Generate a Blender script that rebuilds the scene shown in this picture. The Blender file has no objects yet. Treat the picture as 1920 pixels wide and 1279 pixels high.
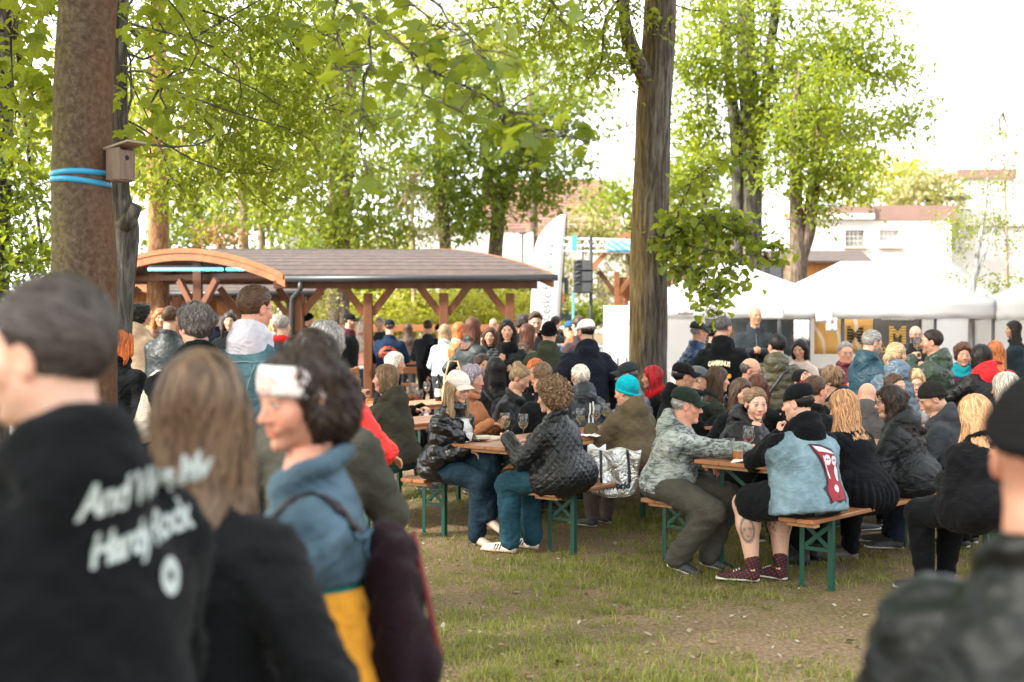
import bpy, math, random
import numpy as np
from mathutils import Vector, Matrix
from mathutils.bvhtree import BVHTree

SC = bpy.context.scene
COL = SC.collection
R = math.radians
rng = np.random.default_rng(7)
random.seed(7)

# ------------------------------------------------------------------ camera
CAM_H, FPX, HOR = 1.70, 2400.0, 600.0          # eye height, focal length in photo pixels, horizon row
PITCH = math.atan((639.5 - HOR) / FPX)
cam_d = bpy.data.cameras.new('camera')
cam = bpy.data.objects.new('camera', cam_d)
COL.objects.link(cam)
cam.location = (0, 0, CAM_H)
cam.rotation_euler = (R(90) - PITCH, 0, 0)
cam_d.sensor_width = 36
cam_d.lens = FPX / 1920 * 36
cam_d.clip_start, cam_d.clip_end = 0.1, 900
cam_d.dof.use_dof = True
cam_d.dof.focus_distance = 8.9
cam_d.dof.aperture_fstop = 2.2
SC.camera = cam

# ------------------------------------------------------------------ sky and sun (thin bright overcast, sun from the left behind the viewer)
SUN_AZ, SUN_EL = R(-112), R(36)                # azimuth from +Y towards +X
world = bpy.data.worlds.new('World')
SC.world = world
world.use_nodes = True
wn, wl = world.node_tree.nodes, world.node_tree.links
wn.clear()
sky = wn.new('ShaderNodeTexSky'); sky.sky_type = 'NISHITA'; sky.sun_disc = False
sky.sun_elevation = SUN_EL; sky.sun_rotation = SUN_AZ
sky.dust_density = 3.0; sky.air_density = 1.0; sky.ozone_density = 1.0
veil = wn.new('ShaderNodeMix'); veil.data_type = 'RGBA'
veil.inputs[0].default_value = 0.72
veil.inputs[7].default_value = (7.4, 7.5, 7.6, 1)      # high thin cloud, spread evenly over the sky
bg = wn.new('ShaderNodeBackground'); bg.inputs[1].default_value = 0.085
wo = wn.new('ShaderNodeOutputWorld')
wl.new(sky.outputs[0], veil.inputs[6]); wl.new(veil.outputs[2], bg.inputs[0]); wl.new(bg.outputs[0], wo.inputs[0])
sun_d = bpy.data.lights.new('sun', 'SUN'); sun_d.energy = 3.0; sun_d.angle = R(5); sun_d.color = (1.0, 0.95, 0.87)
sun = bpy.data.objects.new('sun', sun_d); COL.objects.link(sun)
sdir = Vector((math.sin(SUN_AZ) * math.cos(SUN_EL), math.cos(SUN_AZ) * math.cos(SUN_EL), math.sin(SUN_EL)))
sun.rotation_euler = (-sdir).to_track_quat('-Z', 'Y').to_euler()
vs = SC.view_settings
SC.display_settings.display_device = 'sRGB'
vs.view_transform = 'Standard'; vs.look = 'None'; vs.gamma = 1; vs.use_curve_mapping = False
vs.exposure = 2.55
cy = SC.cycles
cy.max_bounces = 7; cy.diffuse_bounces = 3; cy.glossy_bounces = 3; cy.transmission_bounces = 6; cy.transparent_max_bounces = 10
cy.use_denoising = True; cy.caustics_reflective = False; cy.caustics_refractive = False
cy.sample_clamp_indirect = 6

def pix(px, py, D):
    """World point seen at photo pixel (px, py) at distance D along +Y."""
    c, s = math.cos(PITCH), math.sin(PITCH)
    a, b = (px - 960) / FPX, -(py - 639.5) / FPX
    dy, dz = c + b * s, -s + b * c
    t = D / dy
    return Vector((a * t, D, CAM_H + dz * t))

def gz(x, y):
    """Ground height: level lawn, rising bank behind the shelters."""
    t = min(max((y - 27.0) / 26.0, 0), 1)
    return 1.05 * t * t * (3 - 2 * t)

# ------------------------------------------------------------------ materials
MATS = {}
class NT:
    def __init__(s, name):
        s.m = bpy.data.materials.new(name); s.m.use_nodes = True
        s.n = s.m.node_tree.nodes; s.l = s.m.node_tree.links
        s.b = s.n['Principled BSDF']; s.out = s.n['Material Output']
        s._co = None
    def co(s, kind='Object'):
        if s._co is None: s._co = s.n.new('ShaderNodeTexCoord')
        return s._co.outputs[kind]
    def mapped(s, scale=(1, 1, 1), rot=(0, 0, 0), kind='Object'):
        m = s.n.new('ShaderNodeMapping'); s.l.new(s.co(kind), m.inputs[0])
        m.inputs['Scale'].default_value = scale; m.inputs['Rotation'].default_value = rot
        return m.outputs[0]
    def noise(s, scale, detail=3, rough=.55, vec=None, dist=0.0):
        t = s.n.new('ShaderNodeTexNoise'); t.inputs['Scale'].default_value = scale
        t.inputs['Detail'].default_value = detail; t.inputs['Roughness'].default_value = rough
        t.inputs['Distortion'].default_value = dist
        s.l.new(vec if vec is not None else s.co(), t.inputs['Vector'])
        return t.outputs[0]
    def wave(s, scale, dist=0, detail=2, vec=None, dirn='X', prof='SIN', dscale=1.0):
        t = s.n.new('ShaderNodeTexWave'); t.inputs['Scale'].default_value = scale
        t.inputs['Distortion'].default_value = dist; t.inputs['Detail'].default_value = detail
        t.inputs['Detail Scale'].default_value = dscale
        t.bands_direction = dirn; t.wave_profile = prof
        s.l.new(vec if vec is not None else s.co(), t.inputs['Vector'])
        return t.outputs[1]
    def voro(s, scale, vec=None, feat='F1', out=0):
        t = s.n.new('ShaderNodeTexVoronoi'); t.feature = feat; t.inputs['Scale'].default_value = scale
        s.l.new(vec if vec is not None else s.co(), t.inputs['Vector'])
        return t.outputs[out]
    def ramp(s, fac, stops):
        r = s.n.new('ShaderNodeValToRGB'); s.l.new(fac, r.inputs[0])
        e = r.color_ramp.elements
        while len(e) < len(stops): e.new(.5)
        for k, (p, c) in enumerate(stops):
            e[k].position = p
            e[k].color = (*c, 1) if len(c) == 3 else c
        return r.outputs[0]
    def mix(s, fac, a, b, mode='MIX'):
        m = s.n.new('ShaderNodeMix'); m.data_type = 'RGBA'; m.blend_type = mode
        for sock, v in ((0, fac), (6, a), (7, b)):
            if hasattr(v, 'is_output'): s.l.new(v, m.inputs[sock])
            elif sock == 0: m.inputs[0].default_value = v
            else: m.inputs[sock].default_value = (*v, 1)
        return m.outputs[2]
    def math(s, op, a, b=0.0):
        m = s.n.new('ShaderNodeMath'); m.operation = op
        for k, v in enumerate((a, b)):
            if hasattr(v, 'is_output'): s.l.new(v, m.inputs[k])
            else: m.inputs[k].default_value = v
        return m.outputs[0]
    def attr(s, name='Col'):
        a = s.n.new('ShaderNodeAttribute'); a.attribute_name = name
        return a.outputs[0]
    def bump(s, h, strength=.3, dist=.01, prev=None):
        b = s.n.new('ShaderNodeBump'); b.inputs['Strength'].default_value = strength; b.inputs['Distance'].default_value = dist
        s.l.new(h, b.inputs['Height'])
        if prev is not None: s.l.new(prev, b.inputs['Normal'])
        return b.outputs[0]
    def set(s, **k):
        for key, v in k.items():
            i = s.b.inputs[key.replace('_', ' ')]
            if hasattr(v, 'is_output'): s.l.new(v, i)
            elif isinstance(v, tuple): i.default_value = (*v, 1) if len(v) == 3 else v
            else: i.default_value = v
        return s

def cached(f):
    def g(*a, **k):
        key = (f.__name__, a, tuple(sorted(k.items())))
        if key not in MATS: MATS[key] = f(*a, **k)
        return MATS[key]
    return g

def mul(c, f): return tuple(min(1, max(0, x * f)) for x in c)

@cached
def plain(name, color, rough=.5, metal=0.0, spec=.5, var=.12, scale=8):
    t = NT(name)
    c = t.mix(t.noise(scale, 4), mul(color, 1 - var), mul(color, 1 + var))
    t.set(Base_Color=c, Roughness=rough, Metallic=metal, Specular_IOR_Level=spec)
    return t.m

@cached
def fabric(kind, color):
    """Clothing: the cloth's own colour with weave, wear and creases in relief."""
    if max(color) < .4: color = mul(color, .74 if max(color) > .02 else .6)
    t = NT('cloth_' + kind)
    n1 = t.noise(9, 4, .6); n2 = t.noise(2.3, 2)
    c = t.mix(t.ramp(n1, [(.3, (0, 0, 0)), (.7, (1, 1, 1))]), mul(color, .82), mul(color, 1.18))
    r1 = t.noise(5.5, 2, .5, t.mapped((1, 1, 1.7)), 1.1); r2 = t.noise(15, 2, .5, t.mapped((1, 1, 1.5), (.5, .3, .2)), .9)
    fold = lambda q: t.math('SUBTRACT', 1.0, t.math('ABSOLUTE', t.math('SUBTRACT', t.math('MULTIPLY', q, 4.0), 2.0)))
    crease = t.math('ADD', fold(r1), t.math('MULTIPLY', fold(r2), .35))
    weave = t.noise(420, 1)
    fine = t.bump(weave, .25, .002)
    if kind == 'denim':
        w = t.noise(6, 5, .65); lines = t.wave(55, 2, 1, dirn='Z')
        c = t.mix(t.ramp(w, [(.36, (0, 0, 0)), (.66, (1, 1, 1))]), mul(color, .55), tuple(min(.8, x * 1.35 + .008) for x in color))
        c = t.mix(t.math('MULTIPLY', lines, .18), c, mul(color, 1.7))
        t.set(Base_Color=c, Roughness=.85, Specular_IOR_Level=.2, Normal=t.bump(crease, .5, .014, fine))
    elif kind == 'leather':
        g = t.voro(160)
        t.set(Base_Color=c, Roughness=t.ramp(n1, [(.3, (.42,) * 3), (.7, (.62,) * 3)]), Specular_IOR_Level=.25,
              Normal=t.bump(crease, .4, .010, t.bump(g, .2, .002)))
    elif kind == 'softleather': t.set(Base_Color=c, Roughness=.45, Specular_IOR_Level=.3, Normal=t.bump(crease, .18, .010))
    elif kind in ('puffer', 'nylon'):
        t.set(Base_Color=c, Roughness=.40 if kind == 'puffer' else .55, Specular_IOR_Level=.32, Normal=t.bump(crease, .55, .014))
    elif kind == 'glossy':
        t.set(Base_Color=c, Roughness=.27, Specular_IOR_Level=.5, Normal=t.bump(crease, .35, .010))
    elif kind == 'quilt':
        a = t.wave(8.5, .4, 1, t.mapped(rot=(0, R(45), R(30))), 'X', 'SIN'); b = t.wave(8.5, .4, 1, t.mapped(rot=(0, R(-45), R(30))), 'X', 'SIN')
        q = t.math('MINIMUM', t.math('POWER', a, .35), t.math('POWER', b, .35))
        t.set(Base_Color=c, Roughness=.45, Specular_IOR_Level=.45, Normal=t.bump(q, .6, .008, t.bump(crease, .4, .012)))
    elif kind == 'print':
        v = t.mapped((1, 1, 3.2)); a = t.noise(13, 6, .75, v, 1.2); b = t.noise(3.2, 3, .6, None, .6)
        s = t.math('ADD', t.math('MULTIPLY', a, .6), t.math('MULTIPLY', b, .45))
        c = t.ramp(s, [(.40, (.025, .03, .03)), (.485, (.10, .115, .11)), (.53, (.25, .28, .26)), (.62, (.42, .44, .42))])
        t.set(Base_Color=c, Roughness=.85, Specular_IOR_Level=.2, Normal=t.bump(crease, .5, .014, fine))
    elif kind == 'knit':
        k = t.wave(38, .6, 1, dirn='Z')
        t.set(Base_Color=c, Roughness=.95, Specular_IOR_Level=.1, Normal=t.bump(k, .5, .006, t.bump(crease, .4, .012)))
    else:
        t.set(Base_Color=c, Roughness=.88, Specular_IOR_Level=.12, Normal=t.bump(crease, .42, .014, fine))
        t.b.inputs['Sheen Weight'].default_value = .03; t.b.inputs['Sheen Roughness'].default_value = .5
    return t.m

@cached
def skin_mat():
    t = NT('skin')
    n = t.noise(70, 5, .75)
    c = t.mix(.55, t.attr(), t.mix(t.ramp(n, [(.35, (0, 0, 0)), (.65, (1, 1, 1))]), (.80, .72, .70), (1, 1, 1)), 'MULTIPLY')
    t.set(Base_Color=c, Roughness=.5, Specular_IOR_Level=.35, Normal=t.bump(n, .12, .002))
    t.b.inputs['Subsurface Weight'].default_value = .12
    t.b.inputs['Subsurface Radius'].default_value = (.8, .3, .15); t.b.inputs['Subsurface Scale'].default_value = .012
    return t.m

@cached
def hair_mat(color):
    t = NT('hair')
    c = t.mix(1.0, t.attr(), color, 'MULTIPLY')
    t.set(Base_Color=c, Roughness=.52, Specular_IOR_Level=.25)
    return t.m

@cached
def wood(name, color, scale=1.0, rough=.45, spec=.4, axis=0):
    t = NT(name)
    sc = [22, 22, 22]; sc[axis] = 1.6
    v = t.mapped(tuple(x * scale for x in sc))
    g = t.noise(1, 6, .6, v, .6)
    blot = t.noise(1.7, 3)
    c = t.ramp(g, [(.25, mul(color, .55)), (.48, color), (.75, mul(color, 1.35))])
    c = t.mix(t.ramp(blot, [(.35, (0, 0, 0)), (.75, (.55,) * 3)]), c, mul(color, .72))
    t.set(Base_Color=c, Roughness=rough, Specular_IOR_Level=spec, Normal=t.bump(g, .25, .004))
    return t.m

@cached
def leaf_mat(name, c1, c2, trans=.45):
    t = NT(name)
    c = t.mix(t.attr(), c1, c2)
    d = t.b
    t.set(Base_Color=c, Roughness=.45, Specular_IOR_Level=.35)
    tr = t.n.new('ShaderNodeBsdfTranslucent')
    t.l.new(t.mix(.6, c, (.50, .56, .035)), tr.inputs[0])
    mx = t.n.new('ShaderNodeMixShader'); mx.inputs[0].default_value = trans
    t.l.new(d.outputs[0], mx.inputs[1]); t.l.new(tr.outputs[0], mx.inputs[2]); t.l.new(mx.outputs[0], t.out.inputs[0])
    return t.m

@cached
def glass_mat(name='clear_glass', tint=(1, 1, 1)):
    t = NT(name)
    tr = t.n.new('ShaderNodeBsdfTransparent'); tr.inputs[0].default_value = (*mul(tint, .985), 1)
    gl = t.n.new('ShaderNodeBsdfGlossy'); gl.inputs['Roughness'].default_value = .03
    fr = t.n.new('ShaderNodeLayerWeight'); fr.inputs[0].default_value = .5
    mx = t.n.new('ShaderNodeMixShader')
    t.l.new(t.math('ADD', t.math('MULTIPLY', t.math('POWER', fr.outputs[1], 3.5), .55), .05), mx.inputs[0])
    t.l.new(tr.outputs[0], mx.inputs[1]); t.l.new(gl.outputs[0], mx.inputs[2]); t.l.new(mx.outputs[0], t.out.inputs[0])
    return t.m

@cached
def liquid_mat(name, color):
    t = NT(name)
    t.set(Base_Color=color, Roughness=.05)
    t.b.inputs['Transmission Weight'].default_value = .85; t.b.inputs['IOR'].default_value = 1.33
    return t.m

@cached
def canvas_mat():
    t = NT('tent_canvas')
    n = t.noise(3, 4)
    t.set(Base_Color=t.mix(n, (.68, .68, .69), (.75, .75, .75)), Roughness=.7, Specular_IOR_Level=.25, Normal=t.bump(t.noise(4, 2, .5, None, .8), .35, .03))
    tr = t.n.new('ShaderNodeBsdfTranslucent'); tr.inputs[0].default_value = (.90, .89, .88, 1)
    mx = t.n.new('ShaderNodeMixShader'); mx.inputs[0].default_value = .66
    t.l.new(t.b.outputs[0], mx.inputs[1]); t.l.new(tr.outputs[0], mx.inputs[2]); t.l.new(mx.outputs[0], t.out.inputs[0])
    return t.m

# ------------------------------------------------------------------ mesh tools
def obj(name, V, faces, mat=None, parent=None, smooth=True, col=None, mi=None, sharp=None):
    """One mesh object. faces: list of (n,k) int arrays; col: (n,3) vertex colours; mat: material or list."""
    V = np.asarray(V, np.float32)
    me = bpy.data.meshes.new(name)
    faces = [np.asarray(f, np.int32) for f in faces if f is not None and len(f)]
    nl = sum(f.size for f in faces); nf = sum(len(f) for f in faces)
    me.vertices.add(len(V)); me.vertices.foreach_set('co', V.ravel())
    me.loops.add(nl); me.polygons.add(nf)
    me.loops.foreach_set('vertex_index', np.concatenate([f.ravel() for f in faces]))
    tot = np.concatenate([np.full(len(f), f.shape[1], np.int32) for f in faces])
    st = np.concatenate([[0], np.cumsum(tot)[:-1]]).astype(np.int32)
    me.polygons.foreach_set('loop_start', st)
    me.update(calc_edges=True)
    if smooth: me.polygons.foreach_set('use_smooth', np.ones(nf, bool))
    else: me.polygons.foreach_set('use_smooth', np.zeros(nf, bool))
    for m in (mat if isinstance(mat, (list, tuple)) else [mat]):
        if m is not None: me.materials.append(m)
    if mi is not None: me.polygons.foreach_set('material_index', np.asarray(mi, np.int32))
    if col is not None:
        a = me.color_attributes.new('Col', 'FLOAT_COLOR', 'POINT')
        c4 = np.ones((len(V), 4), np.float32); c4[:, :3] = col
        a.data.foreach_set('color', c4.ravel())
    o = bpy.data.objects.new(name, me); COL.objects.link(o)
    if parent is not None: o.parent = parent
    return o

class MB:
    """Collects shapes that make up ONE part."""
    def __init__(s): s.V, s.Q, s.T, s.C, s.n = [], [], [], [], 0
    def add(s, V, Q=None, T=None, col=None):
        V = np.asarray(V, float).reshape(-1, 3)
        s.V.append(V)
        if Q is not None and len(Q): s.Q.append(np.asarray(Q, int) + s.n)
        if T is not None and len(T): s.T.append(np.asarray(T, int) + s.n)
        s.C.append(np.broadcast_to(np.asarray(1.0 if col is None else col, float), (len(V), 3)) if np.ndim(col) < 2 else np.asarray(col))
        s.n += len(V); return s
    def arrays(s):
        return (np.vstack(s.V), np.vstack(s.Q) if s.Q else None, np.vstack(s.T) if s.T else None, np.vstack(s.C))
    def xf(s, M):
        M = np.array(M)
        s.V = [v @ M[:3, :3].T + M[:3, 3] for v in s.V]; return s
    def build(s, name, mat, parent=None, smooth=False, col=False):
        V, Q, T, C = s.arrays()
        return obj(name, V, [Q, T], mat, parent, smooth, C if col else None)
    def box(s, c, size, rot=None, b=.004, col=None):
        """Box with chamfered edges; rot: 3x3."""
        h = np.asarray(size, float) / 2; b = min(b, h.min() * .45)
        V, ix = [], {}
        for sx in (-1, 1):
            for sy in (-1, 1):
                for sz in (-1, 1):
                    for a in range(3):
                        e = h - b; e[a] = h[a]
                        ix[(sx, sy, sz, a)] = len(V); V.append(e * (sx, sy, sz))
        Q, T = [], []
        for a in range(3):
            u, v = (a + 1) % 3, (a + 2) % 3
            for sg in (-1, 1):
                q = []
                for (p, r) in ((-1, -1), (1, -1), (1, 1), (-1, 1)):
                    k = [0, 0, 0]; k[a] = sg; k[u] = p; k[v] = r; q.append(ix[(*k, a)])
                Q.append(q if sg > 0 else q[::-1])
            for p in (-1, 1):
                for r in (-1, 1):
                    k0 = [0, 0, 0]; k0[u] = p; k0[v] = r; k1 = list(k0); k0[a] = -1; k1[a] = 1
                    q = [ix[(*k0, u)], ix[(*k1, u)], ix[(*k1, v)], ix[(*k0, v)]]
                    Q.append(q if p * r < 0 else q[::-1])
        for k in [(x, y, z) for x in (-1, 1) for y in (-1, 1) for z in (-1, 1)]:
            t = [ix[(*k, 0)], ix[(*k, 1)], ix[(*k, 2)]]
            T.append(t if k[0] * k[1] * k[2] > 0 else t[::-1])
        V = np.array(V)
        if rot is not None: V = V @ np.asarray(rot).T
        return s.add(V + np.asarray(c, float), Q, T, col)
    def beam(s, a, b, w, h, up=(0, 0, 1), bev=.004):
        """Squared timber from a to b: w across, h along up."""
        a, b = Vector(a), Vector(b); d = (b - a); L = d.length; d.normalize()
        x = d.cross(Vector(up)).normalized(); z = x.cross(d)
        rot = np.array([[d.x, x.x, z.x], [d.y, x.y, z.y], [d.z, x.z, z.z]])
        return s.box((a + b) / 2, (L, w, h), rot, bev)
    def tube(s, P, rad, n=8, cap=True, disp=None, col=None):
        P = np.asarray(P, float); m = len(P)
        rad = np.broadcast_to(np.asarray(rad, float), (m,))
        d = np.gradient(P, axis=0); d /= np.linalg.norm(d, axis=1, keepdims=True) + 1e-9
        ref = np.array([1., 0, 0]) if abs(d[0][0]) < .8 else np.array([0, 1., 0])
        x = np.empty_like(d); pr = ref
        for i in range(m):
            v = pr - d[i] * (pr @ d[i]); v /= np.linalg.norm(v) + 1e-9; x[i] = v; pr = v
        y = np.cross(d, x)
        th = np.arange(n) * 2 * np.pi / n
        rr = rad[:, None] * np.ones(n)
        if disp is not None: rr = rr + disp(th[None, :], np.linspace(0, 1, m)[:, None], P)
        V = P[:, None] + rr[..., None] * (np.cos(th)[None, :, None] * x[:, None] + np.sin(th)[None, :, None] * y[:, None])
        I = np.arange(m * n).reshape(m, n); J = np.roll(I, -1, 1)
        Q = np.stack([I[:-1], J[:-1], J[1:], I[1:]], -1).reshape(-1, 4)
        V = V.reshape(-1, 3); T = []
        if cap:
            V = np.vstack([V, P[:1], P[-1:]]); a, b = m * n, m * n + 1
            T = [(a, J[0, k], I[0, k]) for k in range(n)] + [(b, I[-1, k], J[-1, k]) for k in range(n)]
        return s.add(V, Q, T, col)
    def lathe(s, prof, n=20, c=(0, 0, 0), col=None):
        p = np.asarray(prof, float); th = np.arange(n) * 2 * np.pi / n
        V = np.stack([p[:, 0:1] * np.cos(th), p[:, 0:1] * np.sin(th), p[:, 1:2] + 0 * th], -1)
        I = np.arange(len(p) * n).reshape(len(p), n); J = np.roll(I, -1, 1)
        return s.add(V.reshape(-1, 3) + np.asarray(c, float), np.stack([I[:-1], J[:-1], J[1:], I[1:]], -1).reshape(-1, 4), None, col)
    def grid(s, G, col=None, flip=False):
        """Surface from an (m,n,3) array of points."""
        m, n = G.shape[:2]; I = np.arange(m * n).reshape(m, n)
        Q = np.stack([I[:-1, :-1], I[1:, :-1], I[1:, 1:], I[:-1, 1:]], -1).reshape(-1, 4)
        return s.add(G.reshape(-1, 3), Q[:, ::-1] if flip else Q, None, col)
    def slab(s, G, th, col=None):
        """Sheet with thickness: G offset along its normals by th."""
        du = np.gradient(G, axis=0); dv = np.gradient(G, axis=1)
        nrm = np.cross(du, dv); nrm /= np.linalg.norm(nrm, axis=2, keepdims=True) + 1e-9
        B = G - nrm * th
        m, n = G.shape[:2]; I = np.arange(m * n).reshape(m, n); K = I + m * n
        Q = [np.stack([I[:-1, :-1], I[1:, :-1], I[1:, 1:], I[:-1, 1:]], -1).reshape(-1, 4),
             np.stack([K[:-1, :-1], K[:-1, 1:], K[1:, 1:], K[1:, :-1]], -1).reshape(-1, 4)]
        for e, f in ((I[0], K[0]), (I[:, -1], K[:, -1]), (I[-1][::-1], K[-1][::-1]), (I[::-1, 0], K[::-1, 0])):
            Q.append(np.stack([e[:-1], e[1:], f[1:], f[:-1]], -1))
        return s.add(np.vstack([G.reshape(-1, 3), B.reshape(-1, 3)]), np.vstack(Q), None, col)

def empty(name, loc=(0, 0, 0), rz=0.0):
    o = bpy.data.objects.new(name, None); COL.objects.link(o)
    o.location = loc; o.rotation_euler = (0, 0, rz); o.empty_display_size = .2
    return o

def tag(o, label=None, cat=None, group=None, kind=None):
    if label: o['label'] = label
    if cat: o['category'] = cat
    if group: o['group'] = group
    if kind: o['kind'] = kind
    return o

def copy_tree(o, parent=None):
    c = o.copy(); COL.objects.link(c)
    if parent is not None: c.parent = parent
    for ch in list(o.children): copy_tree(ch, c)
    return c

def rotz(a):
    c, s = math.cos(a), math.sin(a); return np.array([[c, -s, 0], [s, c, 0], [0, 0, 1.]])
def rotx(a):
    c, s = math.cos(a), math.sin(a); return np.array([[1., 0, 0], [0, c, -s], [0, s, c]])
def roty(a):
    c, s = math.cos(a), math.sin(a); return np.array([[c, 0, s], [0, 1., 0], [-s, 0, c]])

def text_arrays(body, size=1.0, bold=0.0, shear=0.0, space=1.0, sub=0):
    """Flat lettering as (V, tris) centred on the origin in the XZ plane."""
    cu = bpy.data.curves.new('lettering', 'FONT'); cu.body = body; cu.size = size; cu.offset = bold; cu.shear = shear
    cu.space_character = space; cu.align_x = 'CENTER'; cu.align_y = 'CENTER'; cu.resolution_u = 4
    o = bpy.data.objects.new('lettering', cu)
    me = bpy.data.meshes.new_from_object(o)
    me.calc_loop_triangles()
    V = np.array([v.co for v in me.vertices]); T = np.array([t.vertices for t in me.loop_triangles])
    bpy.data.objects.remove(o); bpy.data.curves.remove(cu); bpy.data.meshes.remove(me)
    for _ in range(sub):
        n = len(V); e = {}; NV = [V]; NT_ = []
        def mid(a, b):
            k = (min(a, b), max(a, b))
            if k not in e:
                e[k] = n + len(e); NV.append(((V[a] + V[b]) / 2)[None])
            return e[k]
        for a, b, c in T:
            x, y, z = mid(a, b), mid(b, c), mid(c, a)
            NT_ += [(a, x, z), (x, b, y), (z, y, c), (x, y, z)]
        V = np.vstack(NV); T = np.array(NT_)
    return np.stack([V[:, 0], 0 * V[:, 0], V[:, 1]], 1), T
# ------------------------------------------------------------------ organic surfaces: distance fields turned into one skin
class Field:
    def __init__(s, lo, hi, h):
        s.h = h; s.lo = np.asarray(lo, float) - 2 * h
        n = np.ceil((np.asarray(hi, float) + 2 * h - s.lo) / h).astype(int) + 1
        s.ax = [(s.lo[i] + h * np.arange(n[i])).astype(np.float32) for i in range(3)]
        s.F = np.full(n, .5, np.float32)
    def sl(s, lo, hi, pad):
        out = []
        for i in range(3):
            a = int(max(0, np.floor((lo[i] - pad - s.lo[i]) / s.h))); b = int(min(len(s.ax[i]), np.ceil((hi[i] + pad - s.lo[i]) / s.h) + 1))
            if b <= a: return None
            out.append(slice(a, b))
        return tuple(out)
    def xyz(s, sl): return s.ax[0][sl[0]][:, None, None], s.ax[1][sl[1]][None, :, None], s.ax[2][sl[2]][None, None, :]
    def put(s, lo, hi, fn, k=.02, op='u'):
        sl = s.sl(lo, hi, 2 * k + 3 * s.h)
        if sl is None: return s
        d = fn(*s.xyz(sl)); A = s.F[sl]
        if op == 'u':
            e = np.maximum(k - np.abs(A - d), 0); s.F[sl] = np.minimum(A, d) - e * e / (4 * k)
        else:
            d = -d; e = np.maximum(k - np.abs(A - d), 0); s.F[sl] = np.maximum(A, d) + e * e / (4 * k)
        return s
    def rc(s, a, b, r1, r2, k=.02, op='u'):
        a = np.asarray(a, float); b = np.asarray(b, float); ba = b - a; L = max(ba @ ba, 1e-9); r = max(r1, r2)
        def fn(X, Y, Z):
            x, y, z = X - a[0], Y - a[1], Z - a[2]
            t = np.clip((x * ba[0] + y * ba[1] + z * ba[2]) / L, 0, 1)
            return np.sqrt((x - t * ba[0]) ** 2 + (y - t * ba[1]) ** 2 + (z - t * ba[2]) ** 2) - (r1 + (r2 - r1) * t)
        return s.put(np.minimum(a, b) - r, np.maximum(a, b) + r, fn, k, op)
    def el(s, c, r, k=.02, op='u', rot=None):
        c = np.asarray(c, float); r = np.asarray(r, float); m = r.min(); e = r if rot is None else np.full(3, r.max())
        def fn(X, Y, Z):
            x, y, z = X - c[0], Y - c[1], Z - c[2]
            if rot is not None:
                q = rot.T
                x, y, z = (q[i][0] * x + q[i][1] * y + q[i][2] * z for i in range(3))
            k0 = np.sqrt((x / r[0]) ** 2 + (y / r[1]) ** 2 + (z / r[2]) ** 2)
            k1 = np.sqrt((x / r[0] ** 2) ** 2 + (y / r[1] ** 2) ** 2 + (z / r[2] ** 2) ** 2) + 1e-6
            return np.maximum(k0 * (k0 - 1) / k1, -m)
        return s.put(c - e, c + e, fn, k, op)
    def loft(s, a, b, right, secs, k=.02, op='u', cap=.02):
        """Elliptic sections (t, rx, ry, forward offset) along a..b; right: local x."""
        a = np.asarray(a, float); b = np.asarray(b, float); d = b - a; L = np.linalg.norm(d); d /= L
        x_ = np.asarray(right, float); x_ = x_ - d * (x_ @ d); x_ /= np.linalg.norm(x_); y_ = np.cross(d, x_)
        S = np.array([(q + (0,))[:4] if len(q) < 4 else q for q in secs], float)
        t0, t1 = S[0, 0], S[-1, 0]; rm = max(S[:, 1].max(), S[:, 2].max()) + abs(S[:, 3]).max()
        e0, e1 = a + d * L * t0, a + d * L * t1
        def fn(X, Y, Z):
            x, y, z = X - a[0], Y - a[1], Z - a[2]
            t = (x * d[0] + y * d[1] + z * d[2]) / L; tc = np.clip(t, t0, t1)
            rx = np.interp(tc, S[:, 0], S[:, 1]).astype(np.float32); ry = np.interp(tc, S[:, 0], S[:, 2]).astype(np.float32); oy = np.interp(tc, S[:, 0], S[:, 3]).astype(np.float32)
            u = x * x_[0] + y * x_[1] + z * x_[2]; v = x * y_[0] + y * y_[1] + z * y_[2] - oy
            q = np.sqrt((u / rx) ** 2 + (v / ry) ** 2)
            side = (q - 1) * np.minimum(rx, ry)
            end = np.maximum(t0 - t, t - t1) * L
            ee = np.maximum(cap - np.abs(side - end), 0)
            return np.maximum(side, end) + ee * ee / (4 * cap)
        return s.put(np.minimum(e0, e1) - rm, np.maximum(e0, e1) + rm, fn, k, op)
    def tor(s, c, nrm, R1, r, k=.015, op='u', sq=1.0, right=(1, 0, 0)):
        """Ring round axis nrm; sq flattens the ring along 'forward'."""
        c = np.asarray(c, float); n = np.asarray(nrm, float); n /= np.linalg.norm(n)
        x_ = np.asarray(right, float); x_ = x_ - n * (x_ @ n); x_ /= np.linalg.norm(x_); y_ = np.cross(n, x_)
        def fn(X, Y, Z):
            x, y, z = X - c[0], Y - c[1], Z - c[2]
            h = x * n[0] + y * n[1] + z * n[2]; u = x * x_[0] + y * x_[1] + z * x_[2]; v = (x * y_[0] + y * y_[1] + z * y_[2]) / sq
            return np.sqrt((np.sqrt(u * u + v * v) - R1) ** 2 + h * h) - r
        return s.put(c - R1 - r, c + R1 + r, fn, k, op)
    def half(s, c, n, k=.012):
        """Cut away everything on the side of the plane that n points to."""
        c = np.asarray(c, float); n = np.asarray(n, float); n /= np.linalg.norm(n)
        X, Y, Z = s.xyz((slice(None),) * 3)
        d = -((X - c[0]) * n[0] + (Y - c[1]) * n[1] + (Z - c[2]) * n[2])
        d = -d; e = np.maximum(k - np.abs(s.F - d), 0); s.F = (np.maximum(s.F, d) + e * e / (4 * k)).astype(np.float32)
        return s
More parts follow.
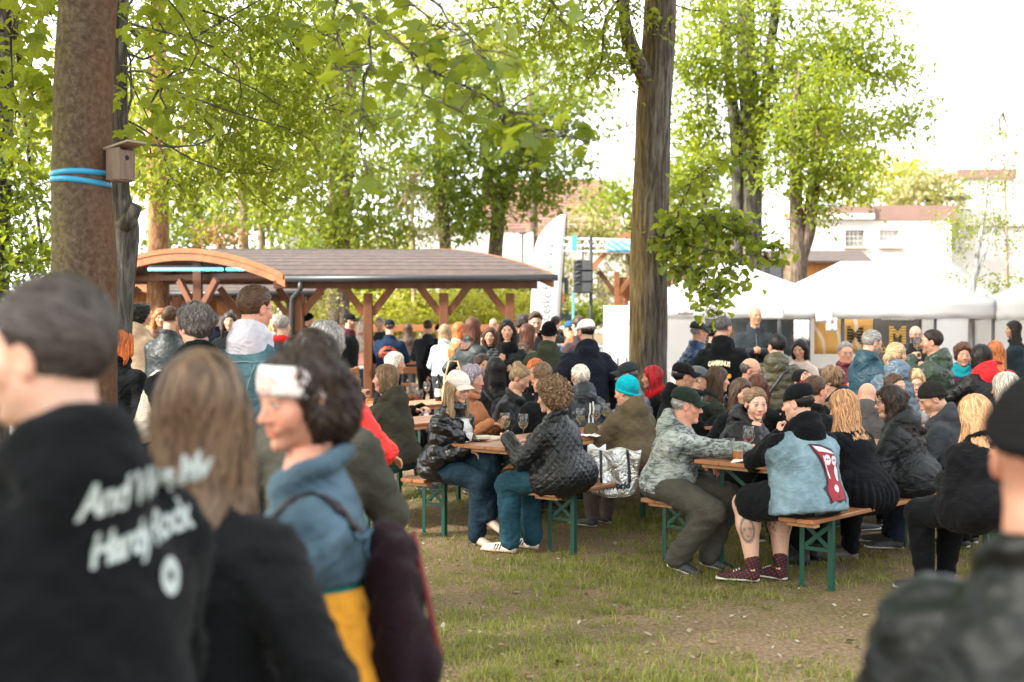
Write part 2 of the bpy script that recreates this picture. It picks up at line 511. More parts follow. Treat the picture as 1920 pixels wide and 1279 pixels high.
    def sample(s, P):
        g = (np.asarray(P) - s.lo) / s.h; n = np.array(s.F.shape)
        g = np.clip(g, 0, n - 1.001); i = g.astype(int); f = g - i; v = 0
        for a in (0, 1):
            for b in (0, 1):
                for c in (0, 1):
                    w = (f[:, 0] if a else 1 - f[:, 0]) * (f[:, 1] if b else 1 - f[:, 1]) * (f[:, 2] if c else 1 - f[:, 2])
                    v = v + w * s.F[i[:, 0] + a, i[:, 1] + b, i[:, 2] + c]
        return v
    def normal(s, P):
        e = s.h; g = np.stack([s.sample(P + np.eye(3)[i] * e) - s.sample(P - np.eye(3)[i] * e) for i in range(3)], 1)
        return g / (np.linalg.norm(g, axis=1, keepdims=True) + 1e-9)
    def mesh(s):
        F = s.F; I = F < 0; nx, ny, nz = F.shape
        cnt = np.zeros((nx - 1, ny - 1, nz - 1), np.int8)
        for a in (0, 1):
            for b in (0, 1):
                for c in (0, 1): cnt += I[a:nx - 1 + a, b:ny - 1 + b, c:nz - 1 + c]
        act = (cnt > 0) & (cnt < 8)
        ijk = np.argwhere(act)
        if not len(ijk): return np.zeros((0, 3)), np.zeros((0, 4), int)
        C = np.stack([F[ijk[:, 0] + a, ijk[:, 1] + b, ijk[:, 2] + c] for a in (0, 1) for b in (0, 1) for c in (0, 1)], 1)
        off = np.array([(a, b, c) for a in (0, 1) for b in (0, 1) for c in (0, 1)], float)
        acc = np.zeros((len(ijk), 3)); w = np.zeros(len(ijk))
        for p in range(8):
            for q in range(p + 1, 8):
                if np.abs(off[p] - off[q]).sum() != 1: continue
                m = (C[:, p] < 0) != (C[:, q] < 0)
                t = C[m, p] / (C[m, p] - C[m, q])
                acc[m] += off[p] + t[:, None] * (off[q] - off[p]); w[m] += 1
        V = s.lo + s.h * (ijk + acc / w[:, None])
        idx = np.full(act.shape, -1, np.int32); idx[act] = np.arange(len(ijk))
        Q = []
        for ax in range(3):
            u, v = (ax + 1) % 3, (ax + 2) % 3
            A = np.moveaxis(I, (ax, u, v), (0, 1, 2)); X = np.moveaxis(idx, (ax, u, v), (0, 1, 2))
            ch = A[:-1, 1:-1, 1:-1] != A[1:, 1:-1, 1:-1]
            e = np.argwhere(ch)
            if not len(e): continue
            i, j, k = e[:, 0], e[:, 1] + 1, e[:, 2] + 1
            q = np.stack([X[i, j - 1, k - 1], X[i, j, k - 1], X[i, j, k], X[i, j - 1, k]], 1)
            ins = A[i, j, k]
            q[~ins] = q[~ins][:, ::-1]
            Q.append(q)
        return V, np.vstack(Q)

def unit(v):
    v = np.asarray(v, float); return v / (np.linalg.norm(v) + 1e-9)

# ------------------------------------------------------------------ heads
HC = {}
def head_geo(kind, lod):
    """Head and neck in head space (origin between the ears at eye level, +y forward), with masks for the face."""
    key = (kind, lod)
    if key in HC: return HC[key]
    fem = kind.startswith('f'); full = 'w' in kind; smile = 's' in kind; old = 'o' in kind
    f = Field((-.10, -.125, -.26), (.10, .13, .135), lod)
    f.el((0, -.014, .032), (.076, .094, .086), .02)
    f.el((0, .030, -.030), (.061 if not fem else .058, .060, .080), .03)
    j = .048 if not fem else .041
    if full: j += .008
    for s in (-1, 1):
        f.rc((s * j, .0, -.058), (0, .060, -.098), .020, .019 if not fem else .016, .02)
        f.el((s * .043, .052, -.026), (.024, .022, .020), .02)
        if full or smile: f.el((s * .041, .056, -.046), (.020, .019, .019), .02)
    f.el((0, .068, -.100), (.021 if not fem else .017, .017, .015), .015)
    if full: f.el((0, .02, -.105), (.045, .045, .028), .02)
    f.rc((-.034, .073, .020), (.034, .073, .020), .013 if not fem else .010, .013 if not fem else .010, .015)
    f.rc((0, .082, .008), (0, .106, -.034), .0075, .0125 if not fem else .0105, .012)
    for s in (-1, 1): f.el((s * .012, .094, -.038), (.008, .010, .008), .008)
    for s in (-1, 1):
        f.el((s * .031, .096, .001), (.017, .014, .011), .012, 's')
        f.el((s * .031, .073, .001), (.0145, .0145, .0135), .004)
        f.rc((s * .018, .085, .0105), (s * .044, .078, .009), .0035, .0035, .004)
    mz = -.067
    if smile:
        f.rc((-.027, .079, mz + .004), (.027, .079, mz + .004), .005, .005, .008)
    f.rc((-.018, .084, mz + .0055), (.018, .084, mz + .0055), .0058, .0058, .006)
    f.rc((-.016, .083, mz - .0065), (.016, .083, mz - .0065), .0068, .0068, .006)
    f.rc((-.022, .093, mz), (.022, .093, mz), .0028, .0028, .003, 's')
    for s in (-1, 1):
        f.el((s * .079, -.008, -.008), (.010, .020, .032), .006, 'u', rotx(R(-12)))
        f.el((s * .088, -.004, -.004), (.007, .010, .018), .005, 's', rotx(R(-12)))
    nr = .060 if not fem else .050
    if full: nr += .008
    f.rc((0, -.018, -.06), (0, -.048, -.23), nr, nr + .006, .03)
    V, Q = f.mesh()
    x, y, z = V.T; ax = np.abs(x)
    M = {}
    cl = lambda q: np.clip(q, 0, 1)
    mzz = mz + (.12 * np.maximum(ax - .01, 0) if smile else 0)
    M['lip'] = cl(1.6 - ((x / .026) ** 2 + ((z - mzz) / .0115) ** 2)) * (y > .07)
    bz = .0235 + .003 * (1 - ((ax - .03) / .017) ** 2)
    M['brow'] = cl(1.7 - (np.abs(z - bz) / (.0042 if not fem else .0032)) ** 2) * (ax > .011) * (ax < .048) * (y > .05)
    ex = np.where(x > 0, x - .031, x + .031)
    ee = (ex / .0135) ** 2 + ((z - .0005) / .0050) ** 2
    M['eye'] = cl(1.5 - ee) * (y > .06)
    M['iris'] = cl(1.7 - (ex / .0064) ** 2 - ((z - .001) / .0062) ** 2) * (y > .06)
    M['lash'] = cl(1.4 - ((ex / .0165) ** 2)) * cl(1.5 - (np.abs(z - .0085) / .0028) ** 2) * (y > .055)
    M['blush'] = np.exp(-((ax - .043) ** 2 + (z + .035) ** 2) / .0006) * (y > .02) + np.exp(-(x ** 2 + (z + .035) ** 2) / .0003) * (y > .09) + .7 * (np.abs(ax - .08) < .013)
    low = cl((-.034 - z) / .012) * cl((y + .012) / .02) * cl((z + .135) / .012)
    mou = np.exp(-(x ** 2 / .0007 + (z + .052) ** 2 / .00008)) * (y > .07)
    M['beard'] = cl(low + mou) * (1 - cl(1.5 - ((x / .022) ** 2 + ((z - mz) / .009) ** 2)))
    M['scalp'] = cl((-(.8 * (y - .05) - .6 * (z - .058)) + .004) / .012) * cl((z + .062) / .012) * (ax < .0775)
    HC[key] = (V, Q, M); return HC[key]

def head_colors(M, skin, hair, beard=0.0, scalp=0.0, lips=.6, brow=.8, eye=(.12, .09, .06), wrinkle=0):
    sk = np.asarray(skin, float); n = len(M['lip'])
    c = np.tile(sk, (n, 1))
    def bl(m, col, f=1.0):
        nonlocal c
        m = (m * f)[:, None]; c = c * (1 - m) + np.asarray(col) * m
    bl(np.clip(M['blush'], 0, 1), (sk[0] * 1.02, sk[1] * .68, sk[2] * .62), .5)
    bl(M['scalp'], hair, scalp); bl(M['beard'], hair, beard)
    bl(M['lip'], (sk[0] * .82, sk[1] * .45, sk[2] * .45), lips)
    bl(M['brow'], mul(hair, .7), brow)
    bl(M['eye'], (.62, .58, .55)); bl(M['iris'], eye); bl(M['lash'], (.05, .035, .03), .8)
    return c

# ------------------------------------------------------------------ hands (right hand: wrist at origin, fingers +y, palm -z, thumb -x)
HAND = {}
def hand_geo(pose, lod):
    key = (pose, lod)
    if key in HAND: return HAND[key]
    f = Field((-.10, -.05, -.10), (.07, .21, .05), lod)
    f.el((0, .045, 0), (.040, .052, .0155), .012)
    f.rc((0, -.035, 0), (0, .012, 0), .026, .026, .02)
    curl = {'relax': (20, 28, 20), 'grip': (42, 58, 40), 'flat': (4, 8, 6), 'fist': (72, 92, 60)}[pose]
    for i, (x, L, r) in enumerate(((-.028, .070, .0095), (-.009, .078, .0098), (.010, .073, .0094), (.028, .058, .0085))):
        p = np.array([x, .082 - .05 * abs(x), 0.]); a = 0; sp = (i - 1.5) * (.05 if pose != 'flat' else .09)
        for q, (fr, c) in enumerate(zip((.44, .32, .24), curl)):
            a += R(c + (i - 1.5) * 2)
            d = np.array([math.sin(sp) * math.cos(a), math.cos(sp) * math.cos(a), -math.sin(a)])
            e = p + d * L * fr
            f.rc(p, e, r * (1 - .1 * q), r * (.93 - .1 * q), .006); p = e
    th = {'relax': ((-.056, .052, -.018), (-.062, .082, -.032)), 'grip': ((-.050, .050, -.040), (-.034, .078, -.058)),
          'flat': ((-.062, .048, -.006), (-.078, .078, -.010)), 'fist': ((-.048, .060, -.030), (-.014, .075, -.048))}[pose]
    f.rc((-.022, .018, -.004), th[0], .0165, .0122, .012); f.rc(th[0], th[1], .0118, .0092, .006)
    HAND[key] = f.mesh(); return HAND[key]

SHOE = {}
def shoe_geo(kind, lod):
    """Left/right-neutral shoe: heel at y=-.06, toe at y=.2, sole at z=0; returns parts {upper, sole}."""
    key = (kind, lod)
    if key in SHOE: return SHOE[key]
    f = Field((-.06, -.09, -.005), (.06, .225, .18), lod)
    hi = .135 if kind in ('high', 'boot') else .072
    f.loft((0, -.07, .03), (0, .205, .022), (1, 0, 0), [(0, .032, .032), (.25, .036, .05), (.5, .040, .045), (.75, .046, .034), (1.0, .03, .020)], .02, cap=.03)
    f.rc((0, -.03, .05), (0, -.026, hi), .038, .040 if hi < .1 else .049, .03)
    if kind == 'heel':
        f = Field((-.06, -.09, -.005), (.06, .225, .18), lod)
        f.loft((0, -.06, .075), (0, .19, .018), (1, 0, 0), [(0, .026, .032), (.3, .030, .036), (.7, .040, .026), (1, .012, .012)], .02, cap=.03)
        f.rc((0, -.035, .08), (0, -.03, .11), .034, .036, .03); f.rc((0, -.055, .0), (0, -.048, .06), .008, .014, .01)
    f.half((0, 0, .004), (0, 0, -1))
    up = f.mesh()
    g = Field((-.06, -.09, -.005), (.06, .225, .06), lod)
    g.loft((0, -.078, .013), (0, .215, .013), (1, 0, 0), [(0, .028, .014), (.25, .038, .014), (.7, .050, .014), (.9, .044, .014), (1, .028, .014)], .01, cap=.02)
    g.half((0, 0, 0), (0, 0, -1), .004)
    SHOE[key] = (up, g.mesh() if kind != 'heel' else None); return SHOE[key]

# ------------------------------------------------------------------ hair
HAIR = {}
def hair_geo(style, lod, nstr, seed=0):
    key = (style, lod, nstr, seed)
    if key in HAIR: return HAIR[key]
    rg = np.random.default_rng(hash(style) % 1000 if False else sum(map(ord, style)) + seed)
    big = {'long': .36, 'longwave': .40, 'longcurl': .34, 'mid': .22, 'bob': .14, 'verylong': .50}.get(style, .1)
    f = Field((-.17, -.21, -.10 - big), (.17, .14, .16), lod)
    flow, step, steps, curl, wid = 'down', .02, 7, 0.0, .0036
    def face_cut(w=.064, top=.072, front=.02):
        f.el((0, .105, -.045), (w, .088, top + .042), .012, 's')
    def hairline(c=(.055, .058), n=(.8, -.6)):
        f.half((0, c[0], c[1]), (0, n[0], n[1]))
    if style in ('short', 'crop', 'tidy', 'spiky', 'quiff'):
        t = {'short': .012, 'crop': .007, 'tidy': .010, 'spiky': .012, 'quiff': .012}[style]
        f.el((0, -.016, .037), (.0765 + t, .0945 + t, .087 + t), .01)
        if style == 'quiff': f.el((0, .055, .105), (.052, .035, .03), .03)
        hairline(); f.half((0, -.06, -.062), (0, .2, -1)); 
        for s in (-1, 1): f.el((s * .09, .0, -.014), (.03, .03, .038), .01, 's')
        steps, step = (4, .008) if style == 'crop' else (5, .013); flow = 'back' if style != 'spiky' else 'up'
        if style == 'spiky': steps, step = 3, .014
    elif style == 'fringe_bald':
        f.el((0, -.02, .02), (.085, .100, .075), .01); hairline((.02, .03), (.75, -.66)); f.half((0, -.03, .055), (0, .35, 1)); f.half((0, -.06, -.06), (0, .2, -1))
        for s in (-1, 1): f.el((s * .09, .0, -.014), (.03, .03, .038), .01, 's')
        steps, step = 4, .01
    elif style in ('curly', 'afro'):
        f.el((0, -.022, .035), (.118, .128, .122), .02); f.el((0, -.05, -.03), (.112, .095, .09), .03)
        for _ in range(70):
            v = unit(rg.normal(size=3)); f.el(np.array([0, -.026, .03]) + v * (.108, .116, .112), np.full(3, rg.uniform(.02, .034)), .012)
        face_cut(.066, .08); f.half((0, .06, .05), (0, .85, -.45)); curl, steps, step, flow, wid = .012, 8, .012, 'rand', .006
    elif style == 'messy':
        f.el((0, -.018, .038), (.097, .113, .105), .01)
        for _ in range(40):
            v = unit(rg.normal(size=3)); f.el(np.array([0, -.02, .035]) + v * (.088, .102, .095), np.full(3, rg.uniform(.014, .028)), .02)
        face_cut(.064, .066); f.half((0, .07, .05), (0, .85, -.55)); f.half((0, -.06, -.085), (0, .2, -1)); steps, step, curl = 6, .013, .004
    elif style == 'wavebob':
        f.el((0, -.018, .036), (.092, .108, .098), .01); f.el((0, -.075, -.03), (.098, .075, .10), .03)
        for _ in range(46):
            v = unit(rg.normal(size=3)); f.el(np.array([0, -.055, -.01]) + v * (.092, .082, .105), np.full(3, rg.uniform(.018, .032)), .02)
        face_cut(.070, .066); f.half((0, .035, .02), (0, .95, -.25)); curl, steps, step = .008, 9, .016
    elif style in ('bun', 'pony', 'updo'):
        f.el((0, -.018, .036), (.086, .106, .094), .01); f.el((0, -.06, -.01), (.072, .055, .06), .02)
        hairline((.062, .06), (.85, -.5)); f.half((0, -.06, -.07), (0, .2, -1))
        if style == 'bun':
            f.el((0, -.085, .098), (.045, .042, .042), .012)
            for _ in range(16): f.el(np.array([0, -.085, .098]) + unit(rg.normal(size=3)) * .036, np.full(3, .016), .01)
        if style == 'pony': f.rc((0, -.115, .03), (0, -.15, -.03), .026, .034, .02); f.rc((0, -.15, -.03), (0, -.135, -.16), .034, .016, .02)
        if style == 'updo': f.el((0, -.095, .02), (.062, .05, .055), .02)
        for s in (-1, 1): f.el((s * .092, .0, -.022), (.03, .03, .034), .01, 's')
        steps, step, flow = 7, .016, 'bunflow'
    else:
        L = big
        f.el((0, -.016, .036), (.089, .108, .095), .02)
        wv = .86 if style == 'verylong' else 1.06 if style == 'longwave' else 1.15 if style == 'longcurl' else 1.0
        f.loft((0, -.035, .03), (0, -.075, -.10 - L + .02), (1, 0, 0), [(0, .090, .072), (.3, .094 * wv, .066), (.65, .098 * wv, .056), (1, .070 * wv, .026)], .04, cap=.04)
        if style in ('long', 'longwave', 'longcurl', 'verylong', 'mid'):
            for s in (-1, 1): f.rc((s * .078, .0, -.02), (s * .096, .015, -.08 - L * .6), .032, .024, .03)
        else:
            for s in (-1, 1): f.rc((s * .078, .0, .0), (s * .080, .005, -.05 - L * .4), .030, .028, .03)
        if style == 'longcurl':
            for _ in range(90):
                t = rg.uniform(0, 1); a = rg.uniform(.1, 2 * np.pi)
                f.el((math.cos(a) * (.10 + .035 * t), -.035 + math.sin(a) * .085 - .03 * t, .05 - t * (L + .05)), np.full(3, rg.uniform(.018, .034)), .015)
            curl = .010
        if style == 'longwave':
            curl = .006
        face_cut(.066, .066); f.half((0, .082, .03), (0, 1, -.25))
        f.el((0, .10, -.24), (.085, .095, .18), .02, 's')
        steps, step = int(5 + L * 18), .026
    V, Q = f.mesh()
    nrm = f.normal(V)
    wob = np.sin(V @ np.array([61., 47, 13]) + 3 * np.sin(V @ np.array([17., -29, 23]))) * np.sin(V @ np.array([-37., 71, 9]))
    V = V + nrm * (wob * (.0035 if style not in ('crop', 'short', 'tidy') else .0015))[:, None]
    C = np.tile(.66 + .16 * wob[:, None], (1, 3))
    mb = MB(); mb.add(V, Q, None, C)
    if nstr:
        pick = rg.integers(0, len(V), nstr)
        P = V[pick] + rg.normal(size=(nstr, 3)) * .003; path = [P]
        wh = np.array([0, -.055, .125]); rnd = rg.normal(size=(nstr, 3)); ph = rg.uniform(0, 6.28, nstr)
        lift = rg.uniform(.0005, .0045, nstr)[:, None]
        for i in range(steps):
            nn = f.normal(P)
            if flow == 'down': g = np.array([0, -.15, -1.0]) + .25 * rnd + .6 * unit_rows(P - wh) * np.clip((P[:, 2:3] - .03) / .08, 0, 1)
            elif flow == 'back': g = np.array([0, -1.0, -.35]) + .25 * rnd
            elif flow == 'up': g = nn * 1.2 + np.array([0, -.3, .4]) + .3 * rnd
            elif flow == 'bunflow': g = np.array([0, -.09, .085 if style == 'bun' else .03]) - P; g = unit_rows(g) + .15 * rnd
            else: g = rnd + .3 * np.cos(i * 1.3 + ph)[:, None] * rnd[:, [1, 2, 0]] - np.array([0, 0, .5])
            if flow != 'up': g = g - nn * (g * nn).sum(1, keepdims=True)
            P = P + unit_rows(g) * step
            if flow != 'up': P = P - nn * np.clip(f.sample(P), -.02, .02)[:, None] + nn * lift
            if curl: P = P + curl * np.stack([np.sin(i * 1.9 + ph), np.cos(i * 1.5 + ph), .5 * np.sin(i * 2.3 + ph)], 1)
            path.append(P)
        W = np.stack(path, 1); m = W.shape[1]
        tg = np.gradient(W, axis=1); nn = np.stack([f.normal(W[:, i]) for i in range(m)], 1)
        sd = np.cross(tg, nn); sd /= np.linalg.norm(sd, axis=2, keepdims=True) + 1e-9
        wd = wid * rg.uniform(.6, 1.3, nstr)[:, None, None] * np.linspace(1, .3, m)[None, :, None] * (lod / .010) ** .5
        A, B = W - sd * wd, W + sd * wd
        VV = np.stack([A, B], 2).reshape(-1, 3)
        I = np.arange(nstr * m * 2).reshape(nstr, m, 2)
        QQ = np.stack([I[:, :-1, 0], I[:, :-1, 1], I[:, 1:, 1], I[:, 1:, 0]], -1).reshape(-1, 4)
        cc = np.repeat(rg.uniform(.35, 1.8, nstr) if style in ('curly', 'afro', 'messy', 'longcurl', 'wavebob') else rg.uniform(.5, 1.55, nstr), m * 2)[:, None] * np.ones(3)
        mb.add(VV, QQ, None, cc)
    HAIR[key] = mb.arrays(); return HAIR[key]

def unit_rows(a): return a / (np.linalg.norm(a, axis=1, keepdims=True) + 1e-9)
# ------------------------------------------------------------------ people
def ik(S, W, l1, l2, pole):
    S, W = np.asarray(S, float), np.asarray(W, float); d = W - S; L = np.linalg.norm(d); L2 = min(L, (l1 + l2) * .995)
    d = d / (L + 1e-9); W = S + d * L2
    a = (l1 * l1 - l2 * l2 + L2 * L2) / (2 * L2); h = math.sqrt(max(l1 * l1 - a * a, 0))
    p = np.asarray(pole, float); p = unit(p - d * (p @ d))
    return S + d * a + p * h, W

def frame(f, n):
    """Rotation with y along f and z close to n."""
    y = unit(f); x = unit(np.cross(y, n)); z = np.cross(x, y)
    return np.stack([x, y, z], 1)

SKIN = {'l': (.55, .315, .21), 'p': (.60, .37, .265), 't': (.46, .25, .15), 'r': (.56, .285, .19)}
HAIRC = {'black': (.012, .010, .010), 'dark': (.030, .019, .014), 'brown': (.075, .040, .022), 'light': (.20, .12, .065), 'blond': (.50, .34, .18),
         'white': (.72, .64, .54), 'grey': (.30, .28, .26), 'dgrey': (.10, .09, .085), 'dgr': (.055, .046, .040), 'lbrown': (.125, .078, .046), 'red': (.42, .012, .016), 'ginger': (.45, .14, .04), 'auburn': (.10, .036, .020),
         'orange': (.60, .14, .03), 'purple': (.33, .28, .33), 'strawb': (.50, .27, .13), 'wine': (.06, .018, .022), 'dblond': (.30, .20, .11)}
PEOPLE = []

def person(px, D, top, yaw, label, pose='stand', sex='m', w=1.0, skin='l', hair=('short', 'brown'), hy=0, hp=0, lean=None, arms=('down', 'down'), legs=None, slean=0,
           topg=None, under=None, low=('trousers', 'cotton', (.03, .03, .035)), shoes=('low', (.03, .03, .03), (.5, .48, .45)), extras=(), head='', beard=0, scalp=0, lips=None,
           ground=None, hs=1.0, seat=.47, group='people at the festival', eye=(.12, .09, .06), lod=None, cx=None):
    """Build one person whose head top is seen at photo pixel (px, top) at distance D. yaw: 0 faces away from the viewer, 90 to +X, 180 to the viewer."""
    fem = sex == 'f'
    if lod is None: lod = 0 if D < 9.9 else 1 if D < 13.5 else 2 if D < 22 else 3
    hl = (.0058, .0084, .0125, .017)[lod]; gl = (.0112, .017, .025, .034)[lod]; hl_hand = (.0062, .0095, .014, .019)[lod]
    T = pix(px, top, D)
    g0 = gz(T.x, T.y) if ground is None else ground
    Ht = T.z - g0
    sit = pose == 'sit'
    if lean is None: lean = 12 if sit else 3
    la, sa = R(lean), R(slean)
    hk = hs * (.96 if not fem else .93)
    capx = {'cap': .012, 'beanie': .02}.get(extras[0][0] if extras else '', 0)
    k = 1.0
    for _ in range(4):
        hipz = (seat + .095) if sit else .525 * 1.75 * k
        Ls = .50 * k
        sd = np.array([math.sin(sa) * math.cos(la), math.sin(la), math.cos(la) * math.cos(sa)])
        P = np.array([0., 0, hipz])
        N = P + sd * Ls
        hpr = R(hp)
        nd = unit(sd * .75 + np.array([0, .30 * math.cos(R(hy)) , 1.0]))
        Hd = N + nd * (.186 * hk * (k if k < 1 else 1))
        topz = Hd[2] + .122 * hk + capx + (.03 if hair[0] in ('curly', 'afro', 'messy') else .01 if hair[0] != 'none' else 0)
        k *= (Ht - (hipz if sit else 0)) / (topz - (hipz if sit else 0)); k = min(max(k, .84), 1.14)
    kb = .5 * k + .5
    hrot = rotz(-R(hy)) @ rotx(-hpr - la * .25)
    sw = (.168 if not fem else .145) * kb * (.6 + .4 * w)
    # torso
    def secs(th0, hem=-.1, flare=0.0, belly=0.0, upto=1.1):
        if fem: S = [(-.15, .165, .125, .0), (.0, .172, .128, 0), (.22, .150, .112, .004), (.42, .137, .105, .008), (.60, .148, .120, .018), (.74, .140, .104, .006), (.85, .105, .084, -.006), (.94, .076, .068, -.010), (1.02, .057, .057, -.008), (1.08, .050, .050, -.004)]
        else: S = [(-.15, .160, .120, .0), (.0, .165, .125, 0), (.22, .160, .118, .006), (.42, .160, .117, .010), (.60, .172, .122, .012), (.74, .165, .110, .004), (.85, .125, .092, -.006), (.94, .088, .076, -.010), (1.02, .064, .064, -.008), (1.08, .055, .056, -.004)]
        ts = [hem] + [q[0] for q in S if q[0] > hem + .02 and q[0] <= upto]
        A = np.array(S); out = []
        for t in ts:
            rx, ry, oy = (np.interp(t, A[:, 0], A[:, i]) for i in (1, 2, 3))
            ww = 1 + (w - 1) * (.8 if t < .7 else .4); th = th0 * (1 - .55 * min(1, max(0, (t - .72) / .25)))
            bl = belly * math.exp(-((t - .2) / .25) ** 2)
            fl = flare * max(0, (.3 - t) / .45)
            out.append((t, (rx * ww + th + fl) * kb, (ry * (ww * 1.05 if w > 1 else ww) + th + bl + fl) * kb, oy + bl * .6))
        return out
    rt = unit(np.array([1.0, 0, -math.tan(sa)]))
    Rr = np.stack([rt, unit(np.cross(sd, rt)) , sd], 1)          # torso frame: right, forward(ish), up
    fw = np.cross(sd, rt)
    if fw[1] < 0: fw = -fw
    chest = P + sd * Ls * .72
    SH = {s: P + sd * Ls * .765 + rt * s * sw + fw * .010 for s in (-1, 1)}
    l1, l2 = .285 * k if not sit else .285 * min(1.05, max(.95, k)), .25 * (k if not sit else min(1.05, max(.95, k)))
    arm = {}
    headp = Hd
    for s, a in zip((-1, 1), arms):
        ht = 'relax'; pole = (s * .6, -1.0, -.5); fd = None; pn = (0, 0, -1)
        B = P
        if a == 'down': Wt = SH[s] + np.array([s * .07, .05, -.50 * k]); pole = (s * .5, -1, 0); pn = (-s, 0, 0)
        elif a == 'pocket': Wt = P + np.array([s * (.205 * w + .02), .11, .03]); pole = (s * .7, -1, .1); ht = 'fist'; pn = (-s, 0, 0)
        elif a == 'belly': Wt = P + np.array([s * .07, .27 * (.5 + .5 * w), .24 * k]); pole = (s * .9, -.6, -.5); pn = (-s * .4, -1, 0); ht = 'fist'; fd = (-s * .8, .55, .1)
        elif a == 'glass': Wt = P + np.array([s * .13, .34, .36 * k]); pole = (s * .8, -.4, -1); ht = 'grip'; fd = (-s * .5, .8, .15); pn = (-s * .9, -.3, 0)
        elif a == 'table': Wt = np.array([s * .15, P[1] + .38, .805]); pole = (s * .55, -.5, -1.0); fd = (-s * .45, .9, -.08); pn = (0, 0, -1)
        elif a == 'tablegrip': Wt = np.array([s * .13, P[1] + .42, .84]); pole = (s * .5, -.5, -1.0); ht = 'grip'; fd = (-s * .25, 1, 0); pn = (-s, 0, -.1)
        elif a == 'lap': Wt = np.array([s * .08, P[1] + .27, P[2] + .16]); pole = (s * .5, -1, -.4); fd = (-s * .55, .8, -.3); pn = (0, -.2, -1)
        elif a == 'chin': Wt = headp + hrot @ np.array([s * .055, .13, -.20]); pole = (s * .7, .3, -1); ht = 'fist'; fd = tuple(hrot @ np.array([-s * .2, -.1, 1.0])); pn = tuple(hrot @ np.array([-s * .6, -.8, 0]))
        elif a == 'mouth': Wt = headp + hrot @ np.array([s * .09, .19, -.16]); pole = (s * .5, .2, -1); ht = 'grip'; fd = tuple(hrot @ np.array([-s * .5, -.45, .75])); pn = tuple(hrot @ np.array([-s * .7, -.6, 0]))
        elif a == 'hair': Wt = headp + hrot @ np.array([s * .13, .06, -.10]); pole = (s * 1, .3, -.8); fd = tuple(hrot @ np.array([-s * .4, 0, 1.0])); pn = (-s, 0, 0)
        elif a == 'cross': Wt = P + np.array([-s * .08, .25 * (.4 + .6 * w), .30 * k + .04 * s]); pole = (s * 1, -.3, -.6); fd = (-s, .25, .1); pn = (0, -1, 0); ht = 'relax'
        else:
            Wt = np.array(a[0]); ht = a[1]; pole = a[2]; fd = a[3]; pn = a[4]
        E, Wt = ik(SH[s], Wt, l1, l2, pole)
        if fd is None: fd = unit(Wt - E)
        arm[s] = (E, Wt, ht, fd, pn)
    hw = (.088 if not fem else .085) * kb * (.7 + .3 * w)
    lt = .43 * k if not sit else .43; ls = .42 * k if not sit else .42
    leg = {}
    for i, s in enumerate((-1, 1)):
        Hp = P + np.array([s * hw, 0, .022 if sit else -.01])
        if sit:
            an = legs[i] if legs else (s * .11, .43 + .03 * s, .085)
            K, A = ik(Hp, an[:3], lt, ls, (s * .12, .6, 1.0))
            fdir = an[3] if len(an) > 3 else (s * .15, 1, 0)
        else:
            an = legs[i] if legs else (s * .105, -.02 + .05 * s * ((px * 7) % 3 - 1), .08)
            A = np.array(an[:3], float)
            Hp = Hp.copy(); lt = np.linalg.norm(Hp - A) * .508; ls = lt * .985
            K, A = ik(Hp, A, lt, ls, (0, 1, 0)); fdir = an[3] if len(an) > 3 else (s * .2, 1, 0)
        leg[s] = (Hp, K, A, unit((fdir[0], fdir[1], fdir[2] if len(fdir) > 2 else 0)))
    # root: put the head where the photo shows it
    ya = R(yaw); Rz = rotz(-ya); hw_ = Rz @ Hd
    root = empty('person', (T.x - hw_[0], T.y - hw_[1], g0), -ya)
    tag(root, label, 'person', group)
    PEOPLE.append(root)
    seed = int(px * 13 + D * 100) % 9973
    rg = np.random.default_rng(seed)
    # ---- body: head, hands and the frame under the clothes as one mesh
    hk_ = head or ('f' if fem else 'm')
    V, Q, M = head_geo(hk_, hl)
    hc = HAIRC[hair[1]]
    sc = np.array([1 + .05 * (rg.random() - .5) + .06 * max(0, w - 1.05), 1, 1 + .04 * (rg.random() - .5)]) * hk
    sk = mul(SKIN[skin], .93 + .14 * rg.random())
    hcol = head_colors(M, sk, hc, beard, scalp, (.75 if fem else .45) if lips is None else lips, .85, eye)
    # neck follows the collar rather than the head turn
    Vh = V * sc
    wt = np.clip((-.10 - Vh[:, 2]) / .10, 0, 1)[:, None]
    turned = Vh @ hrot.T; straight = np.stack([turned[:, 0] * 0 + Vh[:, 0], Vh[:, 1], Vh[:, 2]], 1) @ rotx(-la * .5).T
    uu = np.clip((-.075 - Vh[:, 2]) / .12, 0, 1)[:, None]; uu = uu * uu * (3 - 2 * uu)
    end = Hd + rotx(-la * .5) @ (np.array([0, -.048, -.23]) * sc); sh_ = (N - sd * .02) - end; sh_[2] = 0
    body = MB(); body.add(Hd + turned * (1 - wt) + straight * wt + uu * sh_, Q, None, hcol)
    for s in (-1, 1):
        E, Wt, ht, fd, pn = arm[s]
        HV, HQ = hand_geo(ht, hl_hand)
        q = HV * (.92 if fem else 1.0) * (.95 + .05 * kb)
        if s < 0: q = q * (-1, 1, 1); HQ = HQ[:, ::-1]
        M3 = frame(fd, -np.asarray(pn, float))
        nc = np.tile(np.array(sk) * (1.0, .92, .9), (len(q), 1))
        body.add(Wt + (q) @ M3.T, HQ, None, nc)
        body.tube([SH[s], E, Wt], [.04, .034, .022], 8, col=sk)
    body.tube([P - sd * .05, P + sd * Ls * .5, P + sd * Ls * .9, N + nd * .06], [.09, .085, .08, .045], 10, col=sk)
    bare = low[0] in ('shorts',)
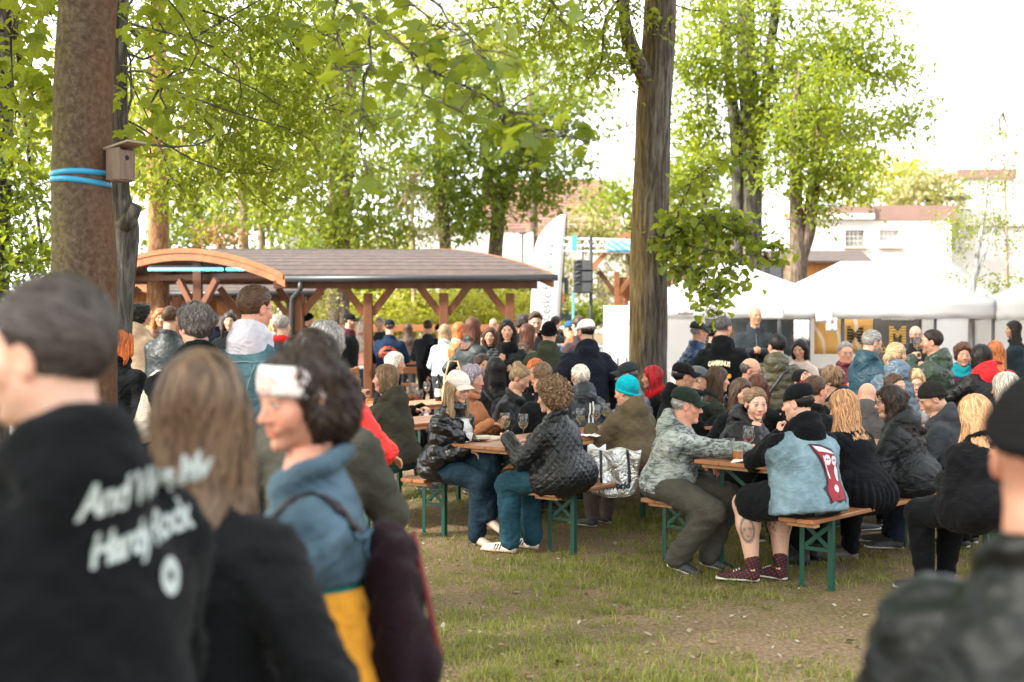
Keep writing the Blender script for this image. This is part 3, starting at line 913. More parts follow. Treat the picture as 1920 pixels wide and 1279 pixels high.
    for s in (-1, 1):
        Hp, K, A, fdir = leg[s]
        if bare:
            f = Field(np.minimum(np.minimum(Hp, K), A) - .11, np.maximum(np.maximum(Hp, K), A) + .11, .010)
            f.rc(Hp, K, .085 * w, .062 * w, .03); cm = K + (A - K) * .32 + np.array([0, -.012, 0])
            f.rc(K, cm, .060 * w, .062 * w, .03); f.rc(cm, A, .058 * w, .038, .03); f.rc(A, A + np.array([0, 0, -.05]), .038, .036, .02)
            LV, LQ = f.mesh(); lc = np.tile(np.array(sk), (len(LV), 1))
            if s < 0:   # grey portrait tattoo on the outer calf
                ax_ = unit(A - K); u = (LV - K) @ ax_; side = LV - K - u[:, None] * ax_
                out = unit(np.array([-.55, -.8, 0])); lat = side @ np.cross(ax_, out); fac = (side @ out) > 0
                e = ((u - .17) / .085) ** 2 + (lat / .046) ** 2
                ring = np.clip(1.5 - np.abs(e - .85) / .22, 0, 1) * fac; feat = np.clip(1.3 - ((u - .165) / .012) ** 2 - ((np.abs(lat) - .017) / .012) ** 2, 0, 1) * fac
                feat = np.maximum(feat, np.clip(1.2 - ((u - .215) / .007) ** 2 - (lat / .016) ** 2, 0, 1) * fac)
                shade = np.clip(.5 + .5 * np.sin(u * 95 + 2 * np.sin(lat * 120)) * np.sin(lat * 110 + 1.3), 0, 1) * (e < .9) * fac; ink = np.clip(np.maximum(ring * .8, feat * .45) + .18 * (e < .9) * fac + .28 * shade, 0, .85)[:, None]
                lc = lc * (1 - ink) + np.array([.07, .075, .08]) * ink
            else:
                ax_ = unit(A - K); u = (LV - K) @ ax_; ink = (np.clip(np.sin(LV @ np.array([130., 90, 70])) * np.sin(LV @ np.array([40., -120, 60])) * 2.5, 0, 1) * np.exp(-((u - .16) / .06) ** 2) * .75)[:, None]
                lc = lc * (1 - ink) + np.array([.08, .085, .09]) * ink
            body.add(LV, LQ, None, lc)
        else: body.tube([Hp, K, A + np.array([0, 0, -.02])], [.06, .045, .032], 8, col=sk)
    body.build('body', skin_mat(), root, True, True)
    # ---- clothes
    bones = [(P, N, 'torso')] + [(SH[s], arm[s][0], 'arm') for s in (-1, 1)] + [(arm[s][0], arm[s][1], 'arm') for s in (-1, 1)]
    def creases(V, nrm, amp, legsb=False):
        a = V + 0.0
        w0 = np.sin(a @ np.array([85., 60, 130]) + 3.0 * np.sin(a @ np.array([33., -25, 19]) + seed)); w0 = np.abs(w0) * -1.2 + .6
        w1 = np.sin(a @ np.array([38., 21, 55]) + 2.2 * np.sin(a @ np.array([19., -27, 11]) + seed) + seed)
        w2 = np.sin(a @ np.array([-61., 44, 80]) + 2.5 * np.sin(a @ np.array([23., 31, -17]) + 2 * seed))
        w3 = np.sin(a @ np.array([15., 12, 22]) + 1.5 * np.sin(a @ np.array([9., 7, -12]) + seed))
        near = 0
        js = [arm[-1][0], arm[1][0], SH[-1], SH[1]] if not legsb else [leg[-1][1], leg[1][1], leg[-1][2], leg[1][2]]
        for J in js: near = near + np.exp(-((V - J) ** 2).sum(1) / .012)
        am = amp * (.55 + .9 * np.clip(near, 0, 1))
        return V + nrm * (am * (.55 * w1 + .35 * w2 + .5 * w3 + .55 * w0))[:, None]
    def puffs(V, nrm, pitch, amp):
        best = np.full(len(V), 9.); tt = np.zeros(len(V))
        for a, b, kind in bones:
            ba = b - a; L = np.linalg.norm(ba); t = np.clip(((V - a) @ ba) / L ** 2, -.3, 1.1); d = np.linalg.norm(V - a - t[:, None] * ba, axis=1) - (.13 if kind == 'torso' else .05)
            m = d < best; best[m] = d[m]; tt[m] = t[m] * L
        q = np.abs(np.sin(np.pi * tt / pitch + .25 * np.sin(V @ np.array([31., 17, 5]))))
        wr = np.sin(V @ np.array([95., 70, 20]) + 2 * np.sin(V @ np.array([30., 50, 40]))) * (1 - q)
        return V + nrm * (amp * (q ** .55 - .55) + .25 * amp * wr)[:, None]
    def hullpts(extra=.2):
        pts = np.array([P, N, SH[-1], SH[1], arm[-1][0], arm[1][0], arm[-1][1], arm[1][1], P - sd * .25])
        return pts.min(0) - extra, pts.max(0) + extra
    def upper(name, kind, color, th=.02, hem=-.12, collar='stand', sleeves=1.0, puff=None, flare=0.0, belly=0.0, coat=0.0, wid=1.0, mat=None, creas=.006, bust=0):
        f = Field(*hullpts(), gl)
        f.loft(P, N, rt, secs(th, hem, flare, belly), .02)
        for s in (-1, 1):
            E, Wt = arm[s][:2]
            f.el(SH[s] - sd * .015 - rt * s * .012, np.array([.056, .056, .052]) * kb * (.7 + .3 * w) + th * .8, .05)
            if sleeves > .3:
                aw = (.7 + .3 * w)
                f.rc(SH[s], E, (.050 if not fem else .044) * aw + th * .85, (.042 if not fem else .037) * aw + th * .85, .035)
                if sleeves > .6: f.rc(E, Wt + unit(E - Wt) * .0, (.042 if not fem else .037) * aw + th * .85, .030 + th * .7, .02)
        if coat:
            if sit:
                for s in (-1, 1): f.rc(leg[s][0], leg[s][0] + (leg[s][1] - leg[s][0]) * coat, .10 * w + th, .085 * w + th, .04)
                r_ = .10 + th; f.rc(np.array([-.09, P[1] - .05, seat + r_]), np.array([.09, P[1] - .05, seat + r_]), r_, r_, .04)
            else: f.loft(P + np.array([0, 0, .1]), P - np.array([0, 0, coat]), rt, [(0, .165 * w + th, .125 * w + th), (1, .185 * w + th + flare, .15 * w + th + flare)], .03)
        elif sit:
            r_ = min(.085 * w + th, .12); f.rc(np.array([-.07 * w, P[1] - .04, seat + r_]), np.array([.07 * w, P[1] - .04, seat + r_]), r_, r_, .04)
        nb = N + nd * .015
        if collar == 'stand': f.tor(nb + nd * .008, nd, .072, .022, .02, sq=1.05); f.tor(nb + nd * .032, nd, .070, .013, .015, sq=1.05)
        elif collar == 'hood':
            f.tor(nb + nd * .0 - fw * .02, unit(nd + fw * .55), .088, .032, .03, sq=1.15)
            f.el(nb - fw * .105 - sd * .045, (.105, .060, .085), .04, 'u'); f.tor(nb - fw * .075 - sd * .01, unit(nd - fw * .5), .082, .026, .025, sq=.8)
        elif collar == 'fold': f.tor(nb - nd * .004, unit(nd + fw * .25), .074, .018, .025, sq=1.1); f.tor(nb - nd * .018 , unit(nd + fw * .35), .088, .014, .025, sq=1.1)
        elif collar == 'low': f.tor(nb - nd * .02, unit(nd + fw * .35), .082, .012, .02, sq=1.1)
        elif collar == 'roll': f.tor(nb + nd * .02, nd, .058, .020, .015); f.tor(nb + nd * .045, nd, .056, .016, .015)
        # neck opening
        f.rc(nb + nd * .01 + fw * .01, nb + nd * .2 + fw * .02, .050, .054, .008, 's')
        Vv, Qq = f.mesh(); nr = f.normal(Vv)
        if puff: Vv = puffs(Vv, nr, *puff)
        Vv = creases(Vv, nr, creas)
        go = obj(name, Vv, [Qq], mat or fabric(kind, color), root)
        if sleeves > .6 and lod < 2:
            for s in (-1, 1):
                E, Wt = arm[s][:2]; d_ = unit(Wt - E); c_ = MB(); r_ = .028 + th * .62
                c_.tube([Wt - d_ * .040, Wt - d_ * .034, Wt - d_ * .008, Wt + d_ * .004], [r_ - .006, r_ + .004, r_ + .002, r_ - .008], 14, False); c_.build('cuff', fabric('knit' if kind == 'cotton' else kind, mul(color, .85)), go, True)
        return go
    def lower(name, kind, color, th=.012, flare=0.0, cut=1.0, mat=None, rise=.2):
        pts = np.array([P, leg[-1][1], leg[1][1], leg[-1][2], leg[1][2]])
        f = Field(pts.min(0) - .2, pts.max(0) + .2, gl * (1.25 if lod == 0 else 1.7))
        f.loft(P, N, rt, secs(th, -.16, 0, 0, .14) + [(rise, .15 * w * kb, .115 * w * kb)], .02)
        for s in (-1, 1):
            Hp, K, A, fdir = leg[s]
            r0, r1, r2 = (.090 if not fem else .092) * w + th, .063 * w + th, .044 + th + flare
            if sit: f.el((Hp[0], Hp[1] - .05, seat + .088), np.array([.095 * w, .10, .082]) + th * .4, .04)
            if cut >= 1:
                f.rc(Hp, K, r0, r1 + flare * .4, .035); f.rc(K, A - unit(A - K) * .0, r1 + flare * .4, r2, .03)
            else: f.rc(Hp, Hp + (K - Hp) * cut, r0, r1 + flare, .035)
        Vv, Qq = f.mesh(); nr = f.normal(Vv); Vv = creases(Vv, nr, .005, True)
        return obj(name, Vv, [Qq], mat or fabric(kind, color), root)
    def skirt(name, kind, color, length=.5):
        pts = np.array([P, leg[-1][1], leg[1][1], P - (0, .2, .3)])
        f = Field(pts.min(0) - .3, pts.max(0) + .25, gl)
        if sit:
            for s in (-1, 1):
                Hp, K, A, _ = leg[s]; f.rc(Hp, K, .12 * w, .10, .05); f.rc(K, K + (A - K) * length, .10, .085, .04)
            f.rc((P + leg[1][0]) / 2, (leg[-1][1] + leg[1][1]) / 2, .11, .10, .05); f.rc(P + (-.1, -.08, -.04), P + (.1, -.08, -.04), .12, .12, .04)
        else: f.loft(P + (0, 0, .12), P - (0, 0, length), rt, [(0, .16 * w, .125 * w), (.4, .19 * w, .15 * w), (1, .24 * w, .2 * w)], .03)
        Vv, Qq = f.mesh(); nr = f.normal(Vv); th = np.arctan2(Vv[:, 1], Vv[:, 0] + 1e-6)
        Vv = Vv + nr * (.007 * np.sin(th * 26 + 3 * Vv[:, 2]))[:, None]
        return obj(name, creases(Vv, nr, .003, True), [Qq], fabric(kind, color), root)
    garments = {}
    lk = dict(low[3]) if len(low) > 3 else {}
    if low[0] == 'skirt': skirt('skirt', low[1], low[2], **lk)
    else: lower(low[0], low[1], low[2], **lk, **({'cut': .82, 'th': .03} if bare else {}))
    for g in (under or ()):
        garments[g[0]] = upper(g[0], g[1], g[2], **(g[3] if len(g) > 3 else {}))
    if topg: garments[topg[0]] = upper(topg[0], topg[1], topg[2], **(topg[3] if len(topg) > 3 else {}))
    # ---- shoes
    upm = plain('shoe_upper', shoes[1], .55)
    if shoes[0] == 'high':
        tt_ = NT('plaid_canvas'); wa = tt_.wave(16, .4, 1, tt_.mapped(rot=(.4, .3, .2)), 'X'); wb = tt_.wave(16, .4, 1, tt_.mapped(rot=(.4, .3, .2)), 'Z')
        tt_.set(Base_Color=tt_.ramp(tt_.math('MULTIPLY', wa, wb), [(.20, (.008, .007, .009)), (.5, (.16, .010, .016))]), Roughness=.8); upm = tt_.m
    som = plain('shoe_sole', shoes[2], .6)
    (uV, uQ), so = shoe_geo(shoes[0], .009 if lod == 0 else .015)
    for s in (-1, 1):
        Hp, K, A, fdir = leg[s]
        M3 = frame(fdir, (0, 0, 1)); base = A - M3 @ np.array([0, -.028, .083 if shoes[0] != 'heel' else .10])
        sh = obj('shoe', base + uV @ M3.T, [uQ], upm, root)
        if so is not None: obj('sole', base + so[0] @ M3.T, [so[1]], som, sh)
        if shoes[0] == 'high' or len(shoes) > 3:
            st = MB()
            cc = shoes[3] if len(shoes) > 3 else (.7, .66, .6)
            for q in range(3 if len(shoes) > 4 else 4):
                for sd_ in (-1, 1):
                    if len(shoes) > 4:   # side stripes
                        for z in (0, 1, 2): pass
                        a0 = np.array([sd_ * .0395, .045 + q * .021, .024]); a1 = np.array([sd_ * .031, .030 + q * .021, .063])
                        st.beam(base + M3 @ a0, base + M3 @ a1, .009, .006, up=tuple(M3 @ np.array([sd_, 0, .2])), bev=.001)
                if len(shoes) <= 4:      # laces
                    st.beam(base + M3 @ np.array([-.022, .055 + .018 * q, .078 - .008 * q]), base + M3 @ np.array([.022, .060 + .018 * q, .078 - .008 * q]), .008, .008, bev=.002)
            st.build('stripe' if len(shoes) > 4 else 'lace', plain('shoe_trim', cc, .7), sh)
    # ---- hair
    if hair[0] != 'none':
        hv, hq, _, hcx = hair_geo(hair[0], (.0095, .012, .016, .021)[lod], (760, 280, 90, 0)[lod], seed % 3)
        mat_h = hair_mat(hc)
        long_ = hair[0] in ('long', 'longwave', 'longcurl', 'verylong', 'mid', 'pony')
        q = hv * sc
        if any(e[0] in ('cap', 'beanie') for e in extras):
            cz = np.array([0, -.012, .02]); up_ = np.clip((q[:, 2:3] - .01) / .03, 0, 1); q = q * (1 - up_) + (cz + (q - cz) * .88) * up_
        tv = q @ hrot.T
        if long_:    # the lengths hang over the shoulders, following the back
            ws = np.clip((-.06 - q[:, 2]) / .12, 0, 1)[:, None]
            hang = q @ (rotz(-R(hy) * .45) @ rotx(-la * .5 * 0)).T
            tv = tv * (1 - ws) + hang * ws
            pt = Hd + tv
            t_ = np.clip((pt - N) @ sd, -.6, .03); over = np.clip(-t_ / .10, 0, 1)
            back = (pt - N) @ fw < .03
            th_ = .03 + (topg[3].get('th', .02) if topg and len(topg) > 3 else .02)
            push = np.where(back, -(.070 + th_) - ((pt - N) @ fw + .0), 0); push = np.minimum(push, 0) * 0 + np.where(back, np.minimum(0, -(.095 + th_) * over - np.maximum((pt - N) @ fw, -.2) * 0 - 0), 0) * .55
            pt = pt + push[:, None] * fw
            obj('hair', pt, [hq], mat_h, root, True, hcx)
        else: obj('hair', Hd + tv, [hq], mat_h, root, True, hcx)
    if beard >= .95:
        V, Q, M = head_geo(hk_, hl); bs = (M['beard'] > .35)
        keep = bs[Q].all(1); Vb = V * sc; nn = np.stack([Vb[:, 0], Vb[:, 1] - .0, (Vb[:, 2] + .05) * 1.2], 1); nn /= np.linalg.norm(nn, axis=1, keepdims=True)
        ids = np.unique(Q[keep]); mp = np.full(len(V), -1); mp[ids] = np.arange(len(ids))
        Vn = (Vb + nn * (.008 + .004 * np.sin(V @ np.array([190., 150, 240])))[:, None])[ids]
        obj('beard', Hd + Vn @ hrot.T, [mp[Q[keep]]], hair_mat(hc), root, True, np.ones((len(ids), 3)) * .9)
    # ---- what is worn on the head, face, neck and back
    HM = np.eye(4); HM[:3, :3] = hrot * hk; HM[:3, 3] = Hd
    NM = np.eye(4); NM[:3, :3] = np.stack([rt, fw, sd], 1); NM[:3, 3] = N
    for e in extras: EXTRA[e[0]](root, HM, NM, e, dict(P=P, N=N, sd=sd, fw=fw, rt=rt, SH=SH, arm=arm, leg=leg, Ls=Ls, w=w, gl=gl, lod=lod, kb=kb, garments=garments, seed=seed))

    return root, dict(P=P, N=N, sd=sd, fw=fw, rt=rt, SH=SH, arm=arm, leg=leg, Hd=Hd, hrot=hrot, garments=garments)

# ---- worn extras; each is a child part
def ex_cap(root, HM, NM, e, J):
    """Baseball cap: (., colour, brim colour or None, 'back' to wear it backwards, mark colour)."""
    col = e[1]; brimc = e[2] if len(e) > 2 and e[2] else col; back = len(e) > 3 and e[3] == 'back'; nobrim = len(e) > 3 and e[3] == 'nobrim'
    m = fabric('cotton', col); n = 32
    d = MB(); th = np.linspace(0, 2 * np.pi, n + 1); ph = np.linspace(0, np.pi / 2, 10)
    X = .088 * np.cos(ph)[:, None] ** .75 * np.cos(th); Y = -.012 + .106 * np.cos(ph)[:, None] ** .75 * np.sin(th); Z = .030 + .100 * np.sin(ph)[:, None] ** .9 + 0 * th - .018 * np.sin(th) * -1 * np.cos(ph)[:, None] * (-1)
    seam = 1 + .012 * (np.abs(np.sin(3 * th)) ** .4 - .6) * np.sin(ph)[:, None] ** 0
    d.slab(np.stack([X * seam, Y * seam, Z], -1), .003)
    if back: d.xf(np.block([[rotz(math.pi), np.zeros((3, 1))], [0, 0, 0, 1]]))
    d.xf(HM); cap = d.build('cap', m, root, True)
    b = MB(); u = np.linspace(-1, 1, 15); v = np.linspace(0, 1, 7); U, W = np.meshgrid(u, v, indexing='ij')
    ang = U * R(62); r0 = .5
    bx = .085 * np.sin(ang) * (1 + .02 * W); by = .094 * np.cos(ang) * 1.0 + W * .078 * (1 - .45 * U ** 2) - .006
    bz = .030 + .017 - .030 * U ** 2 * (1) - .018 * W - .010 * W * U ** 2
    b.slab(np.stack([bx, by, bz], -1), -.005)
    if back: b.xf(np.block([[rotz(math.pi), np.zeros((3, 1))], [0, 0, 0, 1]]))
    b.xf(HM)
    if not nobrim: b.build('brim', fabric('cotton', brimc), cap, True)
    k = MB(); k.lathe([(.009, 0), (.008, .004), (0, .006)], 10, (0, -.012, .129)); k.xf(HM); k.build('button', m, cap, True)
    if len(e) > 4 and e[4]:
        s = MB(); 
        for q in range(3): s.box((-.014 + .014 * q, .100 - .006 * abs(q - 1) * .5, .075), (.009, .006, .028), rotx(R(28)), .001)
        if back: pass
        s.xf(HM); s.build('emblem', plain('cap_emblem', e[4], .6), cap)
    if back:
        s = MB(); t = np.linspace(-.9, .9, 12); s.tube(np.stack([.055 * np.sin(t * 1.2), .104 * np.cos(t * .6) - .006, .062 + .03 * np.cos(t * 1.5)], 1), .004, 6); s.xf(HM); s.build('strap_opening', plain('cap_hole', (.35, .22, .17), .7), cap, True)

def ex_beanie(root, HM, NM, e, J):
    f = Field((-.12, -.14, -.06), (.12, .12, .18), .008)
    f.el((0, -.018, .042), (.087, .105, .100), .01); zc = .005 if len(e) < 3 else e[2]; f.half((0, 0, zc), (0, .42, -1)); f.tor((0, -.02, zc + .015), (0, -.42, 1), .082, .012, .008, sq=1.22)
    V, Q = f.mesh(); n = f.normal(V); th = np.arctan2(V[:, 1] + .018, V[:, 0])
    V = V + n * (.0018 * np.sin(th * 46))[:, None]
    M = np.array(HM); obj('beanie', V @ M[:3, :3].T + M[:3, 3], [Q], fabric('knit', e[1]), root)

def ex_headband(root, HM, NM, e, J):
    th = np.linspace(0, 2 * np.pi, 49); v = np.linspace(0, 1, 9); T_, W = np.meshgrid(th, v, indexing='ij')
    zz = .018 + .072 * W; kk = np.sqrt(np.clip(1 - ((zz - .03) / .125) ** 2, .05, 1)) + .02 * np.sin(np.pi * W)
    G = np.stack([.090 * kk * np.cos(T_), -.012 + .108 * kk * np.sin(T_), zz + .008 * np.sin(T_) - .030 * (1 - np.sin(T_)) * .5], -1)
    b = MB(); b.slab(G, .004); b.xf(HM)
    t = NT('printed_headband'); n = t.noise(17, 3, .6)
    c = t.ramp(n, [(.40, (.42, .52, .46)), (.46, (.66, .65, .60)), (.54, (.66, .62, .58)), (.58, (.55, .12, .14)), (.62, (.64, .58, .52)), (.70, (.55, .45, .25))])
    t.set(Base_Color=c, Roughness=.9); b.build('headband', t.m, root, True)

def ex_glasses(root, HM, NM, e, J):
    b = MB(); r = .0016 if J['lod'] == 0 else .0022
    for s in (-1, 1):
        t = np.linspace(0, 2 * np.pi, 15); P_ = np.stack([s * .032 + .024 * np.cos(t), .098 - .10 * (.024 * np.cos(t) * s) ** 1, -.002 + .018 * np.sin(t)], 1); b.tube(P_, r, 6, False)
        b.tube([(s * .056, .094, .004), (s * .078, .06, .006), (s * .082, -.005, .004), (s * .080, -.03, -.012)], r, 6)
    b.tube([(-.009, .101, .003), (0, .104, .006), (.009, .101, .003)], r, 6); b.xf(HM); g = b.build('glasses', plain('spectacle_frame', e[1], .3), root, True)
    l = MB()
    for s in (-1, 1):
        t = np.linspace(0, 2 * np.pi, 15)[:-1]; V = np.vstack([[[s * .032, .099, -.002]], np.stack([s * .032 + .023 * np.cos(t), .098 - .1 * .024 * np.cos(t) * s, -.002 + .017 * np.sin(t)], 1)])
        l.add(V, None, [(0, 1 + i, 1 + (i + 1) % 14) for i in range(14)])
    l.xf(HM); l.build('lenses', glass_mat() if len(e) < 3 else glass_mat('dark_lens', e[2]), g)

def ex_scarf(root, HM, NM, e, J):
    f = Field((-.18, -.18, -.14), (.18, .18, .14), max(.010, J['gl'] * .8)); 
    f.tor((0, .0, .005), (0, .25, 1), .078, .032, .02); f.tor((0, .005, .032), (0, .15, 1), .072, .024, .02); f.tor((0, .01, -.025), (0, .4, 1), .090, .030, .02)
    if len(e) > 2: f.rc((.03, .10, 0), (.04, .13, -.12), .04, .045, .03)
    V, Q = f.mesh(); n = f.normal(V); V = V + n * (.006 * np.sin(V @ np.array([40., 60, 90]) + 2 * np.sin(V @ np.array([30., 20, 10]))))[:, None]
    M = np.array(NM); obj('scarf', V @ M[:3, :3].T + M[:3, 3], [Q], fabric('cotton', e[1]), root)

def drape(root, J, pts, rad, name, mat, gname=None, width=.02, parent=None):
    """A strap laid on a garment: pts in the torso frame are pulled onto the cloth."""
    g = J['garments'][gname] if gname else list(J['garments'].values())[-1]
    me = g.data; n = len(me.vertices); V = np.empty(n * 3, np.float32); me.vertices.foreach_get('co', V); V = V.reshape(-1, 3)
    bvh = BVHTree.FromPolygons([tuple(v) for v in V], [tuple(p.vertices) for p in me.polygons])
    out = []
    P_ = np.asarray(pts, float)
    s_ = np.linspace(0, len(P_) - 1, 26); P_ = np.stack([np.interp(s_, np.arange(len(P_)), P_[:, i]) for i in range(3)], 1)
    B, F_, U = J['rt'], J['fw'], J['sd']; N = J['N']
    L, Rr = [], []
    for p in P_:
        q = N + B * p[0] + F_ * p[1] + U * p[2]; h = bvh.find_nearest(Vector(q))
        out.append(np.array(h[0] + h[1] * .004)); 
    out = np.array(out); d = np.gradient(out, axis=0)
    for p, t in zip(out, d):
        h = bvh.find_nearest(Vector(p)); nn = np.array(h[1]); sd_ = unit(np.cross(t, nn)); L.append(p - sd_ * width + nn * .003); Rr.append(p + sd_ * width + nn * .003)
    m = MB(); m.slab(np.stack([np.array(L), np.array(Rr)], 1), .004); return m.build(name, mat, parent or root, True)

def ex_strap(root, HM, NM, e, J):
    """Bag strap across the back: (., colour, side, width, from/to)"""
    s = e[2]; w = e[3] if len(e) > 3 else .012
    drape(root, J, [(s * .10, .02, -.02), (s * .06, -.14, -.10), (-s * .04, -.16, -.25), (-s * .16, -.12, -.44)], .01, 'bag_strap', plain('strap', e[1], .45), width=w)

def ex_backstraps(root, HM, NM, e, J):
    for x in (-.012, .022): drape(root, J, [(x + .03, -.16, -.10), (x + .01, -.18, -.22), (x - .01, -.18, -.34)], .01, 'bag_strap', plain('strap', e[1], .4), width=.007)

def ex_frontbits(root, HM, NM, e, J):
    """Zip down the front."""
    drape(root, J, [(0, .11, -.06), (0, .17, -.18), (0, .19, -.32), (0, .18, -.46)], .01, 'zip', plain('zip', e[1], .35), width=.003)

def ex_inner(root, HM, NM, e, J):
    """Open jacket showing a lighter garment down the front."""
    drape(root, J, [(0, .11, -.05), (0, .17, -.18), (0, .19, -.32), (0, .18, -.44)], .01, e[2], fabric('cotton', e[1]), width=e[3])

def ex_seams(root, HM, NM, e, J):
    """Yoke, side and hem seams with their paler stitching."""
    m = plain('stitching', e[1], .8); z = -.13
    for pts in ([(-.16, -.13, z), (-.08, -.18, z - .012), (.08, -.18, z - .012), (.16, -.13, z)], [(-.10, -.19, z - .02), (-.085, -.22, -.25), (-.07, -.22, -.38)], [(.10, -.19, z - .02), (.085, -.22, -.25), (.07, -.22, -.38)]): drape(root, J, pts, .01, 'seam', m, e[2], width=.0016)

def ex_backpack(root, HM, NM, e, J):
    f = Field((-.22, -.36, -.68), (.22, .0, .0), .013)
    f.loft((0, -.175, -.56), (0, -.165, -.12), (1, 0, 0), [(0, .11, .055), (.2, .135, .07), (.8, .125, .065), (1, .09, .045)], .03, cap=.05); f.el((0, -.235, -.45), (.10, .035, .09), .03)
    V, Q = f.mesh(); n = f.normal(V); V = V + n * (.007 * np.sin(V @ np.array([30., 40, 50]) + 2 * np.sin(V @ np.array([20., 12, 10]))))[:, None]
    M = np.array(NM); p = obj('backpack', V @ M[:3, :3].T + M[:3, 3], [Q], fabric('cotton', e[1]), root)
    if len(e) > 2:
        b = MB()
        for x in (-.015, .045): b.tube([(x, -.225, -.16), (x * 1.15, -.247, -.30), (x * 1.2, -.270, -.45), (x * 1.1, -.225, -.58)], .008, 6)
        b.xf(NM); b.build('trim', plain('backpack_trim', e[2], .6), p, True)
    for s in (-1, 1): drape(root, J, [(s * .11, -.14, -.14), (s * .14, -.02, -.05), (s * .13, .12, -.14), (s * .15, .12, -.32)], .01, 'bag_strap', fabric('nylon', e[1]), width=.014)

def lay_on(parent, garment, V, T, name, mat, J, back=True, lift=.003):
    """Lay flat lettering or marks (torso frame x/z, metres from the neck point) onto a garment's back or chest."""
    me = garment.data; n = len(me.vertices); W = np.empty(n * 3, np.float32); me.vertices.foreach_get('co', W); W = W.reshape(-1, 3)
    bvh = BVHTree.FromPolygons([tuple(v) for v in W], [tuple(p.vertices) for p in me.polygons])
    B, F_, U, N = J['rt'], J['fw'], J['sd'], J['N']; sg = -1 if back else 1; out = []
    for v in V:
        o = N + B * v[0] + F_ * sg * .8 + U * v[2]
        h = bvh.ray_cast(Vector(o), Vector(-sg * F_))
        p = np.array(h[0]) if h[0] is not None else N + B * v[0] + F_ * sg * .12 + U * v[2]
        out.append(p + F_ * sg * lift)
    return obj(name, np.array(out), [T], mat, parent, True)

EXTRA = dict(seams=ex_seams, cap=ex_cap, beanie=ex_beanie, headband=ex_headband, glasses=ex_glasses, scarf=ex_scarf, strap=ex_strap, backstraps=ex_backstraps, zip=ex_frontbits, inner=ex_inner, backpack=ex_backpack)
# ------------------------------------------------------------------ ground
def ground_mat():
    t = NT('lawn_and_soil')
    a = t.noise(.55, 5, .6); b = t.noise(3.2, 5, .65); c = t.noise(38, 4, .7); d = t.noise(150, 2, .6)
    soil = t.ramp(c, [(.3, (.10, .066, .040)), (.55, (.235, .160, .095)), (.75, (.40, .31, .21))])
    green = t.ramp(c, [(.3, (.055, .055, .016)), (.55, (.145, .132, .040)), (.8, (.24, .21, .085))])
    f = t.ramp(t.math('ADD', t.math('MULTIPLY', a, .55), t.math('MULTIPLY', b, .5)), [(.47, (0, 0, 0)), (.68, (1, 1, 1))])
    stones = t.ramp(t.voro(60, None, 'F1'), [(.10, (1, 1, 1)), (.20, (0, 0, 0))])
    col = t.mix(f, soil, green)
    col = t.mix(t.math('MULTIPLY', stones, t.math('MULTIPLY', t.ramp(b, [(.5, (1,) * 3), (.62, (0,) * 3)]), .8)), col, (.26, .23, .19))
    t.set(Base_Color=col, Roughness=.95, Specular_IOR_Level=.15, Normal=t.bump(c, .8, .03, t.bump(d, .6, .008)))
    return t.m

def sheet(name, xs, ys, mat, lift=0.0, kind='structure'):
    X, Y = np.meshgrid(xs, ys, indexing='ij'); Z = np.vectorize(gz)(X, Y) + lift
    m = MB(); m.grid(np.stack([X, Y, Z], -1)); return tag(m.build(name, mat, None, True), kind=kind)

sheet('ground', np.concatenate([[-260, -120, -60], np.linspace(-30, 30, 41), [60, 120, 260]]), np.concatenate([[-30, -10], np.linspace(0, 60, 61), [75, 100, 160, 300, 520]]), ground_mat())
pv = NT('paving'); pn_ = pv.noise(5, 5, .6)
pv.set(Base_Color=pv.ramp(pn_, [(.3, (.17, .16, .15)), (.7, (.30, .28, .26))]), Roughness=.9, Normal=pv.bump(pv.noise(60, 3), .4, .01))
sheet('paving', np.linspace(-9, 1.6, 9), np.linspace(18.3, 26.5, 9), pv.m, .006)

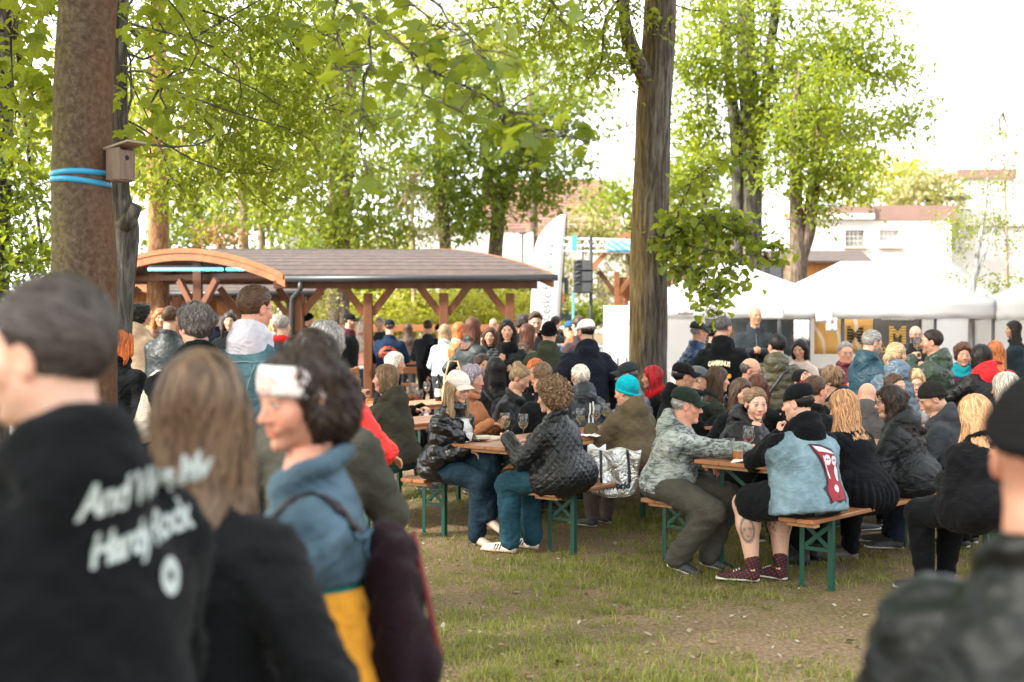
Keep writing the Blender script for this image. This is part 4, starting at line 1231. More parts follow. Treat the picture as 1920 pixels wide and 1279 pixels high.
def tuft_grass():
    rg = np.random.default_rng(3); P = []
    n = 0
    while n < 6000:
        y = rg.uniform(5.6, 19) if rg.random() < .8 else rg.uniform(5.6, 11); x = rg.uniform(-.42, .42) * y * 1.05
        v = math.sin(x * 1.9 + 1.3 * math.sin(y * 1.1)) + math.sin(y * 2.3 + 1.7 * math.sin(x * 1.3)) + 1.1 * rg.normal()
        if v > .12: P.append((x, y, v)); n += 1
    P = np.array(P); k = 15
    B = np.repeat(P, k, 0); N = len(B)
    sp = rg.uniform(.02, .06, len(P)).repeat(k)
    B[:, 0] += rg.normal(size=N) * sp; B[:, 1] += rg.normal(size=N) * sp
    h = rg.uniform(.016, .056, N) * (.7 + .25 * np.clip(B[:, 2], 0, 2.2)); a = rg.uniform(0, 6.283, N); ln = rg.uniform(.3, 1.3, N) * h
    d = np.stack([np.cos(a), np.sin(a), 0 * a], 1); sdv = np.stack([-np.sin(a), np.cos(a), 0 * a], 1) * rg.uniform(.0016, .0034, N)[:, None]
    base = np.stack([B[:, 0], B[:, 1], 0 * a - .003], 1); mid = base + d * (ln * .35)[:, None] + np.array([0, 0, 1]) * (h * .65)[:, None]; tip = base + d * ln[:, None] + np.array([0, 0, 1]) * h[:, None]
    V = np.stack([base - sdv, base + sdv, mid + sdv * .8, mid - sdv * .8, tip], 1).reshape(-1, 3); I = np.arange(N)[:, None] * 5
    tone = np.clip(rg.normal(.5, .22, len(P)).repeat(k) + rg.normal(0, .15, N), 0, 1)
    C = np.repeat(tone, 5)[:, None] * np.ones(3)
    tag(obj('grass', V, [I + np.array([[0, 1, 2, 3]]), I + np.array([[3, 2, 4]])], leaf_mat('grass_blades', (.07, .10, .014), (.30, .28, .075), .35), None, True, C), 'short patchy lawn grass growing on trodden brown soil', 'grass', kind='stuff')
    # dead leaves, bud scales and bark crumbs between the tufts
    N = 8500; y = rg.uniform(5.6, 17, N); x = rg.uniform(-.42, .42, N) * y
    a = rg.uniform(0, 6.283, N); s = rg.uniform(.004, .020, N) * np.where(rg.random(N) < .08, 1.8, 1)
    u = np.stack([np.cos(a), np.sin(a), rg.normal(0, .25, N)], 1) * s[:, None]; v = np.stack([-np.sin(a), np.cos(a), rg.normal(0, .25, N)], 1) * (s * rg.uniform(.25, .8, N))[:, None]
    c = np.stack([x, y, .004 + s * .3], 1); V = np.stack([c - u, c - v, c + u, c + v + (0, 0, .004)], 1).reshape(-1, 3); I = np.arange(N)[:, None] * 4
    pal = np.array([(.20, .13, .075), (.13, .085, .05), (.27, .20, .13), (.30, .26, .20), (.16, .15, .06)])
    C = pal[rg.integers(0, 5, N)].repeat(4, 0)
    t = NT('ground_litter'); t.set(Base_Color=t.attr(), Roughness=.9)
    tag(obj('fallen_leaves', V, [I + np.array([[0, 1, 2, 3]])], t.m, None, False, C), 'brown leaf and bark litter scattered over the worn lawn', 'litter', kind='stuff')
tuft_grass()

# ------------------------------------------------------------------ trees
@cached
def bark(name, c1, c2, side_tone=(.15, .13, .04), side_amount=.5, ridg=1.0, zs=.18, red=0.0):
    t = NT(name)
    v = t.mapped((1, 1, zs)); n = t.noise(26 * ridg, 6, .65, v, .5); b = t.noise(2.2, 4, .6)
    c = t.ramp(n, [(.32, mul(c1, .32 if ridg < 1.1 else .6)), (.48, c1), (.66, c2)])
    side_tone = t.ramp(n, [(.32, mul(side_tone, .35 if ridg < 1.1 else .65)), (.5, side_tone), (.66, mul(side_tone, 1.7))])
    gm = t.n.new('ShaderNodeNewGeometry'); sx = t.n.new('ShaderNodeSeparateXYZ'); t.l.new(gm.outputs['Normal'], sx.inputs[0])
    side = t.math('MULTIPLY', sx.outputs[0], -1.0)                 # second bark tone, stronger on faces turned to -X
    f = t.math('MULTIPLY', t.ramp(t.math('ADD', t.math('MULTIPLY', side, .55), t.math('MULTIPLY', b, .7)), [(.38, (0,) * 3), (.72, (1,) * 3)]), side_amount)
    c = t.mix(f, c, side_tone)
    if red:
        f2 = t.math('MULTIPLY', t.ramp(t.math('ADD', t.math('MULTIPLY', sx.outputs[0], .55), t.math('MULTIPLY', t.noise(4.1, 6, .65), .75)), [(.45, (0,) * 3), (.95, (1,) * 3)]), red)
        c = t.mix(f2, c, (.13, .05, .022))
    t.set(Base_Color=c, Roughness=.92, Specular_IOR_Level=.15, Normal=t.bump(n, .8 if ridg < 1.1 else .4, .02 if ridg < 1.1 else .008))
    return t.m

def trunk(name, parent, pts, rad, mat, n=40, m=90, furrow=.012, freq=15, flare=.0, twist=.4):
    """Tapered trunk through world points, with furrowed bark in the geometry."""
    pts = np.asarray(pts, float) - np.array(parent.location if parent is not None else (0, 0, 0)); s = np.linspace(0, 1, len(pts)); t = np.linspace(0, 1, m)
    def cub(A): 
        A = np.asarray(A, float)
        k = np.interp(t, s, A) if A.ndim == 1 else np.stack([np.interp(t, s, A[:, i]) for i in range(A.shape[1])], 1)
        w = np.array([1, 2, 3, 2, 1.]) / 9; pad = np.concatenate([k[:1], k[:1], k, k[-1:], k[-1:]])
        return sum(w[i] * pad[i:i + m] for i in range(5))
    P, r = cub(pts), cub(rad)
    ph = (sum(map(ord, name)) + len(pts) * 3 + float(pts[0][0]) * 7) % 6.28
    L = np.linalg.norm(pts[-1] - pts[0])
    def disp(th, tt, PP):
        z = tt * L
        w = th * freq + 2.2 * np.sin(3 * th + 1.1 * z + ph) + twist * z * 2 + 1.5 * np.sin(z * 2.7 + 2 * th)
        rid = np.abs(np.sin(w / 2)) ** .6 - .6
        lump = np.sin(2 * th + 1.3 * z + ph) * .5 + np.sin(3 * th - 2.1 * z) * .35 + np.sin(5 * th + 3.7 * z + ph) * .2
        return furrow * rid + r[:, None] * .055 * lump
    b = MB(); b.tube(P, r, n, True, disp); return b.build(name, mat, parent, True)

def limb(mb, a, b, r0, r1, sag=.1, n=6, m=8, seed=0):
    rg = np.random.default_rng(seed); a, b = np.asarray(a, float), np.asarray(b, float); t = np.linspace(0, 1, m)[:, None]
    L = np.linalg.norm(b - a); off = rg.normal(size=3) * .10 * L
    P = a + (b - a) * t + np.sin(np.pi * t) * (np.array([0, 0, sag * L]) + off) + np.sin(2 * np.pi * t) * rg.normal(size=3) * .05 * L
    mb.tube(P, np.linspace(r0, r1, m), n, True); return P

LEAF = {
    'diamond': (np.array([(0, 0, 0), (.30, .48, .10), (0, 1, -.12), (-.30, .48, .10)]), [(0, 1, 2), (0, 2, 3)]),
    'heart': (np.array([(0, .0, 0), (.26, -.06, .03), (.46, .25, .05), (.30, .68, 0), (0, 1.02, -.12), (-.30, .68, 0), (-.46, .25, .05), (-.26, -.06, .03), (0, .35, -.05)]), [(8, i, i % 8 + 1 if i < 7 else 0) for i in range(0, 8)]),
    'maple': (np.array([(0, 0, 0), (.20, -.10, .02), (.50, .02, -.06), (.40, .22, .03), (.62, .52, -.08), (.28, .55, .03), (.24, .72, .0), (0, 1.05, -.12), (-.24, .72, .0), (-.28, .55, .03), (-.62, .52, -.08), (-.40, .22, .03), (-.50, .02, -.06), (-.20, -.10, .02), (0, .38, .04)]), None),
}
v_, _ = LEAF['maple']; LEAF['maple'] = (v_, [(14, i, (i + 1) % 14) for i in range(14)])
v_, _ = LEAF['heart']; LEAF['heart'] = (v_, [(8, i, (i + 1) % 8) for i in range(8)])

def leaves_at(P, size, rg, shape='diamond', droop=.5, tone=None, up=None):
    """Leaf blades at points P: random heading, drooping, near-horizontal."""
    n = len(P); a = rg.uniform(0, 2 * np.pi, n); pit = rg.normal(-droop, .45, n); rol = rg.normal(0, .45, n)
    f = np.stack([np.cos(a) * np.cos(pit), np.sin(a) * np.cos(pit), np.sin(pit)], 1)
    s = np.stack([-np.sin(a), np.cos(a), 0 * a], 1); u = np.cross(s, f) * -1
    s2 = s * np.cos(rol)[:, None] + u * np.sin(rol)[:, None]; u2 = u * np.cos(rol)[:, None] - s * np.sin(rol)[:, None]
    LV, LT = LEAF[shape]; sz = size * rg.uniform(.65, 1.3, n)
    V = P[:, None] + sz[:, None, None] * (LV[None, :, 0:1] * s2[:, None] + LV[None, :, 1:2] * f[:, None] + LV[None, :, 2:3] * u2[:, None])
    T = (np.arange(n)[:, None, None] * len(LV) + np.array(LT)[None]).reshape(-1, 3)
    tn = np.clip((tone if tone is not None else .5) + rg.normal(0, .18, n), 0, 1)
    return V.reshape(-1, 3), T, np.repeat(tn, len(LV))[:, None] * np.ones(3)

def crown(parent, blobs, mat, size, seed, shape='diamond', per=26, spray=.42, twigs=True, twig_mat=None, start=None, limb_r=.035, name='crown', tone=.5, droop=.5, flat=.35):
    """Foliage in flat sprays spread through the blobs [(centre, radii, sprays)]; limbs run to the blobs from start."""
    rg = np.random.default_rng(seed); V, T, C = [], [], []; n0 = 0; tw = MB()
    loc = np.array(parent.location)
    for bi, (c, r, ns) in enumerate(blobs):
        c = np.asarray(c, float) - loc; r = np.broadcast_to(np.asarray(r, float), (3,))
        if start is not None and limb_r:
            st = np.asarray(start[bi % len(start)], float) - loc
            limb(tw, st, c, limb_r, limb_r * .35, .06, 6, 9, seed + bi)
        for q in range(ns):
            d = unit(rg.normal(size=3)); p = c + d * r * rg.uniform(.25, 1.0) ** .6
            if twigs and rg.random() < .30: limb(tw, c + (p - c) * rg.uniform(0, .3), p, .009, .003, .05, 4, 5, int(rg.integers(1e6)))
            k = max(3, int(per * rg.uniform(.5, 1.4))); tl = unit(rg.normal(size=3) * (.5, .5, .12) + (0, 0, 1))
            ang = rg.uniform(0, 6.283, k); rad = spray * np.sqrt(rg.uniform(0, 1, k)) * rg.uniform(.6, 1.2)
            e1 = unit(np.cross(tl, (1, .2, .1))); e2 = np.cross(tl, e1)
            pts = p + rad[:, None] * (np.cos(ang)[:, None] * e1 + np.sin(ang)[:, None] * e2) + rg.normal(size=(k, 3)) * spray * flat * (.6, .6, .6)
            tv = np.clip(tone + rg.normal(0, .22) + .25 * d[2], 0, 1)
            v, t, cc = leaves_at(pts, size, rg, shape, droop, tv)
            V.append(v); T.append(t + n0); C.append(cc); n0 += len(v)
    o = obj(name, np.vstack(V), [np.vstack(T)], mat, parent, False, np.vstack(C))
    if tw.n: tw.build('branches', twig_mat or BARK_GREY, parent, True)
    return o

def B(px, py, D, r, ns): return (pix(px, py, D), r, ns)

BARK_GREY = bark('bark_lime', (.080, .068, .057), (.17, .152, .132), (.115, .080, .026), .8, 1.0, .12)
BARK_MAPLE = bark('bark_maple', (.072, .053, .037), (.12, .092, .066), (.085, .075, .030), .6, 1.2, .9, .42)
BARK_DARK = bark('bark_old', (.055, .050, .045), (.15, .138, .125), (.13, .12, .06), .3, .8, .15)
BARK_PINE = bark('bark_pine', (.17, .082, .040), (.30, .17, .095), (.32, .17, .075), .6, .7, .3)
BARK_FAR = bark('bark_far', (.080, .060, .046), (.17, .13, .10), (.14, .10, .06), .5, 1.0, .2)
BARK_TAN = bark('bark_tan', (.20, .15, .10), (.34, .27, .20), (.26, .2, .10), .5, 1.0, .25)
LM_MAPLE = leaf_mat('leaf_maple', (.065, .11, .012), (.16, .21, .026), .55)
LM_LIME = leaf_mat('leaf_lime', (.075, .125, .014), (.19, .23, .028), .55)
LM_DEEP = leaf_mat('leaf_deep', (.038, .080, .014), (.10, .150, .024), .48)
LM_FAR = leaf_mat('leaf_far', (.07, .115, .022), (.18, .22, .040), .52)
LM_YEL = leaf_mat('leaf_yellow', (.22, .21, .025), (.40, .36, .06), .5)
LM_PALE = leaf_mat('leaf_pale', (.17, .14, .07), (.34, .30, .16), .4)

def tree(name, label, loc, cat='tree', group='park trees'):
    e = empty(name, loc); tag(e, label, cat, group); return e

def gp(px, D): p = pix(px, 600, D); return Vector((p.x, p.y, gz(p.x, p.y)))

# left maple close to the viewer, with the bird box and the blue ribbon
b0 = gp(153, 7.0); t_maple = tree('maple_tree', 'thick brown smooth-barked tree with two blue ribbon bands round its trunk', b0)
mp = [b0 - Vector((0, 0, .15)), b0 + Vector((0, 0, .5)), pix(158, 640, 7), pix(158, 480, 7), pix(150, 340, 7), pix(158, 160, 7), pix(166, 0, 7), pix(175, -300, 7), pix(150, -900, 7)]
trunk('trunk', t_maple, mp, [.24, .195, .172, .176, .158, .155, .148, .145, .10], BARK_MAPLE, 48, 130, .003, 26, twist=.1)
up_l = pix(172, -400, 7.0)
crown(t_maple, [B(20, 60, 7.5, (.6, .7, .45), 12), B(40, -40, 8.2, (.7, .7, .4), 12), B(285, 30, 7.9, (.28, .5, .3), 6), B(300, 150, 8.2, (.28, .4, .3), 4), B(40, 210, 9, (.45, .6, .35), 8)],
      LM_MAPLE, .085, 11, 'maple', 18, .30, True, BARK_DARK, [up_l], .010, tone=.7)
crown(t_maple, [((-3, 3, 6.6), (2.6, 3.2, 1.1), 150), ((-5.5, 7, 6.6), (2.8, 3, 1.4), 190), ((-1, 7.5, 7.0), (2.8, 3, 1.1), 190), ((1.8, 6, 7.2), (2.4, 3, 1.0), 150), ((-4.5, 11.5, 7.8), (2.6, 2.4, 1.4), 130), ((-8, 3.5, 6.4), (2.4, 3, 1.5), 170), ((-5.2, -.4, 5.9), (2.4, 2.0, 1.2), 150), ((-7.5, 8.5, 7), (2, 2.6, 1.4), 110)],
      LM_MAPLE, .17, 12, 'diamond', 30, .7, False, BARK_DARK, [pix(160, -800, 7)], .06, name='shade_crown')  # unseen leaf masses, added to shade the lawn and nearest people

# overhanging maple branch: every leaf is its own part
def leaf_parts(parent, paths, mat_list, size, n_max, seed, shape, per_m, spread, stem_r, bmat, droop=.6):
    rg = np.random.default_rng(seed); loc = np.array(parent.location); mb = MB(); pts = []
    for P in paths:
        P = np.asarray(P, float) - loc; L = np.linalg.norm(np.diff(P, axis=0), axis=1).sum()
        t = np.linspace(0, 1, 14); s = np.linspace(0, 1, len(P)); Q = np.stack([np.interp(t, s, P[:, i]) for i in range(3)], 1)
        Q[1:-1] += rg.normal(size=(12, 3)) * .012
        mb.tube(Q, np.linspace(stem_r, stem_r * .35, 14), 6)
        for _ in range(int(L * per_m)):
            u = rg.uniform(.12, 1); b = np.array([np.interp(u, t, Q[:, i]) for i in range(3)]); o = rg.normal(size=3) * spread * (1, 1, .7) + (0, 0, -.02)
            pts.append(b + o); mb.tube([b, b + o * .55 + (0, 0, .01), b + o], [.003, .002, .0015], 4)
    mb.build('branch', bmat, parent, True)
    LV, LT = LEAF[shape]; base = []
    for k, m in enumerate(mat_list):
        V = LV.copy(); V[:, 2] += .10 * np.sin(V[:, 0] * 5 + k) * V[:, 1]
        C = np.tile(np.array([.2 + .6 * k / max(1, len(mat_list) - 1)] * 3), (len(V), 1))
        o = obj('leaf', V, [np.array(LT)], m, parent, True, C); base.append(o.data); bpy.data.objects.remove(o)
    rg.shuffle(pts)
    for i, p in enumerate(pts):
        if i >= n_max: break
        o = bpy.data.objects.new('leaf', base[int(rg.integers(len(base)))]); COL.objects.link(o); o.parent = parent
        o.location = p; o.rotation_euler = (rg.normal(-droop, .4), rg.normal(0, .5), rg.uniform(0, 6.283)); s = size * rg.uniform(.7, 1.25); o.scale = (s, s, s)
    rest = pts[n_max:]
    if rest:
        v, t, c = leaves_at(np.array(rest), size, rg, shape, droop, .5); tag(obj('foliage', v, [t], mat_list[0], parent, True, c), kind='stuff')

hb = tree('maple_branch', 'dangling maple branch with big soft-focus leaves across the top of the view', pix(640, -60, 5.6), 'branch', 'park trees')
D5 = 5.4
leaf_parts(hb, [[pix(600, -60, 6.2), pix(690, 40, 5.8), pix(770, 95, D5), pix(850, 145, D5), pix(930, 190, 5.2), pix(1010, 235, 5.1), pix(1110, 268, 5.0)],
                [pix(690, 40, 5.8), pix(690, 130, 5.6), pix(672, 230, 5.5), pix(690, 320, 5.4)],
                [pix(770, 95, D5), pix(800, 180, 5.3), pix(870, 215, 5.2)], [pix(760, -40, D5), pix(850, 40, D5), pix(905, 110, 5.2), pix(960, 190, 5.1)],
                [pix(640, -60, 6.), pix(625, 60, 5.9), pix(650, 170, 5.8)], [pix(980, -60, 5.0), pix(1030, -5, 5), pix(1060, 50, 5)], [pix(930, 190, 5.2), pix(960, 250, 5.1)], [pix(700, -40, 6), pix(800, 30, 5.8), pix(850, 60, 5.7)]],
           [LM_DEEP, LM_MAPLE, LM_DEEP], .088, 300, 5, 'maple', 27, .11, .0075, BARK_DARK)  # deep green on most leaves: their shadow is put into the colour

# old trunk right behind the maple
b1 = gp(226, 9.2); t_old = tree('old_tree', 'dark furrowed trunk with a sawn-off stub behind the ribboned trunk', b1)
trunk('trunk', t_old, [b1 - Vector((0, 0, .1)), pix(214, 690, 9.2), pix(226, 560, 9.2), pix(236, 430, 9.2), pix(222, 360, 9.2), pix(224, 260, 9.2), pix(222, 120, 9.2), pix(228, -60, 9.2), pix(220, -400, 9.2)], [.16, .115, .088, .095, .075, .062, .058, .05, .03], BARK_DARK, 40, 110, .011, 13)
sb = MB(); q0, q1 = np.array(pix(232, 425, 9.15) - b1), np.array(pix(256, 386, 9.1) - b1); sb.tube([q0, (q0 + q1) / 2 + (.012, 0, 0), q1], [.07, .050, .042], 14, True); sb.build('stub', BARK_DARK, t_old, True)
upo = pix(224, 40, 9.2)
crown(t_old, [B(300, 70, 11, (.55, .8, .4), 22), B(420, 60, 12, (.6, .9, .45), 40), B(540, 70, 12.5, (.6, 1, .5), 40), B(360, 190, 12, (.6, .8, .4), 38), B(480, 200, 12.5, (.6, .9, .45), 42), B(590, 190, 13, (.5, .8, .5), 30), B(400, 300, 12, (.5, .6, .34), 26), B(520, 320, 12.5, (.48, .6, .34), 26), B(320, 330, 11.5, (.3, .4, .3), 14), B(260, 260, 10, (.22, .3, .3), 6), B(600, 60, 13, (.5, .8, .4), 14)],
      LM_LIME, .075, 21, 'diamond', 30, .34, True, BARK_DARK, [upo, pix(224, 260, 9.2)], .011, tone=.62)
tb = MB()
for a, b, r in (((280, 150, 10.5), (600, 300, 12.5), .009), ((380, 20, 11), (480, 150, 12), .010), ((226, 140, 9.3), (400, 160, 11.5), .009), ((420, 250, 12), (520, 400, 12.5), .007), ((500, 60, 12), (640, 230, 13), .008)): limb(tb, np.array(pix(*a) - b1), np.array(pix(*b) - b1), r, .004, .04, 6, 12, int(a[0]))
tb.build('branches', BARK_DARK, t_old, True)

# more trees to the left and behind
def simple_tree(name, label, px, D, stems, blobs, bmat, lmat, leaf, seed, per=24, spray=.6, tone=.5, group='park trees', lr=.05, n=20, m=50, furrow=.01, shape='diamond', up=None):
    b = gp(px, D); t = tree(name, label, b, 'tree', group); tops = []
    for st, rr in stems:
        pts = [pix(*q) if len(q) == 3 else pix(q[0], q[1], D) for q in st]
        pts[0] = Vector((pts[0].x, pts[0].y, gz(pts[0].x, pts[0].y) - .1)) if pts[0].z < 2.2 else pts[0]
        trunk('trunk', t, pts, rr, bmat, n, m, furrow, 11); tops.append(pts[len(pts) // 2 + 1] if len(pts) > 2 else pts[-1])
    if blobs: crown(t, [B(*q) for q in blobs], lmat, leaf, seed, shape, per, spray, True, bmat, tops, lr, tone=tone)
    if up: crown(t, up, lmat, leaf * 1.6, seed + 1, 'diamond', per, spray * 1.5, False, bmat, tops, lr, name='shade_crown', tone=tone)
    return t

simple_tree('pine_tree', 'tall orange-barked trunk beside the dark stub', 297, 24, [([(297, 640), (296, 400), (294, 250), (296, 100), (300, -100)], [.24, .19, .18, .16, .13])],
            [(230, 60, 22, (.9, 1, .6), 14), (340, 330, 23, (.8, 1, .6), 14), (420, 380, 24, (.9, 1, .5), 10)], BARK_PINE, LM_LIME, .13, 31)
simple_tree('shade_tree', 'dark bushy tree at the edge behind the ribboned trunk', 20, 14, [([(-20, 640), (-10, 400), (0, 200), (10, -100)], [.2, .16, .14, .12])],
            [(20, 440, 14, (.55, .8, .40), 26), (60, 350, 14.5, (.4, .8, .35), 16), (20, 300, 14, (.5, .8, .45), 22), (60, 190, 15, (.5, .8, .4), 16), (10, 490, 13.5, (.5, .6, .25), 16), (80, 470, 14.5, (.25, .5, .25), 8)], BARK_DARK, LM_DEEP, .10, 41, 26, .38)
simple_tree('lime_tree', 'twin dark trunks of a leafy tree rising behind the brown shelter roof', 634, 33, [([(628, 600), (628, 480), (630, 330), (632, 200), (640, 20)], [.24, .19, .17, .15, .11]), ([(642, 600), (643, 480), (650, 360), (655, 220), (670, 60)], [.20, .17, .15, .13, .09])],
            [(640, 330, 32, (1.6, 1.6, 1.0), 46), (600, 440, 32, (1.5, 1.3, .7), 34), (690, 420, 33, (1.2, 1.3, .9), 30), (600, 180, 32, (1.9, 1.5, 1.3), 50), (700, 200, 34, (1.7, 1.5, 1.3), 40), (640, 40, 33, (2.4, 1.8, 1.2), 54), (570, 300, 31, (1.2, 1.2, .9), 30)], BARK_FAR, LM_FAR, .19, 51)
simple_tree('maple_tree', 'dense green round-crowned tree with a leaning trunk in front of the tiled roof', 930, 40, [([(925, 640), (928, 480), (935, 390), (960, 330), (985, 250), (1000, 170)], [.30, .23, .21, .17, .13, .08]), ([(935, 390), (915, 330), (905, 250)], [.16, .13, .08])],
            [(960, 300, 39, (2.0, 1.6, 1.2), 54), (1030, 300, 40, (1.6, 1.5, 1.1), 40), (880, 290, 39, (1.7, 1.5, 1.2), 46), (960, 210, 40, (2.2, 1.8, 1.3), 54), (1060, 220, 41, (1.6, 1.5, 1.2), 36), (900, 400, 39, (1.4, 1.2, .7), 30), (1010, 370, 40, (1.2, 1.1, .6), 20), (1040, 130, 42, (2, 2, 1.2), 30)], BARK_FAR, LM_DEEP, .21, 61, tone=.6)
simple_tree('maple_tree', 'deep green tree with a straight trunk nearer the shelter roof centre', 835, 38, [([(838, 640), (836, 480), (832, 410), (826, 300), (820, 180)], [.24, .19, .17, .14, .08])],
            [(800, 260, 37, (1.7, 1.5, 1.3), 46), (860, 340, 38, (1.6, 1.4, 1.1), 44), (760, 340, 37, (1.4, 1.4, 1.0), 34), (830, 190, 38, (2.0, 1.6, 1.1), 42), (850, 420, 38, (1.1, 1, .5), 18)], BARK_FAR, LM_DEEP, .20, 71)
simple_tree('sapling', 'pale pinkish blossom tree glowing in front of the green crowns', 775, 35, [([(778, 640), (776, 480), (772, 400), (775, 330)], [.08, .06, .05, .03])],
            [(770, 400, 34, (.75, .8, .75), 26), (775, 340, 34, (.4, .5, .6), 12), (790, 450, 34, (.9, .8, .4), 22), (730, 440, 34, (.5, .6, .4), 10)], BARK_TAN, LM_PALE, .10, 81, 22, .40)
simple_tree('park_tree', 'slim tan trunk behind the arched shelter end', 456, 36, [([(458, 640), (457, 470), (453, 370), (450, 250), (446, 60)], [.20, .155, .14, .12, .09])], [(470, 250, 36, (2, 1.8, 1.4), 40), (420, 60, 37, (2.4, 2, 1.4), 44), (500, 400, 38, (1.6, 1.4, .7), 24)], BARK_TAN, LM_FAR, .2, 91, tone=.7)
simple_tree('park_tree', 'pale thin trunk standing beside the slim tan one', 491, 38, [([(493, 640), (491, 470), (489, 350), (487, 200)], [.15, .115, .11, .08]), ([(515, 640), (512, 470), (506, 440), (490, 380)], [.09, .07, .06, .04])], [(540, 380, 39, (1.6, 1.5, .9), 26), (530, 200, 40, (2.2, 2, 1.4), 34)], BARK_TAN, LM_FAR, .2, 92, tone=.75)
simple_tree('copper_tree', 'small drooping tree of coppery pink leaves behind the shelter', 415, 34, [([(418, 640), (414, 480), (400, 410), (430, 405)], [.09, .06, .04, .02])], [(415, 440, 34, (.55, .5, .50), 26)], BARK_TAN, leaf_mat('leaf_copper', (.22, .07, .05), (.40, .17, .12), .35), .13, 93, 22, .35)
simple_tree('park_tree', 'hazy bluish green tree far behind the orange trunk', 370, 52, [([(372, 640), (370, 470), (368, 380)], [.2, .17, .12])], [(370, 410, 52, (2.2, 1.5, 1.2), 42), (420, 370, 54, (2, 1.5, 1.1), 26), (340, 460, 50, (1.6, 1.2, .8), 24)], BARK_FAR, LM_DEEP, .26, 94)
bgm = [(140, 200, 46, 3.5), (560, 100, 60, 4), (820, 60, 62, 4.5), (1000, 60, 60, 4.2), (720, 470, 58, 2.2), (570, 460, 56, 2.6), (310, 250, 58, 4)]
for i, (x, y, d, r) in enumerate(bgm):
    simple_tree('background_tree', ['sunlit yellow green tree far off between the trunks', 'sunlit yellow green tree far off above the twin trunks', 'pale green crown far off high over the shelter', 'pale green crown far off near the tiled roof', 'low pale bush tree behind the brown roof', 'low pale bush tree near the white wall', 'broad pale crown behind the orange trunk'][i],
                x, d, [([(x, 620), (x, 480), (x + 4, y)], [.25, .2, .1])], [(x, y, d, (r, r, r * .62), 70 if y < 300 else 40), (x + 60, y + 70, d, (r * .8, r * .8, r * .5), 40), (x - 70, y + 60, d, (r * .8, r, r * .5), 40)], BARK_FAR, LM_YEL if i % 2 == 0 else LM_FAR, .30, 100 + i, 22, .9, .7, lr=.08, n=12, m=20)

# central lime: furrowed trunk, sprouting shoots low on its side
b2 = gp(1214, 15); t_lime = tree('lime_tree', 'big grey furrowed trunk standing in the middle of the crowd by the white tents', b2)
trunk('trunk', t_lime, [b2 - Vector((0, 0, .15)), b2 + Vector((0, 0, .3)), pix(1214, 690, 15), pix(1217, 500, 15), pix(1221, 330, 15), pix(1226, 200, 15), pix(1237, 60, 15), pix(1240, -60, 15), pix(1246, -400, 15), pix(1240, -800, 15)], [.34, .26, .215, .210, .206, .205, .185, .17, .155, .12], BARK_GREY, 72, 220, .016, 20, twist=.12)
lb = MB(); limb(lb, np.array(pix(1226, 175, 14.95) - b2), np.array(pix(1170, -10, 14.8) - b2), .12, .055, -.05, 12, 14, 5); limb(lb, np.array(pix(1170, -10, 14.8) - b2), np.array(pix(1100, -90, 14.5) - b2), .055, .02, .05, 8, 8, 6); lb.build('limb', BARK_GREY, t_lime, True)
crown(t_lime, [B(1090, 40, 14.5, (.55, .7, .35), 24), B(1150, 120, 14.8, (.28, .5, .28), 10), B(1010, 60, 14, (.45, .7, .33), 16), B(1100, 150, 14.5, (.35, .5, .22), 9), B(950, 10, 14, (.5, .8, .3), 12), B(1180, 20, 14.6, (.35, .4, .3), 8), B(1330, 20, 16, (.35, .6, .25), 8)], LM_LIME, .085, 121, 'diamond', 26, .34, True, BARK_DARK, [pix(1170, -10, 14.8)], .02, tone=.65)
crown(t_lime, [((.5, 14, 7.8), (2.8, 2.6, 1.2), 150), ((3.5, 14, 8.2), (2.8, 2.8, 1.4), 150), ((-1.5, 12, 7.6), (2.4, 2.2, 1), 110), ((2.2, 10, 8), (2.8, 2.4, 1), 150)], LM_LIME, .18, 122, 'diamond', 28, .7, False, BARK_DARK, [pix(1240, -600, 15)], .07, name='shade_crown')  # foliage above the view, made dense to darken the tables below
s0 = pix(1240, 470, 14.75)
leaf_parts(t_lime, [[s0, pix(1300, 420, 14.5), pix(1370, 430, 14.3), pix(1440, 460, 14.2), pix(1475, 470, 14.2)], [s0, pix(1290, 455, 14.4), pix(1350, 475, 14.2), pix(1420, 480, 14.1)], [s0, pix(1280, 490, 14.3), pix(1320, 520, 14.1), pix(1340, 570, 14.)],
                    [s0, pix(1262, 440, 14.4), pix(1320, 405, 14.3), pix(1400, 420, 14.2)], [pix(1300, 420, 14.5), pix(1350, 395, 14.4), pix(1410, 440, 14.3)], [s0, pix(1262, 500, 14.4), pix(1295, 500, 14.2), pix(1370, 515, 14.1), pix(1385, 520, 14.1)], [s0, pix(1245, 430, 14.5), pix(1275, 400, 14.5)],
                    [pix(1262, 430, 14.6), pix(1290, 350, 14.5), pix(1335, 305, 14.3), pix(1395, 290, 14.2), pix(1430, 300, 14.2)], [pix(1320, 520, 14.1), pix(1335, 560, 14), pix(1345, 590, 14)]],
           [LM_LIME, LM_DEEP, LM_LIME, LM_DEEP], .092, 300, 9, 'heart', 105, .115, .008, BARK_DARK)

